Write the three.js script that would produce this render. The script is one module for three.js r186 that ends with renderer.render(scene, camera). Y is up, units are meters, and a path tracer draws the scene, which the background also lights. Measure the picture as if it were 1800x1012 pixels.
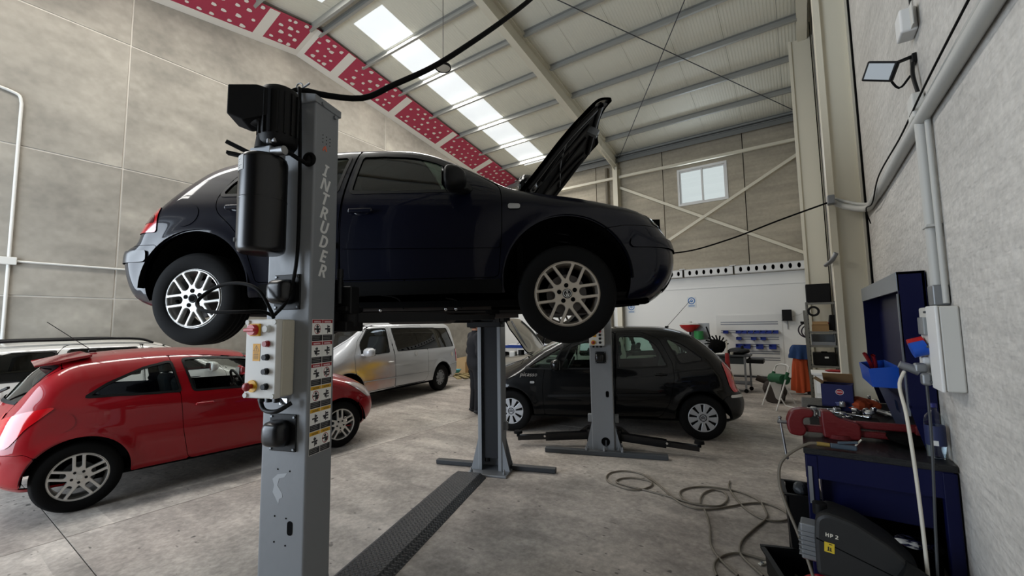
import * as THREE from 'three';
import { RoundedBoxGeometry } from 'three/addons/geometries/RoundedBoxGeometry.js';
import { mergeGeometries } from 'three/addons/utils/BufferGeometryUtils.js';
import { TextGeometry } from 'three/addons/geometries/TextGeometry.js';
import { FontLoader } from 'three/addons/loaders/FontLoader.js';
import { MarchingCubes } from 'three/addons/objects/MarchingCubes.js';
import { RectAreaLightUniformsLib } from 'three/addons/lights/RectAreaLightUniformsLib.js';

// ---------------------------------------------------------------- camera, sky, daylight, exposure
const scene = new THREE.Scene();
const V = (x, y, z) => new THREE.Vector3(x, y, z);
const EYE = V(0, 1.65, 0), FOC = 735, RAD = Math.PI / 180;
const camera = new THREE.PerspectiveCamera(2 * Math.atan(506 / FOC) / RAD, 1800 / 1012, 0.05, 80);
const cam = { right: V(), up: V(), back: V() };
{ // heading 34.32 deg off the long axis of the hall, 4.94 deg up, slight roll
  const q = new THREE.Quaternion().setFromEuler(new THREE.Euler(4.94 * RAD, 34.32 * RAD, 0, 'YXZ')).multiply(new THREE.Quaternion().setFromAxisAngle(V(0, 0, 1), -0.824 * RAD));
  camera.quaternion.copy(q); camera.position.copy(EYE); camera.updateMatrixWorld();
  camera.matrixWorld.extractBasis(cam.right, cam.up, cam.back);
}
scene.background = new THREE.Color(1.0, 1.0, 1.0); scene.backgroundIntensity = 0.85;
const renderer = new THREE.WebGLRenderer({ antialias: true });
renderer.toneMapping = THREE.LinearToneMapping; renderer.toneMappingExposure = 1.0;
renderer.shadowMap.enabled = true;
RectAreaLightUniformsLib.init();
function area(w, h, color, intensity, pos, look) { const l = new THREE.RectAreaLight(color, intensity, w, h); l.position.set(...pos); l.lookAt(...look); l.castShadow = true; scene.add(l); return l; }
const SKYLIGHT = 0.6, SKYPOWER = 17, DOORPOWER = 8, WINPOWER = 6;
const DAY = new THREE.Color(1.0, 0.97, 0.92), COOL = new THREE.Color(0.76, 0.87, 1.0);

// ---------------------------------------------------------------- helpers
let seed = 12345; const rnd = () => ((seed = (seed * 1664525 + 1013904223) >>> 0) / 4294967296), rr = (a, b) => a + (b - a) * rnd();
const clamp = (x, a = 0, b = 1) => Math.min(b, Math.max(a, x)), mix = (a, b, t) => a + (b - a) * t, sstep = (a, b, x) => { const t = clamp((x - a) / (b - a)); return t * t * (3 - 2 * t); };
// a photo pixel gives a direction; the surface that the thing touches gives its distance
function ray(u, v) { return cam.right.clone().multiplyScalar((u - 900) / FOC).addScaledVector(cam.up, -(v - 506) / FOC).sub(cam.back); }
function hit(u, v, ax, val) { const d = ray(u, v), t = (val - EYE[ax]) / d[ax]; return EYE.clone().addScaledVector(d, t); }
const fl = (u, v, y = 0) => hit(u, v, 'y', y);
// geometry
const xf = (g, x = 0, y = 0, z = 0, rx = 0, ry = 0, rz = 0) => { if (rx) g.rotateX(rx); if (rz) g.rotateZ(rz); if (ry) g.rotateY(ry); return g.translate(x, y, z); };
const box = (w, h, d, x, y, z, rx, ry, rz) => xf(new THREE.BoxGeometry(w, h, d), x, y, z, rx, ry, rz);
const rb = (w, h, d, x, y, z, r = 0.01, rx, ry, rz, s = 2) => xf(new RoundedBoxGeometry(w, h, d, s, Math.min(r, w / 2.01, h / 2.01, d / 2.01)), x, y, z, rx, ry, rz);
const cyl = (r1, r2, h, x, y, z, rx, ry, rz, n = 20) => xf(new THREE.CylinderGeometry(r1, r2, h, n), x, y, z, rx, ry, rz);
const sph = (r, x, y, z, n = 14) => xf(new THREE.SphereGeometry(r, n, Math.max(8, n * 0.7 | 0)), x, y, z);
const tor = (R, r, x, y, z, rx, ry, rz, n = 24, m = 8) => xf(new THREE.TorusGeometry(R, r, m, n), x, y, z, rx, ry, rz);
const lathe = (pts, n = 28) => new THREE.LatheGeometry(pts.map((p) => new THREE.Vector2(p[0], p[1])), n);
const curve = (pts) => new THREE.CatmullRomCurve3(pts.map((p) => (p.isVector3 ? p : V(...p))), false, 'centripetal');
const tube = (pts, r, n = 32, m = 8) => new THREE.TubeGeometry(curve(pts), n, r, m);
function bar(a, b, w, h = w) { a = a.isVector3 ? a : V(...a); b = b.isVector3 ? b : V(...b); const L = a.distanceTo(b), g = new THREE.BoxGeometry(w, h, L), m = new THREE.Matrix4().lookAt(a, b, V(0, 1, 0.001)); g.applyMatrix4(m); const c = a.clone().add(b).multiplyScalar(0.5); return g.translate(c.x, c.y, c.z); }
function rod(a, b, r, n = 8) { a = a.isVector3 ? a : V(...a); b = b.isVector3 ? b : V(...b); const L = a.distanceTo(b), g = new THREE.CylinderGeometry(r, r, L, n); g.applyQuaternion(new THREE.Quaternion().setFromUnitVectors(V(0, 1, 0), b.clone().sub(a).normalize())); const c = a.clone().add(b).multiplyScalar(0.5); return g.translate(c.x, c.y, c.z); }
const shp = (pts) => new THREE.Shape(pts.map((p) => new THREE.Vector2(p[0], p[1])));
function rpoly(pts, r) { const o = []; const n = pts.length; for (let i = 0; i < n; i++) { const a = pts[(i + n - 1) % n], b = pts[i], c = pts[(i + 1) % n], R = b[2] ?? r; const la = Math.hypot(a[0] - b[0], a[1] - b[1]), lc = Math.hypot(c[0] - b[0], c[1] - b[1]); const ta = Math.min(R, la * 0.48) / la, tc = Math.min(R, lc * 0.48) / lc; if (R <= 0) { o.push([b[0], b[1]]); continue; } for (let k = 0; k <= 5; k++) { const t = k / 5, p0 = [mix(b[0], a[0], ta), mix(b[1], a[1], ta)], p2 = [mix(b[0], c[0], tc), mix(b[1], c[1], tc)]; o.push([(1 - t) ** 2 * p0[0] + 2 * t * (1 - t) * b[0] + t * t * p2[0], (1 - t) ** 2 * p0[1] + 2 * t * (1 - t) * b[1] + t * t * p2[1]]); } } return o; }
function ext(s, d, bev = 0, holes = []) { if (Array.isArray(s)) s = shp(s); for (const h of holes) s.holes.push(Array.isArray(h) ? new THREE.Path(h.map((p) => new THREE.Vector2(p[0], p[1]))) : h); return new THREE.ExtrudeGeometry(s, { depth: d, bevelEnabled: bev > 0, bevelThickness: bev, bevelSize: bev, bevelOffset: -bev, bevelSegments: 2, curveSegments: 12 }); }
const circ = (r, x = 0, y = 0, n = 20) => Array.from({ length: n }, (_, i) => [x + r * Math.cos(i / n * 2 * Math.PI), y + r * Math.sin(i / n * 2 * Math.PI)]);
function flat(g) { g = g.index ? g.toNonIndexed() : g; for (const k of Object.keys(g.attributes)) if (!['position', 'normal', 'uv'].includes(k)) g.deleteAttribute(k); if (!g.attributes.uv) g.setAttribute('uv', new THREE.BufferAttribute(new Float32Array(g.attributes.position.count * 2), 2)); if (!g.attributes.normal) g.computeVertexNormals(); return g; }
const merge = (a) => (a.length === 1 ? a[0] : mergeGeometries(a.map(flat)));
// box-projected uv in metres over "s" metres a tile
function boxuv(g, s = 1, o = 0) { g = flat(g); const p = g.attributes.position, n = g.attributes.normal, u = g.attributes.uv; for (let i = 0; i < p.count; i++) { const ax = Math.abs(n.getX(i)), ay = Math.abs(n.getY(i)), az = Math.abs(n.getZ(i)); let a, b; if (ay > ax && ay > az) { a = p.getX(i); b = p.getZ(i); } else if (ax > az) { a = p.getZ(i); b = p.getY(i); } else { a = p.getX(i); b = p.getY(i); } u.setXY(i, a / s + o, b / s + o * 0.37); } return g; }
const taken = {}; function numbered(n) { const k = taken[n] = (taken[n] ?? -1) + 1; return k ? n + '_' + String(k).padStart(3, '0') : n; }
function mesh(name, g, m, parent) { const o = new THREE.Mesh(Array.isArray(g) ? merge(g) : g, m); o.name = name; if (parent) parent.add(o); return o; }
function tag(o, label, category, group) { o.userData.label = label; o.userData.category = category; if (group) o.userData.group = group; return o; }
function thing(name, label, category, p = [0, 0, 0], ry = 0, group) { const o = new THREE.Group(); o.name = numbered(name); if (p.isVector3) o.position.copy(p); else o.position.set(...p); o.rotation.y = ry; scene.add(o); return tag(o, label, category, group); }
function solo(name, label, category, g, m, group) { const o = mesh(numbered(name), g, m, scene); return tag(o, label, category, group); }
function struct(name, label) { const o = new THREE.Group(); o.name = name; o.userData.kind = 'structure'; o.userData.label = label; scene.add(o); return o; }
function sub(name, parent) { const o = new THREE.Group(); o.name = name; parent.add(o); return o; }

// ---------------------------------------------------------------- noise, textures, materials
const HT = new Float32Array(65536); { let s = 987654321; for (let i = 0; i < 65536; i++) { s = (s * 1664525 + 1013904223) >>> 0; HT[i] = s / 4294967296; } }
const h2 = (x, y) => HT[(x * 374761 + y * 668265 + ((x * y) & 255) * 31) & 65535];
function vn(x, y, px, py) { const xi = Math.floor(x), yi = Math.floor(y), fx = x - xi, fy = y - yi, u = fx * fx * (3 - 2 * fx), v = fy * fy * (3 - 2 * fy); const a = ((xi % px) + px) % px, b = (a + 1) % px, c = ((yi % py) + py) % py, d = (c + 1) % py; return mix(mix(h2(a, c), h2(b, c), u), mix(h2(a, d), h2(b, d), u), v); }
function fbm(u, v, f, oct, fy = f, g = 0.5) { let s = 0, a = 1, t = 0; for (let i = 0; i < oct; i++) { s += a * vn(u * f + i * 17, v * fy + i * 29, f, fy); t += a; a *= g; f *= 2; fy *= 2; } return s / t; }
function dtex(w, h, fn, srgb = true) { const d = new Uint8Array(w * h * 4); for (let y = 0, i = 0; y < h; y++) for (let x = 0; x < w; x++, i += 4) { const c = fn(x / w, y / h); if (typeof c === 'number') { d[i] = d[i + 1] = d[i + 2] = clamp(c) * 255; } else { d[i] = clamp(c[0]) * 255; d[i + 1] = clamp(c[1]) * 255; d[i + 2] = clamp(c[2]) * 255; } d[i + 3] = 255; } const t = new THREE.DataTexture(d, w, h); t.wrapS = t.wrapT = THREE.RepeatWrapping; t.magFilter = THREE.LinearFilter; t.minFilter = THREE.LinearMipmapLinearFilter; t.generateMipmaps = true; if (srgb) t.colorSpace = THREE.SRGBColorSpace; t.needsUpdate = true; return t; }
function ctex(w, h, draw) { const c = document.createElement('canvas'); c.width = w; c.height = h; draw(c.getContext('2d'), w, h); const t = new THREE.CanvasTexture(c); t.colorSpace = THREE.SRGBColorSpace; return t; }
const mat = (color, rough = 0.6, metal = 0, o = {}) => new THREE.MeshPhysicalMaterial({ color, roughness: rough, metalness: metal, ...o });
const paint = (color, o = {}) => mat(color, 0.42, 0.0, { clearcoat: 0.8, clearcoatRoughness: 0.04, specularIntensity: 0.35, ...o });
const glass = (color, rough = 0.0) => mat(color, rough, 0, { transmission: 1, thickness: 0, ior: 1.5 });
const grainBump = dtex(512, 512, (u, v) => fbm(u, v, 32, 4), false);
const M = {
  black: mat('#060607', 0.55, 0, { specularIntensity: 0.5 }), rubber: mat('#070707', 0.8, 0, { specularIntensity: 0.35 }), gloss: mat('#040406', 0.28), plastic: mat('#0a0b0c', 0.5, 0, { specularIntensity: 0.6 }), matte: mat('#040404', 0.9, 0, { specularIntensity: 0.2 }),
  steel: mat('#9a9b9c', 0.38, 0.9), zinc: mat('#8e9194', 0.5, 0.75), chrome: mat('#d6d8da', 0.12, 1), alloy: mat('#c9c8c4', 0.34, 0.75), alloyDirty: mat('#b2a99c', 0.42, 0.6),
  grey: mat('#7f8285', 0.42, 0, { bumpMap: grainBump, bumpScale: 0.0006 }), greyDark: mat('#3c3f42', 0.5), cream: mat('#d3ccb8', 0.55), white: mat('#dcdcda', 0.5), offwhite: mat('#c9c8c2', 0.55), ivory: mat('#d2cdbf', 0.5),
  red: mat('#8d1a1c', 0.4), redBright: mat('#b8141a', 0.35), yellow: mat('#d9a514', 0.5), orange: mat('#b44a22', 0.8), blue: mat('#0f2a86', 0.45), binBlue: mat('#1450b8', 0.38), navy: mat('#050a36', 0.45, 0, { specularIntensity: 0.5 }), green: mat('#155233', 0.8), cardboard: mat('#9a7a52', 0.85), seat: mat('#24262a', 0.9), grime: mat('#2a211b', 0.75),
  clear: glass('#eef4f4'), tint: glass('#84948d'), tintDark: glass('#1d2222'), tintGreen: glass('#d3e5dd'), lampClear: mat('#e8e8e6', 0.15, 0, { transmission: 0.55, thickness: 0, clearcoat: 1 }), lampRed: mat('#c40d18', 0.15, 0, { clearcoat: 1 }), lampDark: mat('#58131a', 0.15, 0, { clearcoat: 1 }), lampAmber: mat('#c8702a', 0.2, 0, { clearcoat: 1 }),
};
const font = await new FontLoader().loadAsync('fonts/droid/droid_sans_bold.typeface.json');
function text(s, size, depth = 0.002) { const g = new TextGeometry(s, { font, size, depth, height: depth, curveSegments: 4, bevelEnabled: false }); g.computeBoundingBox(); const b = g.boundingBox; return g.translate(-(b.min.x + b.max.x) / 2, -(b.min.y + b.max.y) / 2, 0); }
// ---------------------------------------------------------------- the hall
const XR = 0.6, XL = -10.2, ZB = -14.2, ZF = 3.6, RIDGE = -5.3;
const yR = (z) => 8.95 - 0.15 * Math.abs(z - RIDGE);          // underside of the roof
{
  // concrete textures: colour of the cast surface with blotches, laitance and streaks
  const wallTex = dtex(1024, 1024, (u, v) => { const a = fbm(u, v, 3, 6, 4), b = fbm(u + 0.3, v, 5, 5, 14), c = fbm(u, v, 64, 3), e = sstep(0.55, 0.7, fbm(u, v + 0.5, 4, 5, 7)); const k = 0.535 + 0.2 * (a - 0.5) + 0.13 * (b - 0.5) + 0.07 * (c - 0.5) + 0.05 * e; return [k * 1.0, k * 0.965, k * 0.895]; });
  const wallBump = dtex(512, 512, (u, v) => fbm(u, v, 24, 5), false);
  const tanTex = dtex(512, 1024, (u, v) => { const a = fbm(u, v, 3, 6, 9), b = fbm(u, v, 2, 4, 30), c = fbm(u, v, 64, 2); const k = 0.66 + 0.12 * (a - 0.5) + 0.12 * (b - 0.5) + 0.05 * (c - 0.5); return [k, k * 0.95, k * 0.85]; });
  const roughTex = dtex(1024, 1024, (u, v) => { const a = fbm(u, v, 4, 5), s = fbm(u + 0.12 * v, v, 10, 4, 60), c = fbm(u, v, 128, 3); const k = 0.75 + 0.1 * (a - 0.5) + 0.09 * (s - 0.5) + 0.1 * (c - 0.5); return [k, k * 0.985, k * 0.955]; });
  const roughBump = dtex(1024, 1024, (u, v) => 0.55 * fbm(u, v, 60, 4, 90) + 0.45 * fbm(u, v, 20, 3, 120), false);
  const floorTex = dtex(2048, 2048, (u, v) => { // trowelled slab: cloudy laitance, drag marks, oil specks, worn pale patches
    const a = fbm(u, v, 3, 5), b = fbm(u + 0.37, v + 0.21, 11, 4), c = fbm(u, v, 150, 3, 150, 0.75), tr = fbm(u + 0.2 * v, v, 5, 5, 26, 0.62), s2 = fbm(u + 0.15, v + 0.7, 70, 2, 150), st = fbm(u + 0.6, v + 0.1, 6, 5, 9, 0.62);
    let k = 0.61 + 0.13 * (a - 0.5) + 0.16 * (b - 0.5) + 0.2 * (c - 0.5) + 0.2 * (tr - 0.5);
    k *= 1 - 0.13 * sstep(0.5, 0.75, st); k *= 1 - 0.4 * sstep(0.82, 0.9, s2) * sstep(0.45, 0.6, b); k += 0.05 * sstep(0.56, 0.7, fbm(u + 0.8, v + 0.44, 9, 4, 20, 0.6));
    const w = 0.945 + 0.04 * (a - 0.5); return [k, k * (w + 0.005), k * (w - 0.045)];
  });
  const floorBump = dtex(1024, 1024, (u, v) => 0.6 * fbm(u, v, 16, 5) + 0.4 * fbm(u, v, 128, 2), false);
  const floorRough = dtex(512, 512, (u, v) => 0.5 + 0.35 * fbm(u, v, 6, 5) , false);
  const roofBump = dtex(256, 16, (u) => (Math.sin(u * Math.PI * 2 * 16) > 0.2 ? 0.8 : 0.2), false);
  const mWall = mat('#ffffff', 0.9, 0, { map: wallTex, bumpMap: wallBump, bumpScale: 0.004 });
  const mTan = mat('#ffffff', 0.85, 0, { map: tanTex, bumpMap: wallBump, bumpScale: 0.002 });
  const mRough = mat('#ffffff', 0.8, 0, { map: roughTex, bumpMap: roughBump, bumpScale: 0.012 });
  const mFloor = mat('#ffffff', 1, 0, { map: floorTex, bumpMap: floorBump, bumpScale: 0.004, roughnessMap: floorRough });
  const mRoof = mat('#dedbcb', 0.62, 0, { bumpMap: roofBump, bumpScale: 0.006 });
  const mSeal = mat('#bdb8ae', 0.8), mDark = mat('#15120f', 0.9), mPaintWhite = mat('#ecece9', 0.6, 0, { bumpMap: wallBump, bumpScale: 0.0015 });
  const mPurlin = mat('#a3a39e', 0.5, 0.35), mFrame = mat('#d9d3c0', 0.5), mBoard = mat('#a5344a', 0.85), mTape = mat('#dcd6cb', 0.9);

  // floor: cast slabs with sawn joints
  const floor = struct('floor', 'stained bare concrete floor of the workshop');
  const jx = [XL - 0.2, -4.95, XR + 0.2], jz = [ZF + 0.2, -0.86, -6.2, -11.5, ZB - 0.2];
  mesh('joint_bed', box(XR - XL + 0.4, 0.1, ZF - ZB + 0.4, (XR + XL) / 2, -0.062, (ZF + ZB) / 2), mDark, floor);
  for (let i = 0; i < 2; i++) for (let k = 0; k < 4; k++) { const x0 = jx[i] + 0.004, x1 = jx[i + 1] - 0.004, z0 = jz[k] - 0.004, z1 = jz[k + 1] + 0.004; mesh('slab', boxuv(box(x1 - x0, 0.1, z0 - z1, (x0 + x1) / 2, -0.05, (z0 + z1) / 2), 5.1, i * 0.37 + k * 0.61), mFloor, floor); }
  mesh('yard', box(40, 0.1, 14, -6, -0.07, 10.9), mat('#9d9a94', 0.9), floor);

  // precast panels of the party wall, 6 m by 2.4 m, sealed joints
  const wl = struct('wall_left', 'grey precast concrete panel wall with sealed joints');
  const ph = [0, 2.21, 4.63, 7.04, 9.4], pz = [3.83, -2.17, -8.14, -14.4], G = 0.011;
  mesh('sealant', box(0.1, 9.4, 18.3, XL - 0.06, 4.7, -5.3), mSeal, wl);
  for (let r = 0; r < 4; r++) for (let c = 0; c < 3; c++) mesh('panel', boxuv(rb(0.12, ph[r + 1] - ph[r] - G * 2, pz[c] - pz[c + 1] - G * 2, XL - 0.06, (ph[r] + ph[r + 1]) / 2, (pz[c] + pz[c + 1]) / 2, 0.008), 6.1, r * 0.31 + c * 0.57), mWall, wl);
  mesh('sealant_backing', box(0.1, 9.4, 18.3, XL - 0.17, 4.7, -5.3), mSeal, wl);

  // rough gable wall beside the bench, with the steel gable posts
  const wr = struct('wall_right', 'rough grey textured concrete gable wall');
  mesh('panel', boxuv(box(0.2, 9.4, 5.2 + 3.8, XR + 0.1, 4.7, 3.8 - 4.5), 2.6), mRough, wr);
  mesh('panel', boxuv(box(0.2, 9.4, 9.2, XR + 0.1, 4.7, -5.22 - 4.6), 2.6, 0.3), mRough, wr);
  mesh('joint', box(0.02, 9.2, 0.06, XR - 0.002, 4.6, -5.16), M.matte, wr);
  const gcol = (z, x0, top) => { // I-section: inner flange, web, outer flange
    const g = [box(0.055, top, 0.17, x0 + 0.03, top / 2, z), box(XR - x0 - 0.05, top, 0.016, (x0 + XR) / 2 + 0.02, top / 2, z + 0.03), box(0.02, top, 0.17, XR - 0.022, top / 2, z)]; mesh('column', g, mFrame, wr); };
  gcol(-5.28, 0.31, yR(-5.28) - 0.42); gcol(-10.7, 0.16, yR(-10.7) - 0.42); gcol(ZB + 0.2, 0.24, yR(ZB) - 0.4);
  mesh('column_joint', box(0.015, 8, 0.02, 0.56, 4, -10.6), M.matte, wr);

  // eaves wall with the window: upright panels above a white lining
  const wb = struct('wall_back', 'brown-grey upright concrete panels above a white painted lower wall');
  const bx = [-10.3, -8.25, -5.87, -3.49, -1.11, 0.8];
  mesh('joint_backing', box(11.2, 9, 0.1, -4.8, 4.5, ZB - 0.2 - 0.05), mat('#7d7f80', 0.9), wb);
  for (let i = 0; i < 5; i++) { const a = bx[i] + 0.012, b = bx[i + 1] - 0.012; const s = shp([[a, 0], [b, 0], [b, 7.8], [a, 7.8]]); const h = i === 3 ? [[[-3.0, 5.43], [-3.0, 6.59], [-1.59, 6.59], [-1.59, 5.43]]] : []; mesh('panel', boxuv(ext(s, 0.19, 0, h).translate(0, 0, ZB - 0.19), 3.4, i * 0.37), mTan, wb); }
  // the joint backing must not close the window: rebuilt round it
  wb.children[0].geometry = merge([box(7.3, 9, 0.1, -6.65, 4.5, ZB - 0.24), box(2.4, 9, 0.1, -0.3, 4.5, ZB - 0.24), box(1.5, 5.4, 0.1, -2.25, 2.7, ZB - 0.24), box(1.5, 2.4, 0.1, -2.25, 7.8, ZB - 0.24)]); wb.children[0].material = mDark;
  mesh('lining', box(10.8, 2.68, 0.03, -4.8, 1.34, ZB + 0.015), mPaintWhite, wb);
  mesh('lining_edge', box(10.8, 0.02, 0.045, -4.8, 2.69, ZB + 0.022), M.white, wb);
  mesh('painted_band', box(10.8, 0.34, 0.006, -4.8, 2.87, ZB + 0.003), mPaintWhite, wb);
  mesh('skirting', box(10.8, 0.05, 0.02, -4.8, 0.025, ZB + 0.04), M.greyDark, wb);
  // white vertical frame posts on the eaves wall and steel bracing
  const ecol = (x) => mesh('column', [box(0.16, 7.1, 0.02, x, 3.55, ZB + 0.33), box(0.012, 7.1, 0.3, x, 3.55, ZB + 0.17), box(0.16, 7.1, 0.02, x, 3.55, ZB + 0.02)], mFrame, wb);
  ecol(-5.03);
  mesh('brace', box(5.3, 0.085, 0.085, -2.3, 6.755, ZB + 0.16), mFrame, wb);
  mesh('brace', box(5.1, 0.085, 0.085, -7.6, 6.755, ZB + 0.16), mFrame, wb);
  mesh('cross_brace', bar([-4.95, 6.4, ZB + 0.12], [0.36, 3.44, ZB + 0.12], 0.05, 0.085), mFrame, wb);
  mesh('cross_brace', bar([0.36, 6.37, ZB + 0.2], [-4.95, 3.4, ZB + 0.2], 0.05, 0.085), mFrame, wb);
  mesh('downpipe', cyl(0.06, 0.06, 7.2, -5.42, 3.6, ZB + 0.1), mat('#6d6658', 0.6), wb);
  // perforated steel beams along the wall
  for (const [x0, x1] of [[-4.9, -2.98], [-2.92, -1.55], [-1.5, 0.33]]) {
    const hs = []; const n = Math.round((x1 - x0 - 0.16) / 0.205); for (let i = 0; i < n; i++) hs.push(circ(1, 0, 0, 16).map(([a, b]) => [x0 + 0.16 + i * 0.205 + a * 0.042, 3.175 + b * 0.075]));
    const b = mesh('perforated_beam', ext(shp([[x0, 3.06], [x1, 3.06], [x1, 3.29], [x0, 3.29]]), 0.02, 0, hs).translate(0, 0, ZB + 0.17), M.white, wb);
    mesh('beam_back', box(x1 - x0, 0.2, 0.02, (x0 + x1) / 2, 3.175, ZB + 0.06), M.matte, b);
    mesh('flange', [box(x1 - x0, 0.012, 0.16, (x0 + x1) / 2, 3.29, ZB + 0.11), box(x1 - x0, 0.012, 0.16, (x0 + x1) / 2, 3.06, ZB + 0.11)], M.white, b);
    mesh('cleat', box(0.16, 0.02, 0.2, x1, 3.31, ZB + 0.12), M.white, b);
  }
  // window with two sliding sashes
  const w1 = struct('window_1', 'white two-pane sliding window high in the end wall');
  const fr = (x0, x1, y0, y1, t, d, z) => ext(shp([[x0, y0], [x1, y0], [x1, y1], [x0, y1]]), d, 0, [[[x0 + t, y0 + t], [x0 + t, y1 - t], [x1 - t, y1 - t], [x1 - t, y0 + t]]]).translate(0, 0, z);
  mesh('window_frame', fr(-3.03, -1.56, 5.40, 6.62, 0.06, 0.06, ZB - 0.03), M.white, w1);
  for (const [a, b, z] of [[-2.97, -2.27, ZB - 0.05], [-2.31, -1.62, ZB - 0.09]]) { const s = mesh('sash', fr(a, b, 5.46, 6.56, 0.045, 0.03, z), M.white, w1); mesh('pane', box(b - a - 0.08, 1.02, 0.004, (a + b) / 2, 6.01, z + 0.015), M.clear, s); }

  // front wall behind the photographer, with the open vehicle door
  const wf = struct('wall_front', 'concrete wall with the open vehicle doorway');
  mesh('panel', boxuv(ext(shp([[XL - 0.2, 0], [XR + 0.2, 0], [XR + 0.2, 7.8], [XL - 0.2, 7.8]]), 0.2, 0, [[[-9.7, 0.001], [-9.7, 4.6], [-4.4, 4.6], [-4.4, 0.001]]]).translate(0, 0, ZF), 6.1), mat('#4a4743', 0.9), wf);
  const d1 = struct('door_1', 'rolled-up steel shutter over the vehicle doorway');
  mesh('shutter_roll', cyl(0.25, 0.25, 5.4, -7.05, 4.85, ZF - 0.3, 0, 0, Math.PI / 2), M.zinc, d1);

  // roof: insulated panels 1.08 m wide, translucent strip, purlins, rafters, bracing rods
  const ce = struct('ceiling', 'pale insulated metal roof with purlins, rafters and translucent strips');
  const slope = Math.atan(0.15), half = 8.9;
  const rp = (x0, x1, za, zb, t, name, m) => { const zc = (za + zb) / 2, len = Math.abs(zb - za) / Math.cos(slope), g = box(x1 - x0 - 0.006, t, len, 0, 0, 0); const uv = g.attributes.uv; for (let i = 0; i < uv.count; i++) uv.setX(i, g.attributes.position.getX(i) / 1.05); g.rotateX(zc < RIDGE ? -slope : slope); return mesh(name, g.translate((x0 + x1) / 2, yR(zc) + t / 2 * 1.01, zc), m, ce); };
  const sx0 = -8.4, sx1 = -7.35, xs = []; for (let x = XL; x < sx0 - 0.1; x += 0.9) xs.push([x, Math.min(x + 0.9, sx0)]); for (let x = sx1; x < XR + 0.2; x += 1.05) xs.push([x, Math.min(x + 1.05, XR + 0.25)]);
  for (const [a, b] of xs) { rp(a, b, RIDGE, ZB - 0.3, 0.08, 'roof_panel', mRoof); rp(a, b, RIDGE, ZF + 0.3, 0.08, 'roof_panel', mRoof); }
  const pr = [-5.45, -6.7, -7.95, -9.2, -10.45, -11.7, -12.95, -14.12], prF = pr.slice(0, 7).map((z) => 2 * RIDGE - z);
  const mSky = mat('#f4f7f8', 0.6, 0, { emissive: '#eef4f8', emissiveIntensity: SKYLIGHT });
  rp(sx0, sx1, RIDGE, -5.72, 0.08, 'roof_panel', mRoof); rp(sx0, sx1, -13.3, ZB - 0.3, 0.08, 'roof_panel', mRoof); rp(sx0, sx1, RIDGE, -4.9, 0.08, 'roof_panel', mRoof); rp(sx0, sx1, 2.8, ZF + 0.3, 0.08, 'roof_panel', mRoof);
  rp(sx0, sx1, -5.72, -13.3, 0.04, 'skylight_strip', mSky); rp(sx0, sx1, -4.9, 2.8, 0.04, 'skylight_strip', mSky);
  for (const [a, b] of [[XL - 0.3, sx0 + 0.02], [sx1 - 0.02, XR + 0.4]]) for (const z of [ZB - 0.4, ZF + 0.4]) { const sh = rp(a, b, RIDGE, z, 0.02, 'outer_sheet', M.zinc); sh.position.y = 0.082; }
  mesh('ridge_cap', box(11, 0.02, 0.5, -4.8, yR(RIDGE) + 0.13, RIDGE), M.zinc, ce);
  for (const [za, zb] of [[-5.72, -13.3], [-4.9, 2.8]]) { const zc = (za + zb) / 2, s = zc < RIDGE ? 1 : -1; area(1.0, 7.5, DAY, SKYPOWER, [(sx0 + sx1) / 2, yR(zc) - 0.03, zc], [(sx0 + sx1) / 2, yR(zc) - 1.03, zc + s * 0.15]); }
  for (const z of [...pr, ...prF]) { // C-purlins hung between the rafters
    const y = yR(z), s = z < RIDGE ? 1 : -1; for (const [x0, x1] of [[-10.15, -5.12], [-4.96, 0.5]]) { const L = x1 - x0, c = (x0 + x1) / 2; mesh('purlin', [box(L, 0.15, 0.012, c, y - 0.078, z), box(L, 0.008, 0.062, c, y - 0.152, z + s * 0.03), box(L, 0.022, 0.006, c, y - 0.142, z + s * 0.06), box(L, 0.008, 0.06, c, y - 0.008, z + s * 0.03)], mPurlin, ce); }
  }
  mesh('eaves_gutter', [box(10.7, 0.03, 0.2, -4.8, 7.42, ZB + 0.1), box(10.7, 0.14, 0.02, -4.8, 7.36, ZB + 0.2), box(10.7, 0.02, 0.3, -4.8, 7.5, ZB + 0.1)], mat('#7b7d7c', 0.5, 0.5), ce);
  const rafter = (x, w, dep) => { for (const zz of [ZB + 0.3, ZF - 0.3]) { const a = V(x, yR(zz), zz), b = V(x, yR(RIDGE), RIDGE), o = -0.02; const dn = (p, q) => p.clone().add(V(0, -q, 0));
    mesh('rafter', [bar(dn(a, dep), dn(b, dep), w, 0.02), bar(dn(a, 0.1), dn(b, 0.1), w, 0.02), bar(dn(a, dep / 2 + 0.05), dn(b, dep / 2 + 0.05), 0.012, dep - 0.1)], mFrame, ce); } };
  rafter(-5.05, 0.17, 0.5); rafter(0.42, 0.17, 0.46);
  mesh('haunch', ext(shp([[ZB + 0.02, 6.7], [ZB + 0.34, 7.0], [ZB + 1.5, 7.28], [ZB + 1.5, 7.6], [ZB + 0.02, 7.5]]), 0.02, 0).rotateY(-Math.PI / 2).translate(-5.03, 0, 0), mFrame, ce);
  const up = (z) => yR(z) - 0.2;
  for (const [p, q] of [[[-4.9, -14], [0.4, -5.65]], [[-4.9, -5.65], [0.4, -14]]]) mesh('bracing_rod', rod([p[0], up(p[1]), p[1]], [q[0], up(q[1]), q[1]], 0.011), M.greyDark, ce);
  // fire-rated boards under the roof along the party wall: red boards, white jointing tape and filler
  const zs = [3.4, 1.7, -0.3, -2.3, -4.3, RIDGE, -6.25, -8.2, -10.2, -12.2, -14.15];
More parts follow.
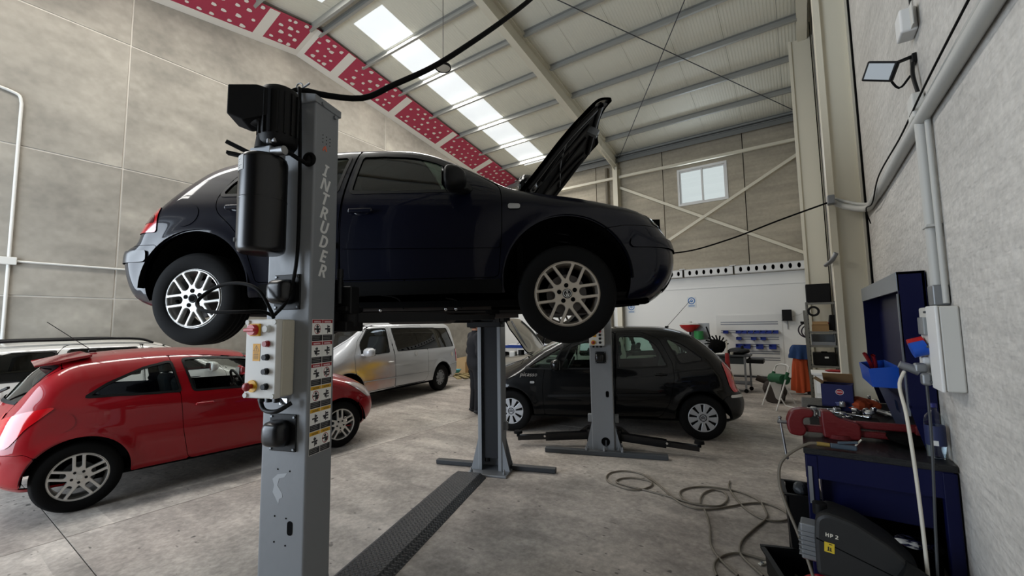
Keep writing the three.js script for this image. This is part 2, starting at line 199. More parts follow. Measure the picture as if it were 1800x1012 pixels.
  for (let i = 0; i < zs.length - 1; i++) {
    const za = zs[i], zb = zs[i + 1], q = (x, z) => { const t = (x + 10.2) / 1.0; return V(x, yR(z) - mix(0.38, 0.12, t), z); };
    const slab = (x0, x1, z0, z1, t, lift) => { const P = [q(x0, z0), q(x1, z0), q(x1, z1), q(x0, z1)]; const g = new THREE.BufferGeometry(), v = []; for (const d of [-lift, t]) for (const p of P) v.push(p.x, p.y + d, p.z); g.setAttribute('position', new THREE.Float32BufferAttribute(v, 3)); g.setIndex([0, 1, 2, 0, 2, 3, 4, 6, 5, 4, 7, 6, 0, 5, 1, 0, 4, 5, 1, 6, 2, 1, 5, 6, 2, 7, 3, 2, 6, 7, 3, 4, 0, 3, 7, 4]); const n = g.toNonIndexed(); n.computeVertexNormals(); return n; };
    const b = mesh('fire_board', slab(-10.2, -9.2, za, zb, 0.03, 0), mBoard, ce);
    mesh('edge_tape', slab(-10.2, -10.02, za, zb, 0, 0.003), mTape, b); mesh('joint_tape', slab(-10.2, -9.2, zb + 0.11, zb, 0, 0.004), mTape, b); mesh('joint_tape', slab(-10.2, -9.2, za, za - 0.11, 0, 0.004), mTape, b);
    const sp = []; for (let k = 0; k < 4; k++) for (let m = 0; m < Math.round(Math.abs(za - zb) * 3.1); m++) { const n = Math.round(Math.abs(za - zb) * 3.1), x = -9.93 + k * 0.215 + rr(-0.04, 0.04), z = mix(za - 0.22, zb + 0.22, (m + 0.5 * (k & 1)) / n + 0.05) + rr(-0.05, 0.05), p = q(x, z), r = rr(0.025, 0.048); const g = new THREE.CylinderGeometry(r, r * 1.1, 0.006, 9); const pa = g.attributes.position, jj = rr(1.0, 1.9); for (let e = 0; e < pa.count; e++) pa.setZ(e, pa.getZ(e) * jj); sp.push(g.rotateZ(0.25).translate(p.x, p.y - 0.002, p.z)); }
    mesh('filler_spots', sp, mTape, b).userData.kind = 'stuff';
  }
}
// daylight through the doorway and the window
area(5.2, 4.5, COOL, DOORPOWER, [-7.05, 2.35, ZF - 0.02], [-7.05, 2.35, ZF - 2]);
area(1.3, 1.05, COOL, WINPOWER, [-2.3, 6.01, ZB + 0.02], [-2.3, 6.01, ZB + 2]);
// ---------------------------------------------------------------- vehicle bodies
// A body is one smooth implicit surface (side profile x plan width x section); panels are regions cut from it, each with its own edge and gap.
function tabf(pts) { // smooth table through points
  const xs = pts.map((p) => p[0]), ys = pts.map((p) => p[1]), n = xs.length, m = ys.map((_, i) => (i === 0 ? (ys[1] - ys[0]) / (xs[1] - xs[0]) : i === n - 1 ? (ys[n - 1] - ys[n - 2]) / (xs[n - 1] - xs[n - 2]) : 0.5 * ((ys[i + 1] - ys[i]) / (xs[i + 1] - xs[i]) + (ys[i] - ys[i - 1]) / (xs[i] - xs[i - 1]))));
  return (x) => { if (x <= xs[0]) return ys[0]; if (x >= xs[n - 1]) return ys[n - 1]; let i = 0; while (x > xs[i + 1]) i++; const h = xs[i + 1] - xs[i], t = (x - xs[i]) / h, t2 = t * t, t3 = t2 * t; return (2 * t3 - 3 * t2 + 1) * ys[i] + (t3 - 2 * t2 + t) * h * m[i] + (3 * t2 - 2 * t3) * ys[i + 1] + (t3 - t2) * h * m[i + 1]; };
}
function segSDF(pts) { const n = pts.length, X = pts.map((p) => p[0]), Y = pts.map((p) => p[1]); return (x, y) => { let d = 1e9, s = false; for (let i = 0, j = n - 1; i < n; j = i++) { const ex = X[j] - X[i], ey = Y[j] - Y[i], wx = x - X[i], wy = y - Y[i], t = clamp((wx * ex + wy * ey) / (ex * ex + ey * ey || 1e-9)), bx = wx - ex * t, by = wy - ey * t; d = Math.min(d, bx * bx + by * by); if ((Y[i] > y) !== (Y[j] > y) && x < (X[j] - X[i]) * (y - Y[i]) / (Y[j] - Y[i]) + X[i]) s = !s; } return s ? -Math.sqrt(d) : Math.sqrt(d); }; }
const bb = (pts) => { const X = pts.map((p) => p[0]), Y = pts.map((p) => p[1]); return [Math.min(...X), Math.min(...Y), Math.max(...X), Math.max(...Y)]; };
const poly = (pts, r = 0.03) => { const q = r ? rpoly(pts, r) : pts, f = segSDF(q); f.box = bb(q); return f; };
const rsub = (a, ...bs) => { const f = (x, y) => bs.reduce((d, b) => Math.max(d, -b(x, y)), a(x, y)); f.box = a.box; return f; };
const rint = (a, ...bs) => { const f = (x, y) => bs.reduce((d, b) => Math.max(d, b(x, y)), a(x, y)); f.box = a.box; return f; };
const disc = (x0, y0, r) => { const f = (x, y) => Math.hypot(x - x0, y - y0) - r; f.box = [x0 - r, y0 - r, x0 + r, y0 + r]; return f; };
const ring = (a, w, w2 = w) => { const f = (x, y) => { const d = a(x, y); return Math.max(d - w, -d - w2); }; f.box = a.box && [a.box[0] - w, a.box[1] - w, a.box[2] + w, a.box[3] + w]; return f; };
const inset = (a, g) => { const f = (x, y) => a(x, y) + g; f.box = a.box; return f; };
const rect = (x0, y0, x1, y1) => { const f = (x, y) => Math.max(x0 - x, x - x1, y0 - y, y - y1); f.box = [x0, y0, x1, y1]; return f; };
class Body {
  constructor(s) {
    this.s = s; const pr = new THREE.CatmullRomCurve3(s.prof.map((p) => V(p[0], p[1], 0)), true, 'centripetal').getPoints(s.prof.length * 5).map((p) => [p.x, p.y]); pr.pop();
    const B = this.box = bb(pr), e = 0.3, g = this.g = 0.025, nx = this.nx = Math.ceil((B[2] - B[0] + 2 * e) / g) + 3, ny = this.ny = Math.ceil((B[3] - B[1] + 2 * e) / g) + 3; this.x0 = B[0] - e - g; this.y0 = B[1] - e - g;
    const sd = segSDF(pr); this.grid = new Float32Array(nx * ny); for (let j = 0; j < ny; j++) for (let i = 0; i < nx; i++) this.grid[j * nx + i] = sd(this.x0 + i * g, this.y0 + j * g);
    const lut = (f, a, b) => { const n = Math.ceil((b - a) / 0.01), L = new Float32Array(n + 2); for (let i = 0; i < n + 2; i++) L[i] = f(a + i * 0.01); return (x) => { const t = clamp((x - a) / 0.01, 0, n), i = t | 0; return L[i] + (L[i + 1] - L[i]) * (t - i); }; };
    this.P = lut(tabf(s.plan), -3, 3); this.I = lut(tabf(s.ins), 0, 2.4); this.memo = {};
  }
  D(x, y) { const { g, nx, ny, grid } = this; const fx = clamp((x - this.x0) / g, 1, nx - 3), fy = clamp((y - this.y0) / g, 1, ny - 3), i = fx | 0, j = fy | 0, u = fx - i, v = fy - j; const cr = (a, b, c, d, t) => b + 0.5 * t * (c - a + t * (2 * a - 5 * b + 4 * c - d + t * (3 * (b - c) + d - a))); const row = (k) => { const o = (j + k) * nx + i; return cr(grid[o - 1], grid[o], grid[o + 1], grid[o + 2], u); }; return cr(row(-1), row(0), row(1), row(2), v); }
  hw(x, y) { let w = this.P(x) - this.I(y - (this.s.belt ? this.s.belt(x) : 0)); for (const [ax, ay, ar] of this.s.arches) { const d = Math.hypot(x - ax, y - ay) - ar; if (d < 0.2) w += (this.s.flare ?? 0.012) * Math.exp(-d * d / 0.004); } return w; }
  f(x, y, z) { const s = this.s, az = Math.abs(z), z2 = z * z, a = az - this.hw(x, y), xb = x > 0 ? x + s.bf * z2 * sstep(0.9, 1.7, x) : x - s.br * z2 * sstep(0.9, 1.7, -x), b = this.D(xb, y + s.crown * z2 * sstep(0.55, 1.0, y)), k = s.k, h = Math.max(k - Math.abs(a - b), 0) / k; return Math.max(a, b) + h * h * k * 0.25; }
  root(fn, lo, hi) { if (fn(lo) > 0) return lo; let a = lo, b = hi; for (let i = 0; i < 17; i++) { const m = (a + b) / 2; if (fn(m) > 0) b = m; else a = m; } return (a + b) / 2; }
  sz(x, y) { return this.root((z) => this.f(x, y, z), 0, 1.15); }
  sy(x, z, y0 = 0.62) { return this.root((y) => this.f(x, y, z), y0, 2.3); }
  sx(y, z, d) { return d * this.root((x) => this.f(d * x, y, z), 0.2, 2.9); }
  n(p) { const e = 0.012, [x, y, z] = p; const v = [this.f(x + e, y, z) - this.f(x - e, y, z), this.f(x, y + e, z) - this.f(x, y - e, z), this.f(x, y, z + e) - this.f(x, y, z - e)], l = Math.hypot(...v) || 1; return [v[0] / l, v[1] / l, v[2] / l]; }
  tb(key, a, b, fn) { const m = this.memo[key] ??= (() => { const n = Math.ceil((b - a) / 0.02), L = []; for (let i = 0; i <= n + 1; i++) L.push(fn(a + i * 0.02)); return { L, n }; })(); return (t) => { const q = clamp((t - a) / 0.02, 0, m.n), i = q | 0; return mix(m.L[i], m.L[i + 1], q - i); }; }
  // half width of the top strip at x, and of the end strips at y: where the side panels stop
  zT() { const dS = this.s.dS; return this.tb('T', -2.5, 2.5, (x) => { const y = this.root((y) => this.D(x, y) + dS, 0.6, 2.3); return this.sz(x, y); }); }
  zE(d) { const dS = this.s.dS; return this.tb('E' + d, 0.05, 2.2, (y) => { const x = d * this.root((x) => this.D(d * x, y) + dS, 0.2, 2.9); return this.sz(x, y); }); }
  side() { const f = (x, y) => this.D(x, y) + this.s.dS; f.box = this.box; return f; }
  top(x0, x1, m = 0.0) { const z = this.zT(); const f = (x, w) => Math.max(x0 - x, x - x1, Math.abs(w) - z(x) + m); f.box = [x0, -1, x1, 1]; return f; }
  end(d, y0, y1, m = 0.0) { const z = this.zE(d); const f = (w, y) => Math.max(y0 - y, y - y1, Math.abs(w) - z(y) + m); f.box = [-1, y0, 1, y1]; return f; }
  panel(plane, reg, { h = this.s.h, off = 0, th = 0.014, gap = 0 } = {}) {
    const B = reg.box ?? this.box, a0 = B[0] - h, b0 = B[1] - h, nx = Math.ceil((B[2] - B[0]) / h) + 3, ny = Math.ceil((B[3] - B[1]) / h) + 3, S = new Float32Array(nx * ny);
    for (let j = 0; j < ny; j++) for (let i = 0; i < nx; i++) S[j * nx + i] = reg(a0 + i * h, b0 + j * h) + gap;
    const ids = new Map(), pos = [], nor = [], idx = [], rim = [];
    const map = (a, b) => (plane === 'R' ? [a, b, this.sz(a, b)] : plane === 'L' ? [a, b, -this.sz(a, b)] : plane === 'T' ? [a, this.sy(a, b), b] : plane === 'F' ? [this.sx(b, a, 1), b, a] : [this.sx(b, a, -1), b, a]);
    const vert = (key, a, b) => { let k = ids.get(key); if (k === undefined) { const p = map(a, b), n = this.n(p); k = pos.length / 3; pos.push(p[0] + n[0] * off, p[1] + n[1] * off, p[2] + n[2] * off); nor.push(...n); ids.set(key, k); } return k; };
    const C = [[0, 0], [1, 0], [1, 1], [0, 1]];
    for (let j = 0; j < ny - 1; j++) for (let i = 0; i < nx - 1; i++) {
      const s = C.map(([p, q]) => S[(j + q) * nx + i + p]); if (s.every((v) => v >= 0)) continue; const ring = [];
      for (let c = 0; c < 4; c++) { const d = (c + 1) & 3, A = C[c], E = C[d], ia = (j + A[1]) * nx + i + A[0], ie = (j + E[1]) * nx + i + E[0]; if (s[c] < 0) ring.push([vert(ia, a0 + (i + A[0]) * h, b0 + (j + A[1]) * h), 0]); if ((s[c] < 0) !== (s[d] < 0)) { const t = clamp(s[c] / (s[c] - s[d]), 0.02, 0.98); ring.push([vert(ia < ie ? 'e' + ia + '_' + ie : 'e' + ie + '_' + ia, a0 + (i + mix(A[0], E[0], t)) * h, b0 + (j + mix(A[1], E[1], t)) * h), 1]); } }
      for (let k = 1; k < ring.length - 1; k++) idx.push(ring[0][0], ring[k][0], ring[k + 1][0]);
      for (let k = 0; k < ring.length; k++) { const p = ring[k], q = ring[(k + 1) % ring.length]; if (p[1] && q[1]) rim.push([p[0], q[0]]); }
    }
    if (!idx.length) return new THREE.BufferGeometry();
    const g3 = (k) => [pos[3 * k], pos[3 * k + 1], pos[3 * k + 2]];
    for (let t = 0; t < idx.length; t += 3) { const [A, Bq, Cq] = [g3(idx[t]), g3(idx[t + 1]), g3(idx[t + 2])], u = [Bq[0] - A[0], Bq[1] - A[1], Bq[2] - A[2]], w = [Cq[0] - A[0], Cq[1] - A[1], Cq[2] - A[2]], c = [u[1] * w[2] - u[2] * w[1], u[2] * w[0] - u[0] * w[2], u[0] * w[1] - u[1] * w[0]], k = idx[t] * 3; if (c[0] * nor[k] + c[1] * nor[k + 1] + c[2] * nor[k + 2] < 0) { const q = idx[t + 1]; idx[t + 1] = idx[t + 2]; idx[t + 2] = q; } }
    if (th > 0) for (const [p, q] of rim) { const A = g3(p), E = g3(q), na = nor.slice(3 * p, 3 * p + 3), ne = nor.slice(3 * q, 3 * q + 3), k = pos.length / 3; const A2 = A.map((v, i) => v - na[i] * th), E2 = E.map((v, i) => v - ne[i] * th), u = [E[0] - A[0], E[1] - A[1], E[2] - A[2]]; let c = [u[1] * na[2] - u[2] * na[1], u[2] * na[0] - u[0] * na[2], u[0] * na[1] - u[1] * na[0]]; const l = Math.hypot(...c) || 1; c = c.map((v) => v / l); pos.push(...A, ...E, ...E2, ...A2); nor.push(...c, ...c, ...c, ...c); idx.push(k, k + 1, k + 2, k, k + 2, k + 3); }
    const g = new THREE.BufferGeometry(); g.setAttribute('position', new THREE.Float32BufferAttribute(pos, 3)); g.setAttribute('normal', new THREE.Float32BufferAttribute(nor, 3)); g.setIndex(idx); return g;
  }
}
// ---------------------------------------------------------------- wheels (axle along z, outer face towards +z)
const arcp = (r, a0, a1, n = 6) => Array.from({ length: n + 1 }, (_, i) => { const a = mix(a0, a1, i / n); return [r * Math.cos(a), r * Math.sin(a)]; });
function tyreGeo(r, rim, w) { const h = w / 2, s = r - rim, P = [[rim, -h * 0.86], [rim + s * 0.12, -h * 0.95], [rim + s * 0.45, -h], [rim + s * 0.78, -h * 0.93], [r - 0.012, -h * 0.8], [r - 0.002, -h * 0.66]]; for (const c of [-0.42, 0, 0.42]) { P.push([r, c * h - 0.014], [r - 0.008, c * h - 0.009], [r - 0.008, c * h + 0.009], [r, c * h + 0.014]); } P.push([r - 0.002, h * 0.66], [r - 0.012, h * 0.8], [rim + s * 0.78, h * 0.93], [rim + s * 0.45, h], [rim + s * 0.12, h * 0.95], [rim, h * 0.86]); const g = lathe(P, 72).rotateX(Math.PI / 2);
  return g; }
function spokeFace(R, n, lat, sw, rIn, rot, hub) { // pairs of parallel spokes: U slots between the two of a pair, V windows between the pairs
  const holes = [], ro = R * 0.93, s = [];
  for (let i = 0; i < n; i++) { const a = rot + i * 2 * Math.PI / n, tr = ([x, y]) => [x * Math.cos(a) - y * Math.sin(a), x * Math.sin(a) + y * Math.cos(a)];
    const hwid = (lat - sw) * R; if (hwid > 0.006) { const oa = Math.asin(hwid / ro); const p = [...arcp(ro, -oa, oa, 4)]; for (let k = 0; k <= 6; k++) { const t = Math.PI / 2 + k / 6 * Math.PI; p.push([rIn * R + hwid * 0.9 + Math.cos(t) * hwid * 0.9, Math.sin(t) * hwid]); } holes.push(p.map(tr)); }
    const b = Math.PI / n, off = (lat + sw) * R, ap = Math.max(off / Math.sin(b), hub * R), oa = b - Math.asin(off / ro); const q = (x, y) => { const c = Math.cos(b), d = Math.sin(b); return tr([x * c - y * d, x * d + y * c]); };
    const tip = off / Math.sin(b) < hub * R ? (() => { const m = b - Math.asin(off / (hub * R)); return [[hub * R * Math.cos(m), -hub * R * Math.sin(m)], [hub * R * Math.cos(m), hub * R * Math.sin(m)]]; })() : [[ap, 0]];
    holes.push(rpoly([...(tip.length === 1 ? tip : [tip[1], tip[0]]), ...arcp(ro, -oa, oa, 5)].map((p) => [p[0], p[1], 0.012]), 0.012).map(([x, y]) => q(x, y))); }
  return ext(shp(circ(R * 0.985, 0, 0, 60)), 0.026, 0.005, holes);
}
function wheel(parent, kind, r, x, y, z, sideSign, spin = 0, tw = 0.2) {
  const w = sub('wheel', parent); w.position.set(x, y, z); w.rotation.set(0, sideSign > 0 ? 0 : Math.PI, 0);
  const in_ = (g) => g.rotateZ(spin), h = tw / 2, rim = kind === 'golf' ? r * 0.655 : kind === 'corsa' ? r * 0.665 : r * 0.63;
  mesh('tyre', tyreGeo(r, rim, tw), M.rubber, w);
  const barrel = lathe([[rim * 0.99, -h * 0.86], [rim * 0.9, -h * 0.8], [rim * 0.88, h * 0.5], [rim * 0.955, h * 0.72], [rim * 0.985, h * 0.86], [rim * 1.03, h * 0.88], [rim * 1.03, h * 0.8]], 60).rotateX(Math.PI / 2);
  const aM = kind === 'golf' ? M.alloyDirty : kind === 'golfRear' ? M.alloy : kind === 'vito' ? M.zinc : M.alloy;
  mesh('rim_barrel', barrel, kind === 'picasso' || kind === 'vito' ? M.plastic : aM, w);
  const zf = h * 0.62;
  if (kind === 'golf' || kind === 'golfRear') {
    mesh('spokes', in_(spokeFace(rim, 6, 0.174, 0.046, 0.37, 0, 0.3)).translate(0, 0, zf), aM, w);
    mesh('hub_dish', in_(new THREE.CylinderGeometry(rim * 0.3, rim * 0.36, 0.03, 30).rotateX(Math.PI / 2)).translate(0, 0, zf + 0.008), aM, w);
    mesh('brake_disc', cyl(0.13, 0.13, 0.022, 0, 0, 0, Math.PI / 2, 0, 0, 36), mat('#5a5654', 0.5, 0.6), w);
    for (let i = 0; i < 5; i++) { const a = i * 2 * Math.PI / 5 + spin + Math.PI / 2; mesh('bolt_hole', cyl(0.0145, 0.0145, 0.008, Math.cos(a) * 0.052, Math.sin(a) * 0.052, zf + 0.03, Math.PI / 2, 0, 0, 14), M.matte, w); }
    const cap = mesh('centre_cap', in_(lathe([[0.0, 0.008], [0.026, 0.008], [0.03, 0.004], [0.031, 0]], 24).rotateX(Math.PI / 2)).translate(0, 0, zf + 0.03), M.plastic, w);
    if (kind === 'golf') mesh('cap_emblem', in_(merge([tor(0.024, 0.0022, 0, 0, 0), text('V', 0.017, 0.003).translate(0, 0.0105, 0), text('W', 0.019, 0.003).translate(0, -0.009, 0)])).translate(0, 0, zf + 0.0385), M.alloy, cap); else mesh('cap_hole', cyl(0.02, 0.02, 0.004, 0, 0, zf + 0.038, Math.PI / 2), M.matte, cap);
  } else if (kind === 'corsa') {
    mesh('spokes', in_(spokeFace(rim, 5, 0.155, 0.06, 0.42, 0, 0.32)).translate(0, 0, zf - 0.004), M.alloy, w);
    mesh('hub_dish', in_(lathe([[0, 0.012], [0.045, 0.012], [rim * 0.33, 0.004], [rim * 0.36, -0.02]], 30).rotateX(Math.PI / 2)).translate(0, 0, zf + 0.016), M.alloy, w);
    mesh('brake_disc', cyl(0.12, 0.12, 0.022, 0, 0, 0, Math.PI / 2, 0, 0, 30), M.greyDark, w);
    for (let i = 0; i < 5; i++) { const a = i * 2 * Math.PI / 5 + spin + 0.6; mesh('bolt_hole', cyl(0.011, 0.011, 0.012, Math.cos(a) * 0.05, Math.sin(a) * 0.05, zf + 0.028, Math.PI / 2, 0, 0, 12), M.black, w); }
    mesh('centre_cap', [cyl(0.03, 0.03, 0.012, 0, 0, zf + 0.028, Math.PI / 2), tor(0.022, 0.002, 0, 0, zf + 0.034)], M.alloy, w);
  } else if (kind === 'picasso') {
    const holes = []; const n = 9; for (let i = 0; i < n; i++) { const a = i / n * 2 * Math.PI + spin; const p = [...arcp(rim * 0.93, a - 0.115, a + 0.115, 3), ...arcp(rim * 0.4, a + 0.11, a - 0.11, 2)]; holes.push(p); }
    mesh('hub_cap', ext(shp(circ(rim * 1.0, 0, 0, 60)), 0.012, 0.005, holes).translate(0, 0, h * 0.78), mat('#b9bcc0', 0.35, 0.6), w);
    mesh('wheel_disc', cyl(rim * 0.92, rim * 0.92, 0.01, 0, 0, h * 0.5, Math.PI / 2, 0, 0, 40), M.black, w);
    mesh('cap_emblem', [tor(0.045, 0.005, 0, 0, h * 0.78 + 0.018), ...[0.012, -0.008].map((y) => xf(ext([[-0.028, y - 0.016], [0, y + 0.004], [0.028, y - 0.016], [0.028, y - 0.006], [0, y + 0.014], [-0.028, y - 0.006]], 0.004), 0, 0, h * 0.78 + 0.017))], M.plastic, w);
  } else { // pressed steel wheel
    const holes = []; for (let i = 0; i < 10; i++) { const a = i / 10 * 2 * Math.PI + spin; holes.push(circ(1, 0, 0, 12).map(([p, q]) => { const X = rim * 0.74 + p * 0.017, Y = q * 0.026; return [X * Math.cos(a) - Y * Math.sin(a), X * Math.sin(a) + Y * Math.cos(a)]; })); }
    mesh('wheel_disc', ext(shp(circ(rim * 0.93, 0, 0, 48)), 0.008, 0.003, holes).translate(0, 0, h * 0.45), M.zinc, w);
    mesh('hub_dish', lathe([[0, 0.02], [0.05, 0.02], [0.06, 0.0], [0.1, 0.004], [0.115, -0.01]], 30).rotateX(Math.PI / 2).translate(0, 0, h * 0.55), M.zinc, w);
    mesh('brake_drum', cyl(rim * 0.85, rim * 0.85, 0.02, 0, 0, 0, Math.PI / 2, 0, 0, 30), M.matte, w);
  }
  return w;
}
// ---------------------------------------------------------------- a whole vehicle from its side-view drawing
function vehicle(o, s, paintM, opt) {
  const b = new Body(s), side = b.side(), far = opt.near === 'R' ? 'L' : 'R', arches = s.arches.map(([x, y, r]) => disc(x, y, r));
  const wins = s.windows.map((w) => { const p = poly(w.pts, w.r ?? 0.035); return { ...w, p }; }), doors = (s.doors ?? []).map((d) => ({ ...d, p: poly(d.pts, d.r ?? 0.05) }));
  const fb = poly(s.frontBumper, 0.02), rbm = poly(s.rearBumper, 0.02);
  for (const S of ['R', 'L']) {
    const fine = S === opt.near, h = fine ? s.h : s.h * 2, c = { h };
    const shell = rsub(side, ...arches.map((a) => a), ...wins.map((w) => w.p));
    mesh('inner_shell', b.panel(S, shell, { h, off: -0.016, th: 0 }), M.matte, o);
    for (const d of doors) { const g = mesh(d.name ?? 'door', b.panel(S, rsub(rint(d.p, side), ...arches, ...wins.map((w) => w.p)), { h, gap: 0.0035 }), paintM, o); if (d.handle && fine) { const [hx, hy] = d.handle, z = b.sz(hx, hy) * (S === 'R' ? 1 : -1), t = Math.sign(z); mesh('door_handle', [rb(0.17, 0.032, 0.03, hx, hy, z + t * 0.02, 0.014), xf(new THREE.SphereGeometry(0.045, 14, 10).scale(1.2, 0.62, 0.25), hx, hy - 0.004, z)], d.handleMat ?? paintM, g); } }
    mesh('wing', b.panel(S, rsub(rint(side, rect(s.split, -1, 3, 3)), ...doors.map((d) => d.p), fb, ...arches, ...wins.map((w) => w.p)), { h, gap: 0.0015, th: 0.03 }), paintM, o);
    mesh('rear_quarter', b.panel(S, rsub(rint(side, rect(-3, -1, s.split, 3)), ...doors.map((d) => d.p), rbm, ...arches, ...wins.map((w) => w.p)), { h, gap: 0.0015, th: 0.03 }), paintM, o);
    mesh('front_bumper', b.panel(S, rsub(rint(fb, side), ...arches), { h, gap: 0.002, th: 0.03 }), opt.bumperM ?? paintM, o);
    mesh('rear_bumper', b.panel(S, rsub(rint(rbm, side), ...arches), { h, gap: 0.002, th: 0.03 }), opt.bumperM ?? paintM, o);
    for (const w of wins) { const g = mesh('side_window', b.panel(S, inset(w.p, -0.004), { h: h * 1.5, off: -0.006, th: 0 }), w.glass ?? opt.glass, o); mesh('window_seal', b.panel(S, ring(w.p, w.seal ?? 0.012, 0.012), { h, off: 0.003, th: 0.01 }), M.plastic, g); }
    for (const q of s.extras ?? []) { if (q.plane || (q.only && S !== opt.near)) continue; mesh(q.name, b.panel(S, rsub(rint(poly(q.pts, q.r ?? 0.02), q.wide ? b.side() : side), ...arches), { h: Math.min(h, q.h ?? h), off: q.off ?? 0.004, th: q.th ?? 0.012 }), q.mat, o); }
    // wheel housings
    for (const [ax, ay, ar] of s.arches) { const z = S === 'R' ? 1 : -1; const z1 = b.hw(ax, ay + ar * 0.6) - 0.03; const g = new THREE.CylinderGeometry(ar + 0.012, ar + 0.012, 0.42, 32, 1, true, -Math.PI * 0.5, Math.PI * 1.0).rotateX(-Math.PI / 2); g.rotateZ(0); mesh('wheel_arch_liner', [g.translate(ax, ay, z * (z1 - 0.165)), new THREE.CircleGeometry(ar + 0.012, 32, 0, Math.PI).translate(ax, ay, z * (z1 - 0.37))], M.matte, o); }
  }
  const T = (name, reg, m, q = {}) => mesh(name, b.panel('T', reg, { gap: 0.002, ...q }), m, o);
  if (!opt.hoodOpen) T('bonnet', b.top(s.cowl, s.hoodFront), paintM); else for (const q of [1, -1]) T('wing_top', rint(rsub(b.top(s.cowl, s.hoodFront), rect(s.cowl - 1, -s.hoodHalf, 5, s.hoodHalf)), (x, z) => -q * z), paintM);
  T('windscreen', b.top(s.header, s.cowl, 0.03), opt.screen ?? opt.glass, { off: -0.003, th: 0, h: s.h * 2 });
  for (const q of [1, -1]) T('screen_pillar', rint(rsub(b.top(s.header, s.cowl), b.top(-5, 5, 0.045)), (x, z) => -q * z), paintM);
  T('roof', b.top(s.rearHeader, s.header), paintM);
  // rear: window, tailgate, bumper
  const yTop = b.tb('yt', -1, 1, (z) => b.sy(s.rearHeader, z)), e = (y0, y1, m) => { const z = b.zE(-1); const f = (w, y) => Math.max(y0 - y, y - Math.min(y1, yTop(w)), Math.abs(w) - z(y) + (m ?? 0)); f.box = [-1, y0, 1, Math.min(y1, yTop(0) + 0.02)]; return f; };
  const rw = s.rearWindow, rwp = poly([[-rw[2], rw[0]], [rw[2], rw[0]], [rw[3], rw[1]], [-rw[3], rw[1]]], 0.05);
  mesh('tailgate', b.panel('B', rsub(e(s.rearBumperTop, 3), rwp), { gap: 0.002 }), paintM, o);
  const rwm = mesh('rear_window', b.panel('B', rint(inset(rwp, -0.01), e(0, 3)), { off: -0.006, th: 0, h: s.h * 1.5 }), opt.rearGlass ?? opt.glass, o);
  mesh('rear_window_seal', b.panel('B', rint(ring(rwp, 0.014), e(0, 3)), { off: 0.003, th: 0.01 }), M.plastic, rwm);
  mesh('rear_bumper_centre', b.panel('B', e(0.24, s.rearBumperTop), { gap: 0.002 }), opt.bumperM ?? paintM, o);
  const yF = b.tb('yf', -1, 1, (z) => b.sy(s.hoodFront, z)), zf = b.zE(1), fe = (y0) => { const f = (w, y) => Math.max(y0 - y, y - yF(w), Math.abs(w) - zf(y)); f.box = [-1, y0, 1, yF(0) + 0.02]; return f; };
  mesh('front_panel', b.panel('F', fe(0.24), { gap: 0.002, h: s.h * 1.5 }), opt.bumperM ?? paintM, o);
  for (const q of s.extras ?? []) if (q.plane) mesh(q.name, b.panel(q.plane, rint(poly(q.pts, q.r ?? 0.02), q.plane === 'B' ? e(0, 3) : q.plane === 'F' ? fe(0) : b.top(-5, 5)), { off: q.off ?? 0.004, th: 0.012 }), q.mat, o);
  // cabin
  if (opt.cabin !== false) {
    const y0 = s.seatY ?? 0.52, zc = s.seatZ ?? 0.36;
    mesh('cabin_floor', [box(2.6, 0.04, 1.5, -0.2, 0.26, 0), box(0.04, 0.5, 1.4, 0.95, 0.5, 0)], M.matte, o);
    mesh('dashboard', [rb(0.42, 0.3, 1.34, s.dashX ?? 0.72, (s.dashY ?? 0.86), 0, 0.08), rb(0.2, 0.1, 0.4, (s.dashX ?? 0.72) - 0.08, (s.dashY ?? 0.86) + 0.16, -zc * s.drive, 0.04)], M.plastic, o);
    mesh('steering_wheel', [tor(0.18, 0.017, 0, 0, 0), box(0.34, 0.05, 0.02, 0, 0, 0), cyl(0.06, 0.06, 0.03, 0, 0, 0, Math.PI / 2)].map((g) => xf(g.rotateY(Math.PI / 2).rotateZ(0.42), (s.dashX ?? 0.72) - 0.34, (s.dashY ?? 0.86) + 0.06, -zc * s.drive)), M.plastic, o);
    const seatG = (x, w) => [rb(0.5, 0.16, w, x, y0, 0, 0.06), rb(0.15, 0.62, w * 0.95, x - 0.27, y0 + 0.34, 0, 0.06, 0, 0, 0.2), rb(0.09, 0.17, Math.min(w * 0.52, 0.26), x - 0.36, y0 + 0.74, 0, 0.04, 0, 0, 0.15)];
    for (const sd of [-1, 1]) mesh('front_seat', seatG(s.seatX ?? -0.05, 0.5).map((g) => g.translate(0, 0, sd * zc)), M.seat, o);
    mesh('rear_seat', [rb(0.46, 0.18, 1.2, (s.rearSeatX ?? -0.85), y0 - 0.02, 0, 0.06), rb(0.15, 0.6, 1.2, (s.rearSeatX ?? -0.85) - 0.28, y0 + 0.3, 0, 0.06, 0, 0, 0.25), ...[-0.36, 0.36].map((z) => rb(0.08, 0.14, 0.24, (s.rearSeatX ?? -0.85) - 0.38, y0 + 0.65, z, 0.04, 0, 0, 0.2))], M.seat, o);
  }
  mesh('underbody', box(b.box[2] - b.box[0] - 1.1, 0.06, 1.3, (b.box[0] + b.box[2]) / 2, 0.245, 0), M.matte, o);
  for (const [ax, ay] of s.wheels) for (const sd of [1, -1]) wheel(o, (s.wheelKind(ax, sd)), s.wr, ax, ay, sd * s.track, sd, s.spin ?? 0, s.tw ?? 0.2);
  return b;
}
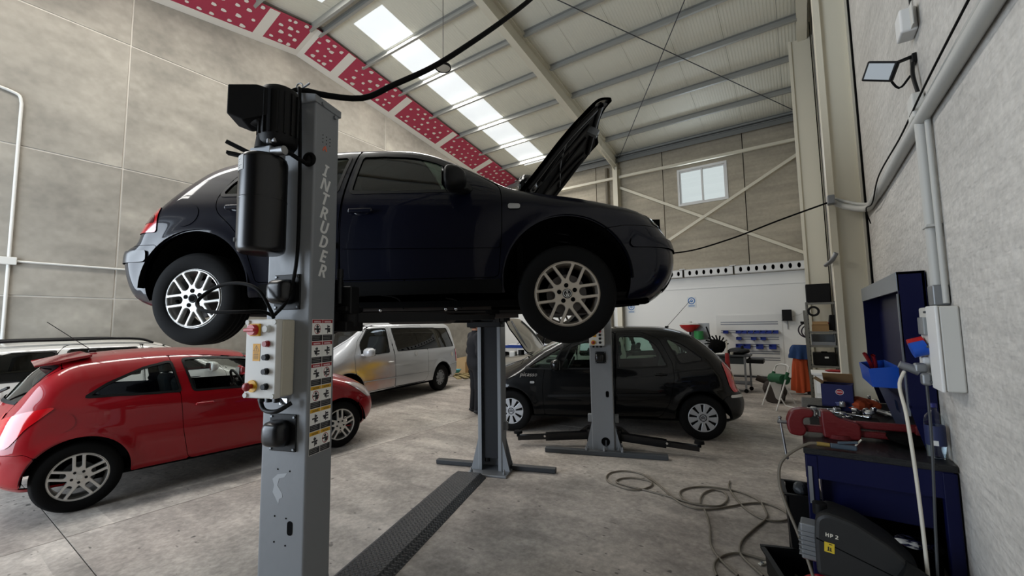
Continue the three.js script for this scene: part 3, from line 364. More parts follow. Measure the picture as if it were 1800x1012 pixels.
function mirrorPart(o, b, x, y, sd, m, sc = 1) { const z = b.sz(x, y - 0.03); const g = new THREE.SphereGeometry(0.115 * sc, 22, 16); const p = g.attributes.position; for (let i = 0; i < p.count; i++) { let X = p.getX(i), Y = p.getY(i), Z = p.getZ(i); const k = 0.115 * sc, q = (v) => Math.sign(v) * Math.pow(Math.abs(v / k), 0.72) * k; Y = q(Y) * 0.72; Z = q(Z) * 0.95; X = (X < 0 ? q(X) * 0.42 : X * 0.85); p.setXYZ(i, X, Y, Z); } g.computeVertexNormals();
  const r = mesh('door_mirror', [g.translate(x - 0.02, y, sd * (z + 0.13)), xf(new THREE.SphereGeometry(0.06 * sc, 12, 8).scale(1.1, 0.5, 1.4), x + 0.02, y - 0.045 * sc, sd * (z + 0.02))], m, o); mesh('mirror_glass', box(0.004, 0.12 * sc, 0.17 * sc, x - 0.071 * sc, y, sd * (z + 0.13)), M.chrome, r); return r; }
// ---------------------------------------------------------------- the raised dark blue hatchback
{
  const navyPaint = paint('#020414', { clearcoat: 0.5, clearcoatRoughness: 0.03, specularIntensity: 0.2 });
  const o = thing('hatchback_car', 'dark navy blue hatchback with raised bonnet, held up high on the lift', 'car', [-2.721, 1.532, -2.487], 30.5 * RAD);
  const wheels = [[1.2555, 0.307], [-1.2555, 0.322]];
  const s = {
    prof: [[1.62, 0.2], [1.9, 0.25], [2.06, 0.38], [2.11, 0.52], [2.1, 0.64], [2.055, 0.73], [1.985, 0.83], [1.89, 0.905], [1.72, 0.96], [1.45, 1.015], [1.2, 1.05], [0.98, 1.085], [0.86, 1.12], [0.7, 1.215], [0.5, 1.33], [0.3, 1.43], [0.12, 1.487], [-0.1, 1.51], [-0.5, 1.515], [-0.95, 1.485], [-1.25, 1.44], [-1.42, 1.38], [-1.57, 1.25], [-1.7, 1.11], [-1.79, 0.99], [-1.86, 0.84], [-1.885, 0.76], [-1.96, 0.71], [-1.99, 0.6], [-1.965, 0.46], [-1.9, 0.34], [-1.75, 0.27], [-1.5, 0.24], [-0.8, 0.26], [0, 0.26], [0.8, 0.26], [1.3, 0.22]],
    plan: [[-2.1, 0.7], [-1.9, 0.79], [-1.6, 0.835], [-1.1, 0.862], [-0.3, 0.868], [0.6, 0.868], [1.1, 0.862], [1.5, 0.845], [1.8, 0.81], [2.1, 0.72]],
    ins: [[0.15, 0.12], [0.26, 0.05], [0.4, 0.02], [0.55, 0.004], [0.68, 0.0], [0.82, 0.008], [0.95, 0.035], [1.03, 0.068], [1.2, 0.165], [1.4, 0.305], [1.55, 0.43]],
    k: 0.13, crown: 0.1, bf: 0.3, br: 0.16, dS: 0.062, h: 0.018, split: 0.2, flare: 0.014,
    arches: [[1.2555, 0.40, 0.405], [-1.2555, 0.40, 0.38]], wheels, wr: 0.316, track: 0.765, tw: 0.205, spin: 0.11, wheelKind: (x) => (x > 0 ? 'golf' : 'golfRear'),
    doors: [{ name: 'front_door', pts: [[-0.235, 0.42, 0.03], [0.82, 0.42, 0.03], [0.845, 0.7], [0.845, 0.95], [0.82, 1.06], [0.6, 1.21], [0.3, 1.4], [0.1, 1.46], [-0.25, 1.475, 0.02]], handle: [-0.1, 0.885] },
      { name: 'rear_door', pts: [[-0.245, 0.42, 0.02], [-0.255, 1.475, 0.02], [-0.7, 1.45], [-0.98, 1.37], [-1.12, 1.22], [-1.175, 1.03], [-1.14, 0.92], [-1.02, 0.82], [-0.9, 0.68], [-0.84, 0.5], [-0.82, 0.42, 0.02]], handle: [-0.98, 0.945] }],
    windows: [{ pts: [[-0.205, 1.03], [0.64, 1.015, 0.02], [0.52, 1.19], [0.37, 1.285], [0.19, 1.352], [-0.04, 1.378], [-0.215, 1.38]] }, { pts: [[-0.3, 1.035], [-1.155, 1.05, 0.03], [-1.12, 1.16], [-1.03, 1.265], [-0.9, 1.33], [-0.6, 1.375], [-0.3, 1.38]] }],
    frontBumper: [[1.3, 0.15], [1.5, 0.72], [1.62, 0.742], [2.3, 0.745], [2.3, 0.1]], rearBumper: [[-1.2, 0.1], [-1.5, 0.62], [-1.56, 0.7], [-2.3, 0.71], [-2.3, 0.1]],
    cowl: 0.9, hoodFront: 1.92, hoodHalf: 0.63, header: 0.14, rearHeader: -1.36, rearWindow: [1.02, 1.35, 0.56, 0.5], rearBumperTop: 0.71, drive: 1,
    extras: [
      { name: 'rub_strip', pts: [[-0.23, 0.63], [0.83, 0.61], [0.83, 0.652], [-0.23, 0.676]], r: 0.01, off: 0.012, th: 0.014, mat: navyPaint, h: 0.012 }, { name: 'rub_strip', pts: [[-0.26, 0.63], [-0.85, 0.64], [-0.87, 0.682], [-0.26, 0.676]], r: 0.01, off: 0.012, th: 0.014, mat: navyPaint, h: 0.012 },
      { name: 'rub_strip', pts: [[1.66, 0.6], [1.67, 0.665], [2.2, 0.66], [2.2, 0.6]], off: 0.012, th: 0.014, mat: navyPaint }, { name: 'rub_strip', pts: [[-1.62, 0.585], [-1.63, 0.665], [-2.2, 0.665], [-2.2, 0.585]], off: 0.012, th: 0.014, mat: M.gloss },
      { name: 'tail_lamp', pts: [[-1.57, 0.79], [-1.595, 0.985], [-1.7, 0.985], [-1.95, 0.79]], off: 0.006, mat: M.lampRed, h: 0.012 }, { name: 'tail_lamp_lens', pts: [[-1.6, 0.86], [-1.615, 0.92], [-1.85, 0.92], [-1.85, 0.86]], off: 0.008, mat: M.lampDark, r: 0.005, h: 0.012 },
      { name: 'tail_lamp', plane: 'B', pts: [[0.5, 0.79], [0.56, 0.985], [0.9, 0.985], [0.9, 0.79]], off: 0.006, mat: M.lampRed }, { name: 'tail_lamp', plane: 'B', pts: [[-0.5, 0.79], [-0.56, 0.985], [-0.9, 0.985], [-0.9, 0.79]], off: 0.006, mat: M.lampRed },
      { name: 'headlamp', pts: [[1.84, 0.755], [1.8, 0.88], [1.95, 0.9], [2.2, 0.755]], off: 0.006, mat: M.lampClear, wide: true }, { name: 'headlamp', plane: 'F', pts: [[0.36, 0.76], [0.36, 0.9], [0.9, 0.9], [0.9, 0.76]], mat: M.lampClear }, { name: 'headlamp', plane: 'F', pts: [[-0.36, 0.76], [-0.36, 0.9], [-0.9, 0.9], [-0.9, 0.76]], mat: M.lampClear }, { name: 'grille', plane: 'F', pts: [[-0.33, 0.76], [-0.33, 0.88], [0.33, 0.88], [0.33, 0.76]], mat: M.black }, { name: 'lower_grille', plane: 'F', pts: [[-0.6, 0.34], [-0.6, 0.47], [0.6, 0.47], [0.6, 0.34]], mat: M.matte },
      { name: 'side_repeater', pts: [[0.885, 0.868], [0.885, 0.905], [0.965, 0.9], [0.965, 0.866]], off: 0.01, r: 0.014, mat: M.lampClear, h: 0.008 },
      { name: 'fuel_flap', pts: circ(0.085, -1.355, 0.905, 20), r: 0, off: 0.0035, th: 0.006, mat: navyPaint, only: true, h: 0.012 },
      { name: 'sill_cover', pts: [[-0.82, 0.3], [0.84, 0.29], [0.84, 0.41], [-0.8, 0.41]], off: 0.006, mat: mat('#050505', 0.85, 0, { specularIntensity: 0.3 }) },
    ],
  };
  const b = vehicle(o, s, navyPaint, { near: 'R', glass: M.tint, rearGlass: M.tintDark, hoodOpen: true });
  for (const sd of [1, -1]) mirrorPart(o, b, 0.55, 1.055, sd, M.plastic, 0.95);
  // raised bonnet: outer skin, inner pressing with ribs, insulation, hinges
  const bo = sub('bonnet', o); bo.position.set(0.93, 1.085, 0); bo.rotation.z = 61 * RAD;
  const reg = rint(b.top(0.94, 1.95), poly([[0.94, -0.62], [1.5, -0.64], [1.8, -0.58], [1.95, -0.4], [1.97, 0], [1.95, 0.4], [1.8, 0.58], [1.5, 0.64], [0.94, 0.62], [0.92, 0]], 0.04));
  const skin = b.panel('T', reg, { h: 0.02, th: 0.02 }).translate(-0.93, -1.085, 0), lin = b.panel('T', inset(reg, 0.025), { h: 0.03, off: -0.028, th: 0 }).translate(-0.93, -1.085, 0);
  mesh('bonnet_skin', skin, navyPaint, bo); mesh('bonnet_inner', lin, M.black, bo);
  const yh = (x, z) => b.sy(x + 0.93, z) - 1.085 - 0.036, rib = (pts, r) => mesh('bonnet_rib', tube(pts.map(([x, z]) => [x, yh(x, z), z]), r, 24, 6), M.plastic, bo);
  for (const sd of [1, -1]) { rib([[0.05, sd * 0.55], [0.5, sd * 0.56], [0.85, sd * 0.47]], 0.022); rib([[0.08, sd * 0.1], [0.4, sd * 0.3], [0.86, sd * 0.4]], 0.018); rib([[0.06, sd * 0.3], [0.3, sd * 0.2], [0.88, sd * 0.12]], 0.015); }
  rib([[0.9, -0.45], [0.96, 0], [0.9, 0.45]], 0.024); rib([[0.06, -0.55], [0.05, 0], [0.06, 0.55]], 0.02); rib([[0.5, -0.5], [0.52, 0], [0.5, 0.5]], 0.014);
  mesh('bonnet_latch', [box(0.06, 0.09, 0.05, 0.9, yh(0.9, 0) - 0.04, 0), rod([0.88, yh(0.88, 0) - 0.1, 0.02], [0.93, yh(0.9, 0), -0.02], 0.006)], M.zinc, bo);
  mesh('bonnet_insulation', rb(0.5, 0.012, 0.72, 0.42, yh(0.42, 0.2) + 0.008, 0, 0.006, 0, 0, -0.13), M.matte, bo);
  mesh('bonnet_hinge', [0.5, -0.5].map((z) => bar([-0.1, -0.06, z], [0.09, 0.0, z], 0.03, 0.02)), M.black, bo);
  // engine bay
  mesh('engine_bay', [box(1.05, 0.5, 1.2, 1.4, 0.58, 0), box(0.05, 0.35, 1.24, 0.92, 0.86, 0)], M.matte, o);
  mesh('engine_cover', [rb(0.45, 0.18, 0.5, 1.35, 0.86, 0.05, 0.05), cyl(0.06, 0.06, 0.14, 1.1, 0.95, 0.45), rb(0.2, 0.2, 0.25, 1.2, 0.9, -0.4, 0.02)], M.plastic, o);
  mesh('washer_hose_bag', (() => { const g = new THREE.IcosahedronGeometry(0.1, 3), p = g.attributes.position; for (let i = 0; i < p.count; i++) { const k = 1 + 0.35 * (fbm(p.getX(i) * 5 + 3, p.getY(i) * 5 + p.getZ(i) * 4 + 3, 8, 3) - 0.5); p.setXYZ(i, p.getX(i) * k * 0.8, p.getY(i) * k * 0.75, p.getZ(i) * k); } g.computeVertexNormals(); return g.translate(1.0, 1.17, 0.42); })(), M.gloss, o);
  // underside
  mesh('exhaust', [tube([[0.9, 0.2, 0.05], [0.2, 0.19, 0.1], [-0.6, 0.2, 0.12], [-1.1, 0.22, 0.2]], 0.03, 24, 10), rb(0.55, 0.14, 0.3, 0.1, 0.2, 0.1, 0.06), rb(0.4, 0.16, 0.6, -1.62, 0.3, 0.1, 0.07)], M.grime, o);
  mesh('rear_axle', [rod([-1.25, 0.3, -0.7], [-1.25, 0.3, 0.7], 0.04, 12), bar([-0.85, 0.3, 0.52], [-1.3, 0.3, 0.6], 0.07, 0.06), bar([-0.85, 0.3, -0.52], [-1.3, 0.3, -0.6], 0.07, 0.06)], M.greyDark, o);
  mesh('front_subframe', [box(0.5, 0.1, 0.9, 1.2, 0.24, 0), bar([1.2, 0.25, 0.4], [1.25, 0.29, 0.72], 0.06, 0.05), bar([1.2, 0.25, -0.4], [1.25, 0.29, -0.72], 0.06, 0.05)], M.grime, o);
  for (const sd of [1, -1]) { const st = mesh('suspension_strut', rod([1.25, 0.3, sd * 0.6], [1.23, 0.8, sd * 0.55], 0.03, 12), M.greyDark, o); const sp = []; for (let i = 0; i <= 60; i++) { const t = i / 60; sp.push([1.245 + 0.065 * Math.cos(t * 31), mix(0.5, 0.78, t), sd * mix(0.58, 0.55, t) + 0.065 * Math.sin(t * 31)]); } mesh('coil_spring', tube(sp, 0.009, 150, 5), M.plastic, st); }
  mesh('sill_jack_seam', [box(1.5, 0.03, 0.02, 0.0, 0.235, 0.7), box(1.5, 0.03, 0.02, 0.0, 0.235, -0.7)], M.grime, o);
  // brake pipes with bright clips along the sill edge
  mesh('brake_pipe', [tube([[0.15, 0.23, 0.72], [0.12, 0.3, 0.74], [0.0, 0.33, 0.76]], 0.006, 12, 5), tube([[0.55, 0.23, 0.72], [0.52, 0.28, 0.74], [0.45, 0.3, 0.76]], 0.006, 12, 5)], M.black, o);
  for (const x of [0.0, 0.45, 0.52]) mesh('pipe_clip', sph(0.012, x, 0.225, 0.75, 8), M.chrome, o);
  // aerial fin at the rear of the roof seen against the boards: roof bar foot
  const rf = thing('roof_bar_mount', 'black clamp bracket standing on the blue car roof', 'bracket', o.localToWorld(V(-0.02, 1.5, -0.3)) && (o.updateMatrixWorld(), o.localToWorld(V(-0.02, 1.5, -0.3))), 30.5 * RAD);
  mesh('foot', ext(rpoly([[-0.1, 0], [0.12, 0], [0.04, 0.1], [-0.01, 0.16], [-0.06, 0.15]], 0.02), 0.04, 0.004).translate(0, 0, -0.02), M.plastic, rf); mesh('arm', bar([-0.01, 0.17, 0], [0.13, 0.0, 0], 0.022, 0.03), M.black, rf); mesh('knob', sph(0.024, -0.02, 0.185, 0, 12), M.black, rf);
}
// ---------------------------------------------------------------- cars standing on the floor
{ // red three-door hatchback
  const red = paint('#8f0613', { clearcoatRoughness: 0.04 });
  const o = thing('hatchback_car', 'shiny red three-door hatchback parked beside the white estate car', 'car', [-6.264, 0, -2.357], 84.3 * RAD);
  const s = {
    prof: [[1.5, 0.17], [1.8, 0.22], [1.96, 0.34], [2.0, 0.48], [1.965, 0.62], [1.86, 0.77], [1.7, 0.87], [1.45, 0.955], [1.2, 1.02], [0.98, 1.07], [0.75, 1.17], [0.5, 1.265], [0.25, 1.345], [0.0, 1.39], [-0.35, 1.425], [-0.75, 1.43], [-1.1, 1.41], [-1.36, 1.375], [-1.48, 1.32], [-1.6, 1.22], [-1.7, 1.075], [-1.79, 0.93], [-1.83, 0.8], [-1.86, 0.66], [-1.87, 0.5], [-1.83, 0.32], [-1.7, 0.23], [-1.4, 0.2], [-0.6, 0.2], [0.6, 0.2], [1.2, 0.18]],
    plan: [[-2, 0.68], [-1.7, 0.8], [-1.3, 0.85], [-0.5, 0.862], [0.5, 0.862], [1.1, 0.858], [1.5, 0.83], [1.8, 0.77], [2.05, 0.68]],
    ins: [[0.12, 0.1], [0.22, 0.04], [0.4, 0.015], [0.6, 0.0], [0.78, 0.006], [0.92, 0.03], [1.02, 0.07], [1.2, 0.14], [1.38, 0.245], [1.5, 0.34]],
    k: 0.16, crown: 0.1, bf: 0.34, br: 0.22, dS: 0.07, h: 0.02, split: 0.2, flare: 0.018, arches: [[1.2555, 0.315, 0.355], [-1.2555, 0.315, 0.355]], wheels: [[1.2555, 0.31], [-1.2555, 0.31]], wr: 0.31, track: 0.755, tw: 0.2, spin: 0.35, wheelKind: () => 'corsa',
    doors: [{ name: 'door', pts: [[-0.44, 0.27, 0.06], [0.72, 0.25, 0.06], [0.78, 0.6], [0.77, 0.92], [0.68, 1.13], [0.4, 1.31], [0.1, 1.4], [-0.3, 1.42], [-0.62, 1.4, 0.02], [-0.53, 0.98], [-0.5, 0.6]], handle: [-0.32, 0.835] }],
    windows: [{ pts: [[-1.245, 1.02, 0.012], [-1.09, 1.13], [-0.82, 1.255], [-0.6, 1.305], [-0.525, 0.985]], r: 0.03 }, { pts: [[-0.5, 1.318], [-0.27, 1.325], [0.1, 1.29], [0.36, 1.2], [0.64, 1.03, 0.02], [0.6, 0.95], [-0.41, 0.98]], r: 0.03 }],
    frontBumper: [[1.3, 0.1], [1.5, 0.5], [1.55, 0.62], [2.3, 0.66], [2.3, 0]], rearBumper: [[-1.2, 0.05], [-1.5, 0.5], [-1.6, 0.58], [-2.3, 0.6], [-2.3, 0]],
    cowl: 0.98, hoodFront: 1.8, header: 0.12, rearHeader: -1.4, rearWindow: [1.0, 1.3, 0.6, 0.52], rearBumperTop: 0.6, drive: 1, dashX: 0.7, dashY: 0.84, seatX: -0.1, seatY: 0.45,
    extras: [{ name: 'tail_lamp', pts: [[-1.42, 0.965, 0.01], [-1.62, 0.93], [-1.95, 0.78], [-1.95, 0.6], [-1.7, 0.64], [-1.6, 0.8]], off: 0.007, mat: M.lampRed, r: 0.03 }, { name: 'tail_lamp', plane: 'B', pts: [[0.5, 0.74], [0.52, 0.93], [0.9, 0.95], [0.9, 0.6], [0.62, 0.62]], off: 0.007, mat: M.lampRed }, { name: 'tail_lamp', plane: 'B', pts: [[-0.5, 0.74], [-0.52, 0.93], [-0.9, 0.95], [-0.9, 0.6], [-0.62, 0.62]], off: 0.007, mat: M.lampRed },
      { name: 'headlamp', pts: [[1.3, 0.885, 0.01], [1.52, 0.84], [1.9, 0.72], [1.9, 0.6], [1.68, 0.63], [1.48, 0.78]], off: 0.005, mat: M.lampClear, wide: true }, { name: 'headlamp', plane: 'F', pts: [[0.5, 0.62], [0.52, 0.78], [0.9, 0.84], [0.9, 0.6]], mat: M.lampClear }, { name: 'headlamp', plane: 'F', pts: [[-0.5, 0.62], [-0.52, 0.78], [-0.9, 0.84], [-0.9, 0.6]], mat: M.lampClear },
      { name: 'fuel_flap', pts: circ(0.082, -1.385, 0.815, 20), r: 0, off: 0.0035, th: 0.006, mat: red, only: true, h: 0.012 }, { name: 'bumper_strip', pts: [[-1.72, 0.5], [-1.75, 0.56], [-2.2, 0.57], [-2.2, 0.5]], off: 0.008, mat: red }, { name: 'lower_grille', plane: 'F', pts: [[-0.6, 0.3], [-0.6, 0.42], [0.6, 0.42], [0.6, 0.3]], mat: M.matte }] };
  const b = vehicle(o, s, red, { near: 'R', glass: M.clear, rearGlass: glass('#9aa9a4'), screen: M.clear });
  for (const sd of [1, -1]) mirrorPart(o, b, 0.6, 1.0, sd, red);
  mesh('roof_spoiler', (() => { const g = ext(rpoly([[-1.58, 1.315], [-1.36, 1.375], [-1.2, 1.405], [-1.2, 1.38], [-1.46, 1.32]], 0.006), 1.12, 0.008); return g.translate(0, 0.006, -0.56); })(), red, o);
  const an = mesh('aerial_base', rb(0.07, 0.03, 0.035, -1.15, 1.425, 0, 0.012), M.plastic, o); mesh('aerial', rod([-1.16, 1.435, 0], [-1.5, 1.74, 0], 0.004, 6), M.plastic, an);
  mesh('rear_wiper', [rb(0.06, 0.06, 0.08, -1.83, 1.02, 0, 0.02), bar([-1.82, 1.04, 0], [-1.72, 1.13, 0.34], 0.02, 0.02)], M.plastic, o);
  mesh('number_plate', rb(0.012, 0.11, 0.5, -1.885, 0.72, 0, 0.004), M.white, o);
}
{ // black compact people carrier
  const blk = paint('#020304', { clearcoat: 0.55, specularIntensity: 0.2 });
  const o = thing('people_carrier', 'black tall family car with silver hub caps behind the lowered lift arms', 'car', [-2.776, 0, -6.732], 200.45 * RAD);
  const s = {
    prof: [[1.6, 0.19], [1.95, 0.25], [2.1, 0.4], [2.1, 0.56], [2.02, 0.7], [1.85, 0.82], [1.6, 0.93], [1.4, 1.02], [1.2, 1.12], [0.9, 1.275], [0.55, 1.425], [0.2, 1.53], [-0.2, 1.585], [-0.6, 1.59], [-1.0, 1.565], [-1.32, 1.475], [-1.56, 1.32], [-1.78, 1.11], [-1.9, 0.95], [-1.96, 0.7], [-2.03, 0.6], [-2.05, 0.45], [-1.99, 0.3], [-1.75, 0.22], [-1.3, 0.21], [0, 0.21], [1.2, 0.2]],
    plan: [[-2.1, 0.7], [-1.8, 0.82], [-1.3, 0.865], [-0.4, 0.876], [0.6, 0.876], [1.2, 0.868], [1.6, 0.835], [1.9, 0.77], [2.15, 0.68]],
    ins: [[0.15, 0.1], [0.25, 0.04], [0.4, 0.012], [0.6, 0.0], [0.8, 0.008], [0.95, 0.04], [1.05, 0.075], [1.25, 0.14], [1.45, 0.23], [1.6, 0.34]],
    k: 0.15, crown: 0.1, bf: 0.3, br: 0.2, dS: 0.07, h: 0.022, split: 0.3, flare: 0.014, arches: [[1.38, 0.315, 0.36], [-1.38, 0.315, 0.36]], wheels: [[1.38, 0.31], [-1.38, 0.31]], wr: 0.31, track: 0.765, tw: 0.19, spin: 0.2, wheelKind: () => 'picasso',
    doors: [{ name: 'front_door', pts: [[-0.19, 0.29, 0.03], [0.86, 0.27, 0.06], [0.88, 0.7], [0.84, 1.0], [0.72, 1.16], [0.4, 1.36], [0.1, 1.45], [-0.22, 1.5, 0.02]], handle: [-0.05, 0.88] }, { name: 'rear_door', pts: [[-0.2, 0.29, 0.03], [-0.23, 1.5, 0.02], [-0.62, 1.5], [-0.86, 1.4], [-1.02, 1.05], [-1.03, 0.85], [-0.95, 0.5], [-0.82, 0.3, 0.05]], handle: [-0.85, 0.9] }],
    windows: [{ pts: [[0.45, 1.285], [0.17, 1.385], [-0.16, 1.43], [-0.165, 0.975], [0.6, 0.96, 0.02]] }, { pts: [[1.16, 0.965, 0.02], [0.56, 1.315, 0.02], [0.74, 0.955, 0.02]], r: 0.02 }, { pts: [[-0.24, 0.98], [-0.275, 1.445], [-0.6, 1.445], [-0.8, 1.345, 0.08], [-0.955, 1.01]] }, { pts: [[-0.93, 1.42, 0.03], [-1.17, 1.335, 0.08], [-1.47, 1.1, 0.04], [-1.12, 1.045]] }],
    frontBumper: [[1.4, 0.1], [1.6, 0.55], [1.7, 0.62], [2.4, 0.64], [2.4, 0]], rearBumper: [[-1.4, 0.1], [-1.6, 0.5], [-1.7, 0.61], [-2.4, 0.62], [-2.4, 0]],
    cowl: 1.25, hoodFront: 1.92, header: 0.3, rearHeader: -1.3, rearWindow: [1.0, 1.42, 0.6, 0.52], rearBumperTop: 0.62, drive: 1, dashX: 0.85, dashY: 0.88, seatX: 0.1, seatY: 0.5, rearSeatX: -0.7,
    extras: [{ name: 'tail_lamp', pts: [[-1.68, 1.06], [-1.745, 0.75], [-1.8, 0.66], [-2.1, 0.66], [-2.0, 1.06]], off: 0.008, mat: M.lampRed, r: 0.02 }, { name: 'tail_lamp', plane: 'B', pts: [[0.62, 0.68], [0.58, 1.05], [0.9, 1.05], [0.9, 0.68]], off: 0.008, mat: M.lampRed }, { name: 'tail_lamp', plane: 'B', pts: [[-0.62, 0.68], [-0.58, 1.05], [-0.9, 1.05], [-0.9, 0.68]], off: 0.008, mat: M.lampRed },
      { name: 'reverse_lamp', pts: [[-1.79, 0.83], [-1.81, 0.93], [-1.9, 0.93], [-1.9, 0.83]], off: 0.011, mat: M.lampAmber, r: 0.02, h: 0.012 },
      { name: 'door_moulding', pts: [[-0.22, 0.58], [-0.9, 0.6], [-0.9, 0.635], [-0.22, 0.62]], r: 0.01, off: 0.014, th: 0.016, mat: M.plastic }, { name: 'door_moulding', pts: [[-0.18, 0.58], [0.8, 0.54], [0.8, 0.58], [-0.18, 0.62]], r: 0.01, off: 0.014, th: 0.016, mat: M.plastic },
      { name: 'bumper_strip', pts: [[-1.75, 0.59], [-1.75, 0.625], [-2.2, 0.625], [-2.2, 0.59]], off: 0.012, mat: M.alloy, r: 0.01 }, { name: 'side_repeater', pts: [[1.0, 0.74], [1.0, 0.775], [1.07, 0.775], [1.07, 0.74]], off: 0.01, r: 0.014, mat: M.lampClear, h: 0.01 }, { name: 'headlamp', pts: [[1.45, 0.86], [1.75, 0.78], [2.1, 0.66], [1.8, 0.66], [1.6, 0.74]], off: 0.005, mat: M.lampClear, wide: true }] };
  const b = vehicle(o, s, blk, { near: 'L', glass: M.tintGreen, screen: M.tintGreen });
  for (const sd of [1, -1]) mirrorPart(o, b, 0.66, 1.03, sd, blk);
  { const g = text('picasso', 0.055, 0.003); const p = g.attributes.position; for (let i = 0; i < p.count; i++) p.setX(i, p.getX(i) + p.getY(i) * 0.3); mesh('wing_script', g.rotateY(Math.PI).translate(0, 0, 0).applyMatrix4(new THREE.Matrix4().makeTranslation(1.09, 0.865, -b.sz(1.09, 0.865) - 0.006)), M.chrome, o); }
  const an = mesh('aerial_base', rb(0.06, 0.03, 0.04, -1.05, 1.57, 0, 0.012), M.plastic, o); mesh('aerial', rod([-1.06, 1.58, 0], [-1.42, 1.98, 0], 0.004, 6), M.plastic, an);
  mesh('bonnet_edge', tube([[1.85, 0.83, -0.66], [1.4, 1.02, -0.72], [1.2, 1.09, -0.72]], 0.008, 16, 6), M.gloss, o);
}
{ // silver van with a painted flame on its front door
  const silver = paint('#b9bbbd', { roughness: 0.35, metalness: 0.2 });
  // airbrushed flame on the front door and wing, vertex coloured
  const o = thing('passenger_van', 'silver van with a yellow and orange airbrushed flame on its front door', 'van', [-8.332, 0, -6.306], 277.53 * RAD);
  const s = {
    prof: [[1.9, 0.22], [2.2, 0.28], [2.33, 0.45], [2.33, 0.68], [2.26, 0.88], [2.12, 1.02], [1.9, 1.12], [1.72, 1.22], [1.5, 1.34], [1.2, 1.53], [0.95, 1.67], [0.7, 1.735], [0.2, 1.76], [-0.6, 1.77], [-1.5, 1.76], [-2.05, 1.72], [-2.2, 1.64], [-2.3, 1.35], [-2.37, 1.0], [-2.41, 0.66], [-2.4, 0.4], [-2.28, 0.27], [-1.8, 0.24], [0, 0.24], [1.3, 0.22]],
    plan: [[-2.45, 0.8], [-2.2, 0.87], [-1.6, 0.925], [0, 0.94], [1.0, 0.94], [1.6, 0.915], [2.0, 0.85], [2.35, 0.75]], ins: [[0.15, 0.08], [0.3, 0.025], [0.5, 0.0], [0.8, 0.002], [1.0, 0.02], [1.1, 0.04], [1.35, 0.1], [1.6, 0.17], [1.8, 0.26]],
    k: 0.14, crown: 0.08, bf: 0.25, br: 0.08, dS: 0.07, h: 0.025, split: 1.0, flare: 0.016, arches: [[1.5, 0.35, 0.4], [-1.5, 0.35, 0.38]], wheels: [[1.5, 0.325], [-1.5, 0.325]], wr: 0.325, track: 0.82, tw: 0.2, spin: 0.1, wheelKind: () => 'vito',
    doors: [{ name: 'front_door', pts: [[0.21, 0.33, 0.03], [1.12, 0.33, 0.06], [1.32, 0.7], [1.33, 1.05], [1.2, 1.36], [0.95, 1.58], [0.8, 1.64], [0.35, 1.65, 0.02], [0.22, 1.06]], handle: [0.36, 0.87], handleMat: M.alloy }, { name: 'sliding_door', pts: [[0.195, 0.33, 0.03], [0.205, 1.06], [0.3, 1.65, 0.02], [-0.85, 1.66, 0.02], [-0.95, 1.06], [-0.93, 0.45, 0.03], [-0.85, 0.33]] }],
    windows: [{ pts: [[1.155, 1.3], [0.9, 1.585], [0.37, 1.595], [0.35, 1.085], [1.15, 1.06]], glass: M.clear }, { pts: [[0.2, 1.6], [-1.9, 1.575], [-2.12, 1.08, 0.05], [0.1, 1.085]], glass: M.tintDark, r: 0.05 }],
    frontBumper: [[1.5, 0.1], [1.85, 0.55], [1.95, 0.66], [2.6, 0.68], [2.6, 0]], rearBumper: [[-1.5, 0.1], [-1.75, 0.5], [-1.85, 0.62], [-2.6, 0.64], [-2.6, 0]],
    cowl: 1.72, hoodFront: 2.15, header: 0.85, rearHeader: -2.12, rearWindow: [1.05, 1.58, 0.66, 0.6], rearBumperTop: 0.64, drive: 1, dashX: 1.35, dashY: 1.0, seatX: 0.6, seatY: 0.78, seatZ: 0.48, rearSeatX: -0.9,
    extras: [{ name: 'tail_lamp', pts: [[-2.19, 0.68], [-2.17, 1.02], [-2.5, 1.02], [-2.5, 0.68]], off: 0.008, mat: M.lampRed }, { name: 'fuel_flap', pts: [[-1.95, 0.83], [-1.95, 0.93], [-2.05, 0.93], [-2.05, 0.83]], off: 0.004, mat: M.ivory, r: 0.02, only: true }, { name: 'door_moulding', pts: [[1.17, 0.53], [-1.03, 0.51], [-1.03, 0.535], [1.17, 0.555]], r: 0.005, off: 0.012, mat: silver }, { name: 'crease', pts: [[0.2, 0.735], [-1.9, 0.79], [-1.9, 0.81], [0.2, 0.755]], r: 0.004, off: 0.008, mat: silver },
      { name: 'slide_rail', pts: [[-0.97, 0.79], [-2.0, 0.795], [-2.0, 0.815], [-0.97, 0.81]], r: 0.004, off: 0.007, mat: M.zinc }, { name: 'lock_button', pts: circ(0.055, -0.5, 1.0, 16), r: 0, off: 0.008, mat: M.lampClear, only: true, h: 0.014 }, { name: 'headlamp', pts: [[1.85, 0.75], [1.85, 0.98], [2.2, 0.98], [2.4, 0.75]], off: 0.006, mat: M.lampClear, wide: true }] };
  const b = vehicle(o, s, silver, { near: 'L', glass: M.tintDark, screen: M.clear });
  for (const sd of [1, -1]) mirrorPart(o, b, 1.08, 1.12, sd, silver, 1.15);
  mesh('roof_box_rail', [rb(1.6, 0.04, 0.05, 0.2, 1.79, -0.6, 0.015)], M.plastic, o);
  // the airbrushed flame: thin paint film over door and wing panels with vertex colours
  const flame = new THREE.MeshPhysicalMaterial({ vertexColors: true, roughness: 0.35, clearcoat: 1, clearcoatRoughness: 0.05, metalness: 0.2 });
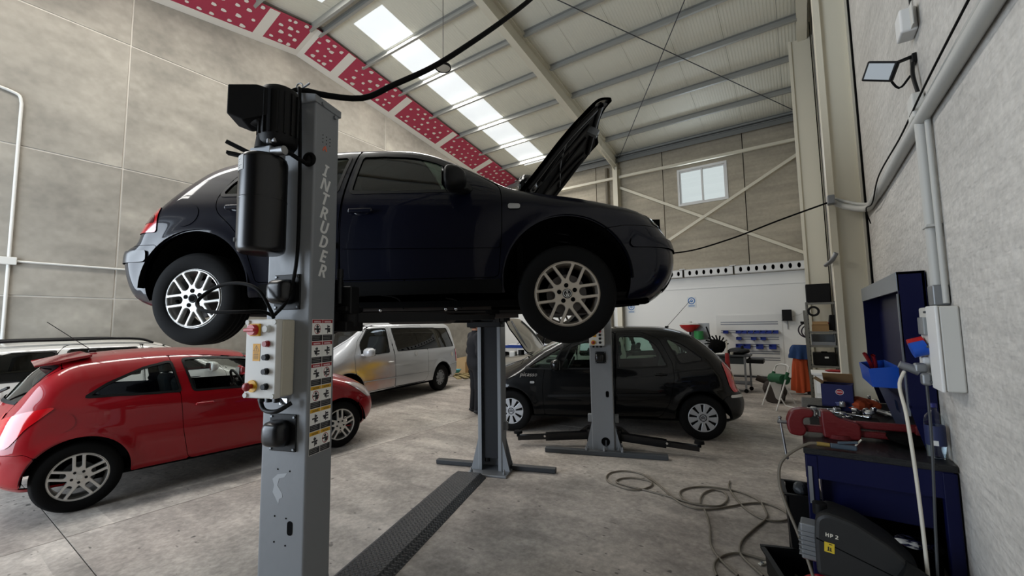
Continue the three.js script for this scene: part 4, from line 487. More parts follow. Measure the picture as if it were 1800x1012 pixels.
  const film = (reg) => { const g = b.panel('L', reg, { h: 0.025, off: 0.0035, th: 0 }), p = g.attributes.position, c = new Float32Array(p.count * 3); const si = new THREE.Color('#b9bbbd'), ye = new THREE.Color('#edc258'), or = new THREE.Color('#c9784c'); for (let i = 0; i < p.count; i++) { const x = p.getX(i), y = p.getY(i), n = fbm(x * 0.4 + 3, y * 0.9 + 2, 8, 4, 8); const lobe = (cx, cy, sx, sy) => Math.exp(-(((x - cx) / sx) ** 2) - (((y - cy) / sy) ** 2)); const a = clamp(lobe(1.2, 0.72, 0.55, 0.2) * 1.2 * (0.45 + n) + lobe(0.75, 0.86, 0.28, 0.06) * 0.7 - 0.15), r = clamp(lobe(0.9, 0.55, 0.7, 0.4) * (0.3 + n) - 0.1) * 0.75; const k = si.clone().lerp(or, r).lerp(ye, a); c.set([k.r, k.g, k.b], i * 3); } g.setAttribute('color', new THREE.BufferAttribute(c, 3)); return g; };
  const ar = s.arches.map(([x, y, r]) => disc(x, y, r + 0.01)); const dp = poly(s.doors[0].pts, 0.05);
  mesh('flame_artwork', film(rsub(rint(inset(dp, 0.006), rect(0.2, 0.34, 1.4, 1.04)), ...ar)), flame, o); mesh('flame_artwork', film(rsub(rint(b.side(), rect(1.1, 0.3, 2.0, 1.04)), inset(dp, -0.006), poly(s.frontBumper, 0.02), ...ar)), flame, o);
}
const estateSpec = {
  prof: [[1.7, 0.2], [2.1, 0.28], [2.25, 0.45], [2.22, 0.62], [2.1, 0.78], [1.85, 0.88], [1.5, 0.95], [1.1, 1.0], [0.9, 1.06], [0.6, 1.22], [0.3, 1.37], [0.05, 1.46], [-0.3, 1.5], [-1.0, 1.505], [-1.6, 1.48], [-1.95, 1.44], [-2.1, 1.3], [-2.2, 1.05], [-2.26, 0.8], [-2.32, 0.6], [-2.3, 0.4], [-2.15, 0.25], [-1.6, 0.2], [0, 0.2]],
  plan: [[-2.4, 0.72], [-2.0, 0.83], [-1.3, 0.875], [0, 0.885], [1.1, 0.875], [1.7, 0.84], [2.1, 0.76], [2.3, 0.68]], ins: [[0.12, 0.1], [0.25, 0.04], [0.45, 0.01], [0.65, 0], [0.85, 0.015], [0.98, 0.05], [1.2, 0.13], [1.4, 0.23], [1.52, 0.32]],
  k: 0.14, crown: 0.08, bf: 0.25, br: 0.12, dS: 0.06, h: 0.03, split: 0.2, arches: [[1.36, 0.32, 0.36], [-1.34, 0.32, 0.36]], wheels: [[1.36, 0.31], [-1.34, 0.31]], wr: 0.31, track: 0.77, wheelKind: () => 'corsa',
  doors: [{ name: 'front_door', pts: [[-0.15, 0.3], [0.9, 0.3], [0.95, 0.9], [0.8, 1.08], [0.3, 1.36], [-0.15, 1.45, 0.02]], handle: [0, 0.88] }, { name: 'rear_door', pts: [[-0.17, 0.3], [-0.17, 1.45, 0.02], [-1.0, 1.45, 0.1], [-1.18, 1.1], [-1.12, 0.75], [-0.95, 0.45], [-0.85, 0.3]], handle: [-0.9, 0.9] }],
  windows: [{ pts: [[-0.1, 0.98], [0.7, 0.98, 0.02], [0.3, 1.27], [-0.1, 1.37]] }, { pts: [[-0.2, 0.98], [-0.2, 1.38], [-0.95, 1.38], [-1.08, 0.99]] }, { pts: [[-1.16, 0.99], [-1.06, 1.37], [-1.5, 1.36], [-1.8, 1.28, 0.1], [-2.02, 1.03, 0.06]] }],
  frontBumper: [[1.5, 0.1], [1.7, 0.6], [2.5, 0.64], [2.5, 0]], rearBumper: [[-1.5, 0.1], [-1.75, 0.6], [-2.6, 0.64], [-2.6, 0]], cowl: 0.98, hoodFront: 2.05, header: 0.12, rearHeader: -1.95, rearWindow: [1.0, 1.38, 0.62, 0.55], rearBumperTop: 0.64, drive: 1, seatY: 0.48,
};
{ // white estate along the wall
  const wht = paint('#b9b7b0');
  const o = thing('estate_car', 'white estate car with black roof rails standing against the concrete wall', 'car', [-9.12, 0, -2.32], 90 * RAD);
  const sq = (x) => (x > 0.98 ? 0.98 + (x - 0.98) * 0.5 : x), sp2 = (a) => a.map(([x, y, r]) => [sq(x), y, r]), E0 = estateSpec, shortNose = { ...E0, prof: sp2(E0.prof), plan: E0.plan.map(([x, w]) => [sq(x), w]), frontBumper: sp2(E0.frontBumper), arches: [[1.14, 0.32, 0.36], E0.arches[1]], wheels: [[1.14, 0.31], E0.wheels[1]], hoodFront: 1.5, bf: 0.15 };
  const b = vehicle(o, { ...shortNose, extras: [{ name: 'fuel_flap', pts: circ(0.085, -1.62, 0.86, 20), r: 0, off: 0.003, th: 0.006, mat: wht, only: true }, { name: 'tail_lamp', pts: [[-2.05, 0.7], [-2.0, 1.0], [-2.5, 1.0], [-2.5, 0.7]], off: 0.006, mat: M.lampRed }] }, wht, { near: 'R', glass: M.tintDark, screen: M.tint });
  for (const sd of [1, -1]) { mesh('roof_rail_bar', tube([[0.0, 1.44, sd * 0.56], [-0.15, 1.5, sd * 0.57], [-1.0, 1.52, sd * 0.57], [-1.7, 1.5, sd * 0.55], [-1.88, 1.45, sd * 0.54]], 0.019, 30, 8), M.plastic, o); mirrorPart(o, b, 0.7, 1.02, sd, wht); }
}
// silver saloon with its bonnet up behind the black car, and two cars further back
{
  const sil = paint('#7d7a72', { metalness: 0.4 });
  const base = V(-2.776, 0, -6.732), ri = V(-0.349, 0, -0.937), fo = V(-0.937, 0, 0.349), at = (r, f) => base.clone().addScaledVector(ri, r).addScaledVector(fo, f);
  const hp = fl(932, 620, 1.0), o = thing('saloon_car', 'silver grey car with its bonnet propped open behind the black car', 'car', [hp.x + 0.88, 0, hp.z - 0.76], 190 * RAD);
  const b = vehicle(o, { ...estateSpec, h: 0.045, hoodHalf: 0.62 }, sil, { near: 'L', glass: M.clear, hoodOpen: true });
  const bo = sub('bonnet', o); bo.position.set(1.0, 1.02, 0); bo.rotation.z = 60 * RAD; const reg = rint(b.top(1.0, 2.0), poly([[1.0, -0.64], [1.7, -0.62], [2.0, -0.45], [2.03, 0], [2.0, 0.45], [1.7, 0.62], [1.0, 0.64]], 0.05));
  mesh('bonnet_skin', b.panel('T', reg, { h: 0.03, th: 0.03 }).translate(-1.0, -1.02, 0), sil, bo); mesh('bonnet_inner', b.panel('T', inset(reg, 0.03), { h: 0.05, off: -0.035, th: 0 }).translate(-1.0, -1.02, 0), sil, bo); for (const z of [-0.5, 0.5]) mesh('bonnet_rib', tube([[0.08, -0.06, z], [0.5, -0.08, z * 0.95], [0.9, -0.15, z * 0.6]], 0.02, 16, 6), M.greyDark, bo);
  mesh('engine', [rb(0.5, 0.3, 0.6, 1.55, 0.75, 0, 0.05), box(1.0, 0.3, 1.15, 1.55, 0.5, 0), cyl(0.07, 0.07, 0.2, 1.3, 0.95, -0.4), rb(0.22, 0.2, 0.18, 1.35, 0.9, 0.42, 0.02)], M.plastic, o);
  mesh('coolant_bottle', rb(0.16, 0.16, 0.14, 1.5, 0.95, -0.42, 0.04), M.offwhite, o);
  const blu = paint('#16357e'), o2 = thing('compact_car', 'white car with blue trim parked deepest by the end wall', 'car', [-7.3, 0, -13.15], 180 * RAD);
  vehicle(o2, { ...estateSpec, h: 0.05, extras: [{ name: 'waist_stripe', pts: [[-1.2, 0.84], [2, 0.8], [2, 0.9], [-1.2, 0.95]], off: 0.006, mat: blu }] }, paint('#c9ccd0'), { near: 'L', glass: M.tintDark });
}
// ---------------------------------------------------------------- two-post lifts
const LA = 18.5 * RAD, PW = 0.285, PD = 0.19;
const decalTex = ctex(256, 1024, (c, w, h) => { // six rows of paired warning pictograms
  c.fillStyle = '#e9e7e1'; c.fillRect(0, 0, w, h); const rh = h / 6; let q = 77; const R = () => ((q = (q * 1103515245 + 12345) & 0x7fffffff) / 0x7fffffff);
  for (let r = 0; r < 6; r++) for (let k = 0; k < 2; k++) { const x = k * w / 2 + 3, y = r * rh + 3, ww = w / 2 - 6, hh = rh - 6; c.fillStyle = '#f2f1ec'; c.fillRect(x, y, ww, hh); c.fillStyle = r < 3 ? '#9c1c24' : '#d8a41c'; c.fillRect(x, y, ww, hh * 0.16); c.fillStyle = r < 3 ? '#fff' : '#1a1a1a'; c.font = 'bold 17px sans-serif'; c.textAlign = 'center'; c.fillText(r < 3 ? 'WARNING' : 'CAUTION', x + ww / 2, y + hh * 0.13);
    c.fillStyle = '#15151a'; c.fillRect(x, y + hh * 0.72, ww, hh * 0.28); c.fillStyle = '#9a9a96'; for (let i = 0; i < 3; i++) c.fillRect(x + 8, y + hh * (0.76 + i * 0.075), ww - 16 - R() * 30, 3);
    c.fillStyle = '#202024'; c.strokeStyle = '#202024'; c.lineWidth = 5; const cx = x + ww / 2, cy = y + hh * 0.44; c.fillRect(cx - 34, cy - 6, 68, 12); c.fillRect(cx - 5, cy - 32, 10, 68); c.beginPath(); c.arc(cx - 20 + R() * 40, cy + 14, 9 + R() * 8, 0, 7); c.fill(); c.fillRect(cx - 26 + R() * 30, cy - 24, 30, 13); c.fillRect(cx + 6, cy + 18, 22 + R() * 8, 9); if ((r + k) % 3 === 0) { c.strokeStyle = '#a01c22'; c.beginPath(); c.arc(cx, cy, 36, 0, 7); c.stroke(); } }
});
const treadTex = dtex(256, 256, (u, v) => { const cell = (a, b, h) => { const x = ((u * 8 + a) % 1) - 0.5, y = ((v * 8 + b) % 1) - 0.5, c = Math.SQRT1_2, p = (x + h * y) * c, q = (y - h * x) * c; return Math.exp(-((p / 0.34) ** 4) - ((q / 0.1) ** 2)); }; return Math.max(cell(0, 0, 1), cell(0.5, 0.5, -1)); }, false);
function liftPost(label, pos, ry, o = {}) {
  const P = thing('lift_post', label, 'lift post', pos, ry), H = o.h ?? 2.88, w = PW / 2, d = PD / 2, t = 0.007;
  // folded channel, open towards the car (-z)
  mesh('column', ext(rpoly([[-w, d], [w, d], [w, -d], [w - 0.045, -d], [w - 0.045, -d + t], [w - t, -d + t], [w - t, d - t], [-w + t, d - t], [-w + t, -d + t], [-w + 0.045, -d + t], [-w + 0.045, -d], [-w, -d]].map(([x, z], i) => [x, -z, i < 3 || i > 10 ? 0.014 : 0]), 0), H - 0.02, 0).rotateX(-Math.PI / 2).translate(0, 0.02, 0), M.grey, P);
  mesh('strip_curtain', box(PW - 0.12, H - 0.3, 0.004, -0.012, H / 2, -d + 0.035), mat('#0b0d12', 0.75), P);
  mesh('hydraulic_ram', rod([0.055, 0.1, -0.02], [0.055, 1.7, -0.02], 0.03, 16), M.black, P);
  mesh('base_plate', rb(0.46, 0.022, 0.42, 0, 0.013, -0.03, 0.004), o.clean ? M.zinc : M.grey, P);
  for (const [x, z, r] of [[-w, 0, 0], [w, 0, Math.PI]]) mesh('gusset', ext([[0, 0], [-0.085, 0], [0, 0.34]], 0.01, 0).rotateY(r).translate(x, 0.022, z + (r ? 0.07 : 0.06)), M.grey, P);
  for (const x of [-w, w]) mesh('gusset', ext([[0, 0], [x < 0 ? -0.085 : 0.085, 0], [0, 0.34]], 0.01, 0).translate(x, 0.022, -0.085), M.grey, P);
  for (const [x, z] of [[-0.19, 0.13], [0, 0.15], [0.19, 0.13], [-0.19, -0.18], [0.19, -0.18]]) mesh('anchor_bolt', [cyl(0.016, 0.016, 0.03, x, 0.035, z, 0, 0, 0, 6), cyl(0.008, 0.008, 0.05, x, 0.05, z, 0, 0, 0, 8)], M.zinc, P);
  return P;
}
function guardCover(P, y, s = 1) { const g = sub('cable_guard', P), d = PD / 2; mesh('guard_plate', rb(0.165 * s, 0.185 * s, 0.01, 0.0, y, d + 0.005, 0.004), M.plastic, g); mesh('guard_hood', (() => { const q = new THREE.SphereGeometry(1, 26, 18), p = q.attributes.position; for (let i = 0; i < p.count; i++) { const e = (v) => Math.sign(v) * Math.pow(Math.abs(v), 0.55); p.setXYZ(i, e(p.getX(i)) * 0.07 * s - 0.014, e(p.getY(i)) * 0.066 * s, e(p.getZ(i)) * 0.085); } q.computeVertexNormals(); return q.translate(0, y, d); })(), M.gloss, g); for (const [a, b] of [[-1, -1], [1, -1], [-1, 1], [1, 1]]) mesh('screw', cyl(0.006, 0.006, 0.006, a * 0.07 * s, y + b * 0.08 * s, d + 0.012, Math.PI / 2, 0, 0, 8), M.zinc, g); }
function controlBox(P, x0, x1, y0, y1, zd) {
  const g = sub('control_box', P), d = PD / 2, cx = (x0 + x1) / 2, cy = (y0 + y1) / 2, zt = d + zd, dirty = mat('#bdb7a6', 0.55, 0, { bumpMap: grainBump, bumpScale: 0.001 });
  mesh('enclosure', rb(x1 - x0, y1 - y0, zd * 0.72, cx, cy, d + zd * 0.36, 0.012), dirty, g); mesh('lid', rb(x1 - x0 + 0.004, y1 - y0 + 0.004, zd * 0.3, cx, cy, d + zd * 0.86, 0.008), mat('#cfcdc6', 0.5), g);
  for (const [a, b] of [[x0 + 0.012, y0 + 0.012], [x1 - 0.012, y0 + 0.012], [x0 + 0.012, y1 - 0.012], [x1 - 0.012, y1 - 0.012]]) mesh('lid_screw', cyl(0.012, 0.012, 0.014, a, b, zt + 0.002, Math.PI / 2), M.offwhite, g);
  const kx = x0 + 0.062, W = x1 - x0, bx = x0 + W * 0.72, at = (f) => mix(y0, y1, f);
  mesh('isolator_plate', rb(0.062, 0.062, 0.012, kx, at(0.87), zt + 0.006, 0.004), M.yellow, g); mesh('isolator_knob', [cyl(0.026, 0.028, 0.026, kx, at(0.87), zt + 0.022, Math.PI / 2), rb(0.068, 0.016, 0.018, kx, at(0.87), zt + 0.038, 0.005)], M.redBright, g);
  const btn = (n, x, f, m, r = 0.0135) => mesh(n, [cyl(r + 0.003, r + 0.003, 0.008, x, at(f), zt + 0.004, Math.PI / 2), cyl(r, r * 1.02, 0.02, x, at(f), zt + 0.014, Math.PI / 2)], m, g);
  btn('pilot_lamp', bx, 0.88, M.offwhite, 0.016); btn('indicator', bx, 0.69, M.red); btn('push_button', bx, 0.52, M.plastic); btn('push_button', bx, 0.34, M.plastic); btn('push_button', bx, 0.15, M.plastic);
  mesh('warning_sticker', new THREE.PlaneGeometry(0.045, 0.085).translate(kx + 0.008, at(0.58), zt + 0.0025), mat('#ffffff', 0.6, 0, { map: ctex(64, 128, (c) => { c.fillStyle = '#d79a1e'; c.fillRect(0, 0, 64, 128); c.strokeStyle = '#1a1a1a'; c.lineWidth = 3; c.beginPath(); c.moveTo(32, 12); c.lineTo(56, 54); c.lineTo(8, 54); c.closePath(); c.stroke(); c.beginPath(); c.moveTo(34, 22); c.lineTo(28, 38); c.lineTo(36, 38); c.lineTo(30, 50); c.stroke(); c.fillStyle = '#3a2c10'; for (let i = 0; i < 5; i++) c.fillRect(8, 66 + i * 11, 44, 4); }) }), g);
  const es = mesh('emergency_plate', cyl(0.03, 0.03, 0.008, kx - 0.01, at(0.15), zt + 0.004, Math.PI / 2), M.yellow, g); mesh('emergency_stop', [cyl(0.012, 0.012, 0.03, kx - 0.01, at(0.15), zt + 0.018, Math.PI / 2), lathe([[0, 0.014], [0.014, 0.012], [0.021, 0.004], [0.021, -0.004], [0.012, -0.008]], 18).rotateX(Math.PI / 2).translate(kx - 0.01, at(0.15), zt + 0.036)], M.red, es);
  mesh('cable_gland', [0.25, 0.5, 0.75].map((f) => cyl(0.012, 0.015, 0.03, mix(x0, x1, f), y0 - 0.014, d + zd * 0.5)), M.plastic, g);
  return g;
}
// ---- the post beside the photographer, with pump unit
const postA = liftPost('grey lift post with black pump unit, control box and warning stickers', [-2.244, 0, -1.24], LA);
{
  const P = postA, d = PD / 2, w = PW / 2;
  mesh('top_cap', ext(rpoly([[-w - 0.006, 2.86], [w + 0.006, 2.86], [w + 0.006, 2.9], [0.02, 2.93], [-w - 0.006, 2.93]], 0.004), PD + 0.012, 0.003).translate(0, 0, -d - 0.006), M.grey, P);
  for (const [y, z] of [[2.87, 0.05], [2.84, -0.05]]) mesh('cap_bolt', cyl(0.011, 0.011, 0.012, w + 0.008, y, z, 0, 0, Math.PI / 2, 6), M.zinc, P);
  mesh('limit_switch', [rb(0.04, 0.07, 0.035, -0.03, 2.965, 0.03, 0.006), rod([-0.03, 2.99, 0.03], [0.04, 3.02, 0.03], 0.005), tor(0.022, 0.004, -0.03, 3.01, 0.03, 0, 0, 0, 16, 6)], M.zinc, P);
  'INTRUDER'.split('').forEach((ch, i) => { const g = text(ch, 0.07, 0.0015), p = g.attributes.position; for (let k = 0; k < p.count; k++) p.setX(k, p.getX(k) + p.getY(k) * 0.22); mesh('letter', g.rotateZ(-0.12).rotateY(Math.PI / 2).translate(w + 0.0005, 2.507 - i * 0.0795, 0.008), M.white, P); });
  mesh('maker_mark', [box(0.001, 0.03, 0.012, w + 0.001, 2.63, 0.012, 0.4), box(0.001, 0.026, 0.01, w + 0.001, 2.625, 0.028, -0.5)], mat('#c96b52', 0.6), P);
  for (let i = 0; i < 9; i++) mesh('bolt_hole', cyl(0.003, 0.003, 0.002, w + 0.0005, 2.66 + (i % 3) * 0.02, -0.02 + ((i / 3) | 0) * 0.028, 0, 0, Math.PI / 2, 8), M.matte, P);
  const dg = new THREE.PlaneGeometry(0.155, 0.69).rotateY(Math.PI / 2).translate(w + 0.0015, 1.345, 0.003); mesh('warning_labels', dg, mat('#ffffff', 0.45, 0, { map: decalTex }), P);
  guardCover(P, 1.835); guardCover(P, 1.115);
  controlBox(P, -0.135, 0.055, 1.305, 1.69, 0.12);
  mesh('box_cable', tube([[-0.1, 1.29, d + 0.06], [-0.06, 1.24, d + 0.07], [0.02, 1.235, d + 0.07], [0.07, 1.27, d + 0.03]], 0.011, 24, 8), M.plastic, P);
  mesh('maker_badge', rb(0.05, 0.035, 0.004, -0.005, 1.27, d + 0.004, 0.003), M.chrome, P);
  mesh('slot', ext(rpoly([[-0.016, -0.034], [0.016, -0.034], [0.016, 0.034], [-0.016, 0.034]], 0.016), 0.002, 0).translate(0.055, 0.65, d), M.matte, P);
  for (const [x, y] of [[-0.03, 0.93], [0.045, 0.925], [-0.04, 0.7], [0.03, 0.695], [-0.04, 0.575], [0.03, 0.565]]) mesh('bolt_hole', cyl(0.0045, 0.0045, 0.002, x, y, d + 0.0005, Math.PI / 2, 0, 0, 8), M.matte, P);
  mesh('scuff_mark', ext([[-0.062, 0.88], [-0.03, 0.905], [0.03, 0.915], [0.012, 0.893], [-0.02, 0.885], [-0.03, 0.85], [0.0, 0.815], [0.004, 0.795], [-0.015, 0.785], [-0.02, 0.76], [-0.04, 0.79], [-0.058, 0.815], [-0.05, 0.85]], 0.0008, 0).translate(0, 0, d), mat('#a2a5a8', 0.6), P);
  // pump unit
  const tk = sub('oil_tank', P); tk.position.y = -0.04; tk.position.x = 0.008; mesh('tank_shell', lathe([[0, 2.06], [0.09, 2.06], [0.104, 2.07], [0.11, 2.09], [0.11, 2.53], [0.104, 2.55], [0.09, 2.56], [0, 2.56]], 40).translate(-0.055, 0, d + 0.135), M.gloss, tk); mesh('tank_band', lathe([[0.1102, 2.325], [0.112, 2.33], [0.1102, 2.335]], 40).translate(-0.055, 0, d + 0.135), M.gloss, tk);
  mesh('tank_label', new THREE.CylinderGeometry(0.1112, 0.1112, 0.075, 16, 1, true, -1.1, 1.0).translate(-0.055, 2.5, d + 0.135), mat('#ffffff', 0.5, 0, { side: THREE.DoubleSide, map: ctex(128, 80, (c) => { c.fillStyle = '#c9c8c4'; c.fillRect(0, 0, 128, 80); c.fillStyle = '#55565a'; for (let i = 0; i < 6; i++) c.fillRect(8, 10 + i * 11, 60 + (i * 37) % 50, 3); }) }), tk); mesh('drain_plug', cyl(0.01, 0.01, 0.012, -0.121, 2.12, d + 0.225, Math.PI / 2, -0.65), M.zinc, tk);
  const mo = sub('pump_motor', P); mo.position.y = -0.06; mesh('motor_body', [lathe([[0, 2.62], [0.07, 2.62], [0.088, 2.65], [0.092, 2.7], [0.092, 2.9], [0.085, 2.93], [0.06, 2.945], [0, 2.945]], 36).translate(0.015, 0, d + 0.11), ...Array.from({ length: 10 }, (_, i) => box(0.008, 0.22, 0.012, 0.015 + 0.094 * Math.cos(i * 0.36 - 0.2), 2.79, d + 0.11 + 0.094 * Math.sin(i * 0.36 - 0.2), 0, -i * 0.36 + 0.2 + Math.PI / 2))], M.black, mo);
  mesh('terminal_box', ext(rpoly([[-0.1, -0.075], [-0.03, -0.1], [0.095, -0.06], [0.1, 0.07], [0.03, 0.09], [-0.1, 0.075]], 0.008), 0.13, 0.006).rotateY(0.5).translate(-0.105, 2.83, d + 0.12), M.black, mo); mesh('capacitor_cover', rb(0.09, 0.2, 0.09, -0.05, 2.83, d + 0.17, 0.03), M.black, mo);
  mesh('motor_neck', cyl(0.045, 0.055, 0.08, -0.03, 2.655, d + 0.14), M.black, mo);
  const vb = sub('valve_block', P); vb.position.y = -0.07; mesh('manifold', rb(0.13, 0.07, 0.1, -0.03, 2.595, d + 0.13, 0.006), M.zinc, vb); mesh('solenoid', [cyl(0.022, 0.022, 0.07, 0.07, 2.6, d + 0.16, 0, 0, Math.PI / 2), cyl(0.014, 0.014, 0.05, 0.03, 2.66, d + 0.18), rb(0.03, 0.06, 0.03, 0.05, 2.67, d + 0.17, 0.006)], M.steel, vb); mesh('release_lever', [bar([-0.09, 2.6, d + 0.17], [-0.2, 2.66, d + 0.22], 0.014, 0.02), bar([-0.09, 2.58, d + 0.17], [-0.19, 2.6, d + 0.22], 0.03, 0.016)], M.black, vb);
  mesh('pressure_hose', tube([[0.02, 2.58, d + 0.15], [0.1, 2.53, d + 0.13], [0.14, 2.5, d + 0.05], [0.12, 2.55, d + 0.01]], 0.011, 20, 8), M.rubber, P); mesh('hose_grommet', tor(0.028, 0.012, 0.115, 2.54, d + 0.006), M.rubber, P);
  mesh('supply_cable', tube([[-0.02, 2.96, 0.05], [0.04, 2.95, d + 0.01], [0.06, 2.85, d + 0.025], [0.07, 2.4, d + 0.02], [0.06, 1.95, d + 0.02], [0.035, 1.78, d + 0.05], [-0.03, 1.71, d + 0.06]], 0.009, 60, 8), M.rubber, P);
  mesh('control_cable', tube([[-0.03, 1.71, d + 0.06], [-0.06, 1.73, d + 0.1], [-0.14, 1.73, d + 0.16], [-0.33, 1.74, d + 0.19], [-0.42, 1.79, d + 0.16], [-0.36, 1.86, d + 0.12], [-0.2, 1.88, d + 0.12], [-0.07, 1.84, d + 0.12], [-0.01, 1.74, d + 0.1], [-0.03, 1.7, d + 0.06]], 0.009, 80, 8), M.rubber, P);
}
// arms that carry the blue car
function carriage(P, y, tips, inward) { // telescopic arms hinged on the carriage
  const g = sub('carriage', P); mesh('carriage_body', [rb(0.26, 0.3, 0.12, 0, y + 0.12, -PD / 2 - 0.03, 0.01), rb(0.4, 0.06, 0.16, 0, y + 0.0, -PD / 2 - 0.1, 0.01), rb(0.4, 0.03, 0.16, 0, y + 0.1, -PD / 2 - 0.1, 0.01)], M.black, g);
  const L = (p) => { P.updateMatrixWorld(); return P.worldToLocal(p.clone()); };
  tips.forEach((t, i) => { const e = L(t), x = i ? 0.15 : -0.15, a = V(x, y + 0.05, -PD / 2 - 0.12), dir = e.clone().sub(a); dir.y = 0; const len = dir.length(), q = a.clone().addScaledVector(dir, 0.62), top = e.clone(); const b = V(e.x, y + 0.05, e.z); mesh('lift_arm', [bar(a, q, 0.09, 0.055), bar(a.clone().addScaledVector(dir, 0.5), b, 0.065, 0.035), cyl(0.06, 0.06, 0.1, a.x, a.y, a.z)], M.black, P); mesh('arm_pin', [cyl(0.02, 0.02, 0.16, a.x, a.y + 0.03, a.z)], M.chrome, P); mesh('lift_pad', [cyl(0.05, 0.05, 0.03, b.x, top.y - 0.015, b.z), cyl(0.02, 0.02, Math.max(0.02, top.y - b.y), b.x, (b.y + top.y) / 2, b.z)], M.rubber, P); });
}
const golfPt = (x, y, z) => { const c = Math.cos(30.5 * RAD), s = Math.sin(30.5 * RAD); return V(-2.721 + x * c + z * s, 1.532 + y, -2.487 - x * s + z * c); };
carriage(postA, 1.65, [golfPt(-0.75, 0.22, 0.62), golfPt(0.75, 0.22, 0.62)]);
mesh('safety_lock', [rb(0.1, 0.16, 0.08, 0.16, 1.8, -0.18, 0.01), cyl(0.014, 0.014, 0.16, 0.15, 1.86, -0.12), cyl(0.018, 0.018, 0.05, 0.15, 1.95, -0.12)], M.plastic, postA);
const postB = liftPost('grey open-channel lift post bolted beyond the floor cover plate', [-2.985, 0, -3.93], LA + Math.PI, { clean: true });
carriage(postB, 1.65, [golfPt(0.75, 0.22, -0.62), golfPt(-0.75, 0.22, -0.62)]);
for (const s of [-1, 1]) mesh('outrigger', rb(0.52, 0.05, 0.08, s * 0.46, 0.03, 0.06, 0.008), mat('#24272b', 0.5), postB);
mesh('latch_box', rb(0.05, 0.09, 0.05, -PW / 2 - 0.02, 0.5, 0, 0.006), M.zinc, postB);
// ---- post of the second lift in front of the black car, arms lowered
const postC = liftPost('grey lift post with swung-out arms lowered in front of the black car', [-2.2, 0, -5.3], LA, { h: 2.75 });
{
  const P = postC, d = PD / 2; guardCover(P, 1.2, 0.82); controlBox(P, -0.13, 0.06, 1.36, 1.62, 0.11);
  mesh('slot', ext(rpoly([[-0.02, -0.04], [0.02, -0.04], [0.02, 0.04], [-0.02, 0.04]], 0.02), 0.002, 0).translate(0.07, 0.73, d), M.matte, P); mesh('inspection_hole', cyl(0.055, 0.055, 0.004, 0.03, 0.13, d, Math.PI / 2), M.matte, P); mesh('inspection_lever', box(0.02, 0.08, 0.01, 0.035, 0.11, d + 0.006), M.greyDark, P);
  mesh('outrigger', rb(1.5, 0.055, 0.09, 0.02, 0.03, d + 0.14, 0.008), M.greyDark, P); for (const x of [-0.2, 0.02, 0.24]) mesh('anchor_bolt', [cyl(0.02, 0.02, 0.03, x, 0.07, d + 0.15, 0, 0, 0, 6), cyl(0.01, 0.01, 0.05, x, 0.09, d + 0.15)], M.zinc, P);
  mesh('lock_housing', [rb(0.05, 0.1, 0.08, -PW / 2 - 0.03, 0.4, -0.03, 0.006), rb(0.05, 0.1, 0.08, PW / 2 + 0.03, 0.4, -0.03, 0.006)], M.zinc, P);
  for (const s of [-1, 1]) { const a = V(s * 0.16, 0.16, -0.1), b = V(s * 1.15, 0.1, 0.03); const q = a.clone().lerp(b, 0.62); const m = mesh('lift_arm', [bar(a, q, 0.1, 0.09), bar(a.clone().lerp(b, 0.5), b, 0.075, 0.06), cyl(0.07, 0.07, 0.16, a.x, a.y, a.z), ext(rpoly([[0, 0], [s * 0.34, -0.04], [s * 0.1, 0.14], [0, 0.16]], 0.01), 0.03, 0).translate(s * 0.13, 0.13, -0.14)], M.gloss, P); mesh('lift_pad', [cyl(0.055, 0.06, 0.035, b.x, b.y + 0.075, b.z), cyl(0.022, 0.022, 0.06, b.x, b.y + 0.045, b.z)], M.rubber, m); mesh('arm_bolt', cyl(0.014, 0.014, 0.07, q.x, q.y + 0.02, q.z + 0.04, Math.PI / 2), M.chrome, m); }
}
// ---- tread-plate cover over the floor cables between the two posts
{
  const m = mat('#3d3f42', 0.42, 0.3, { bumpMap: treadTex, bumpScale: 0.006 }), len = 2.32; const g = ext(rpoly([[-0.2, 0.001], [0.2, 0.001], [0.13, 0.05], [-0.13, 0.05]], 0.003), len, 0); const uv = g.attributes.uv, p = g.attributes.position; for (let i = 0; i < p.count; i++) uv.setXY(i, p.getX(i) / 0.32, p.getZ(i) / 0.32);
  const o = solo('cable_cover', 'black tread-plate cover strip crossing the floor between two lift posts', 'floor cover', g, m); o.position.set(-2.23 - 0.0, 0, -1.22); o.rotation.y = LA + Math.PI; o.position.set(-2.34, 0, -1.42);
}
// ---- thick supply hose from the post top to the roof
{
  const pt = [[-2.27, 2.82, -1.1], [-2.26, 2.92, -1.12], [-2.225, 2.968, -1.183], [-2.13, 2.955, -1.29]].map((p) => V(...p)); for (const [u, v, y] of [[640, 172, 3.0], [690, 150, 3.12], [760, 118, 3.3], [830, 74, 3.55], [890, 32, 3.85], [940, -8, 4.2], [1000, -70, 4.8], [1060, -160, 5.9]]) pt.push(fl(u, v, y)); pt.push(V(-2.6, 8.0, -4.9));
  solo('supply_hose', 'thick black hose looping from the post top up towards the roof', 'hose', tube(pt, 0.017, 120, 10), M.rubber);
}
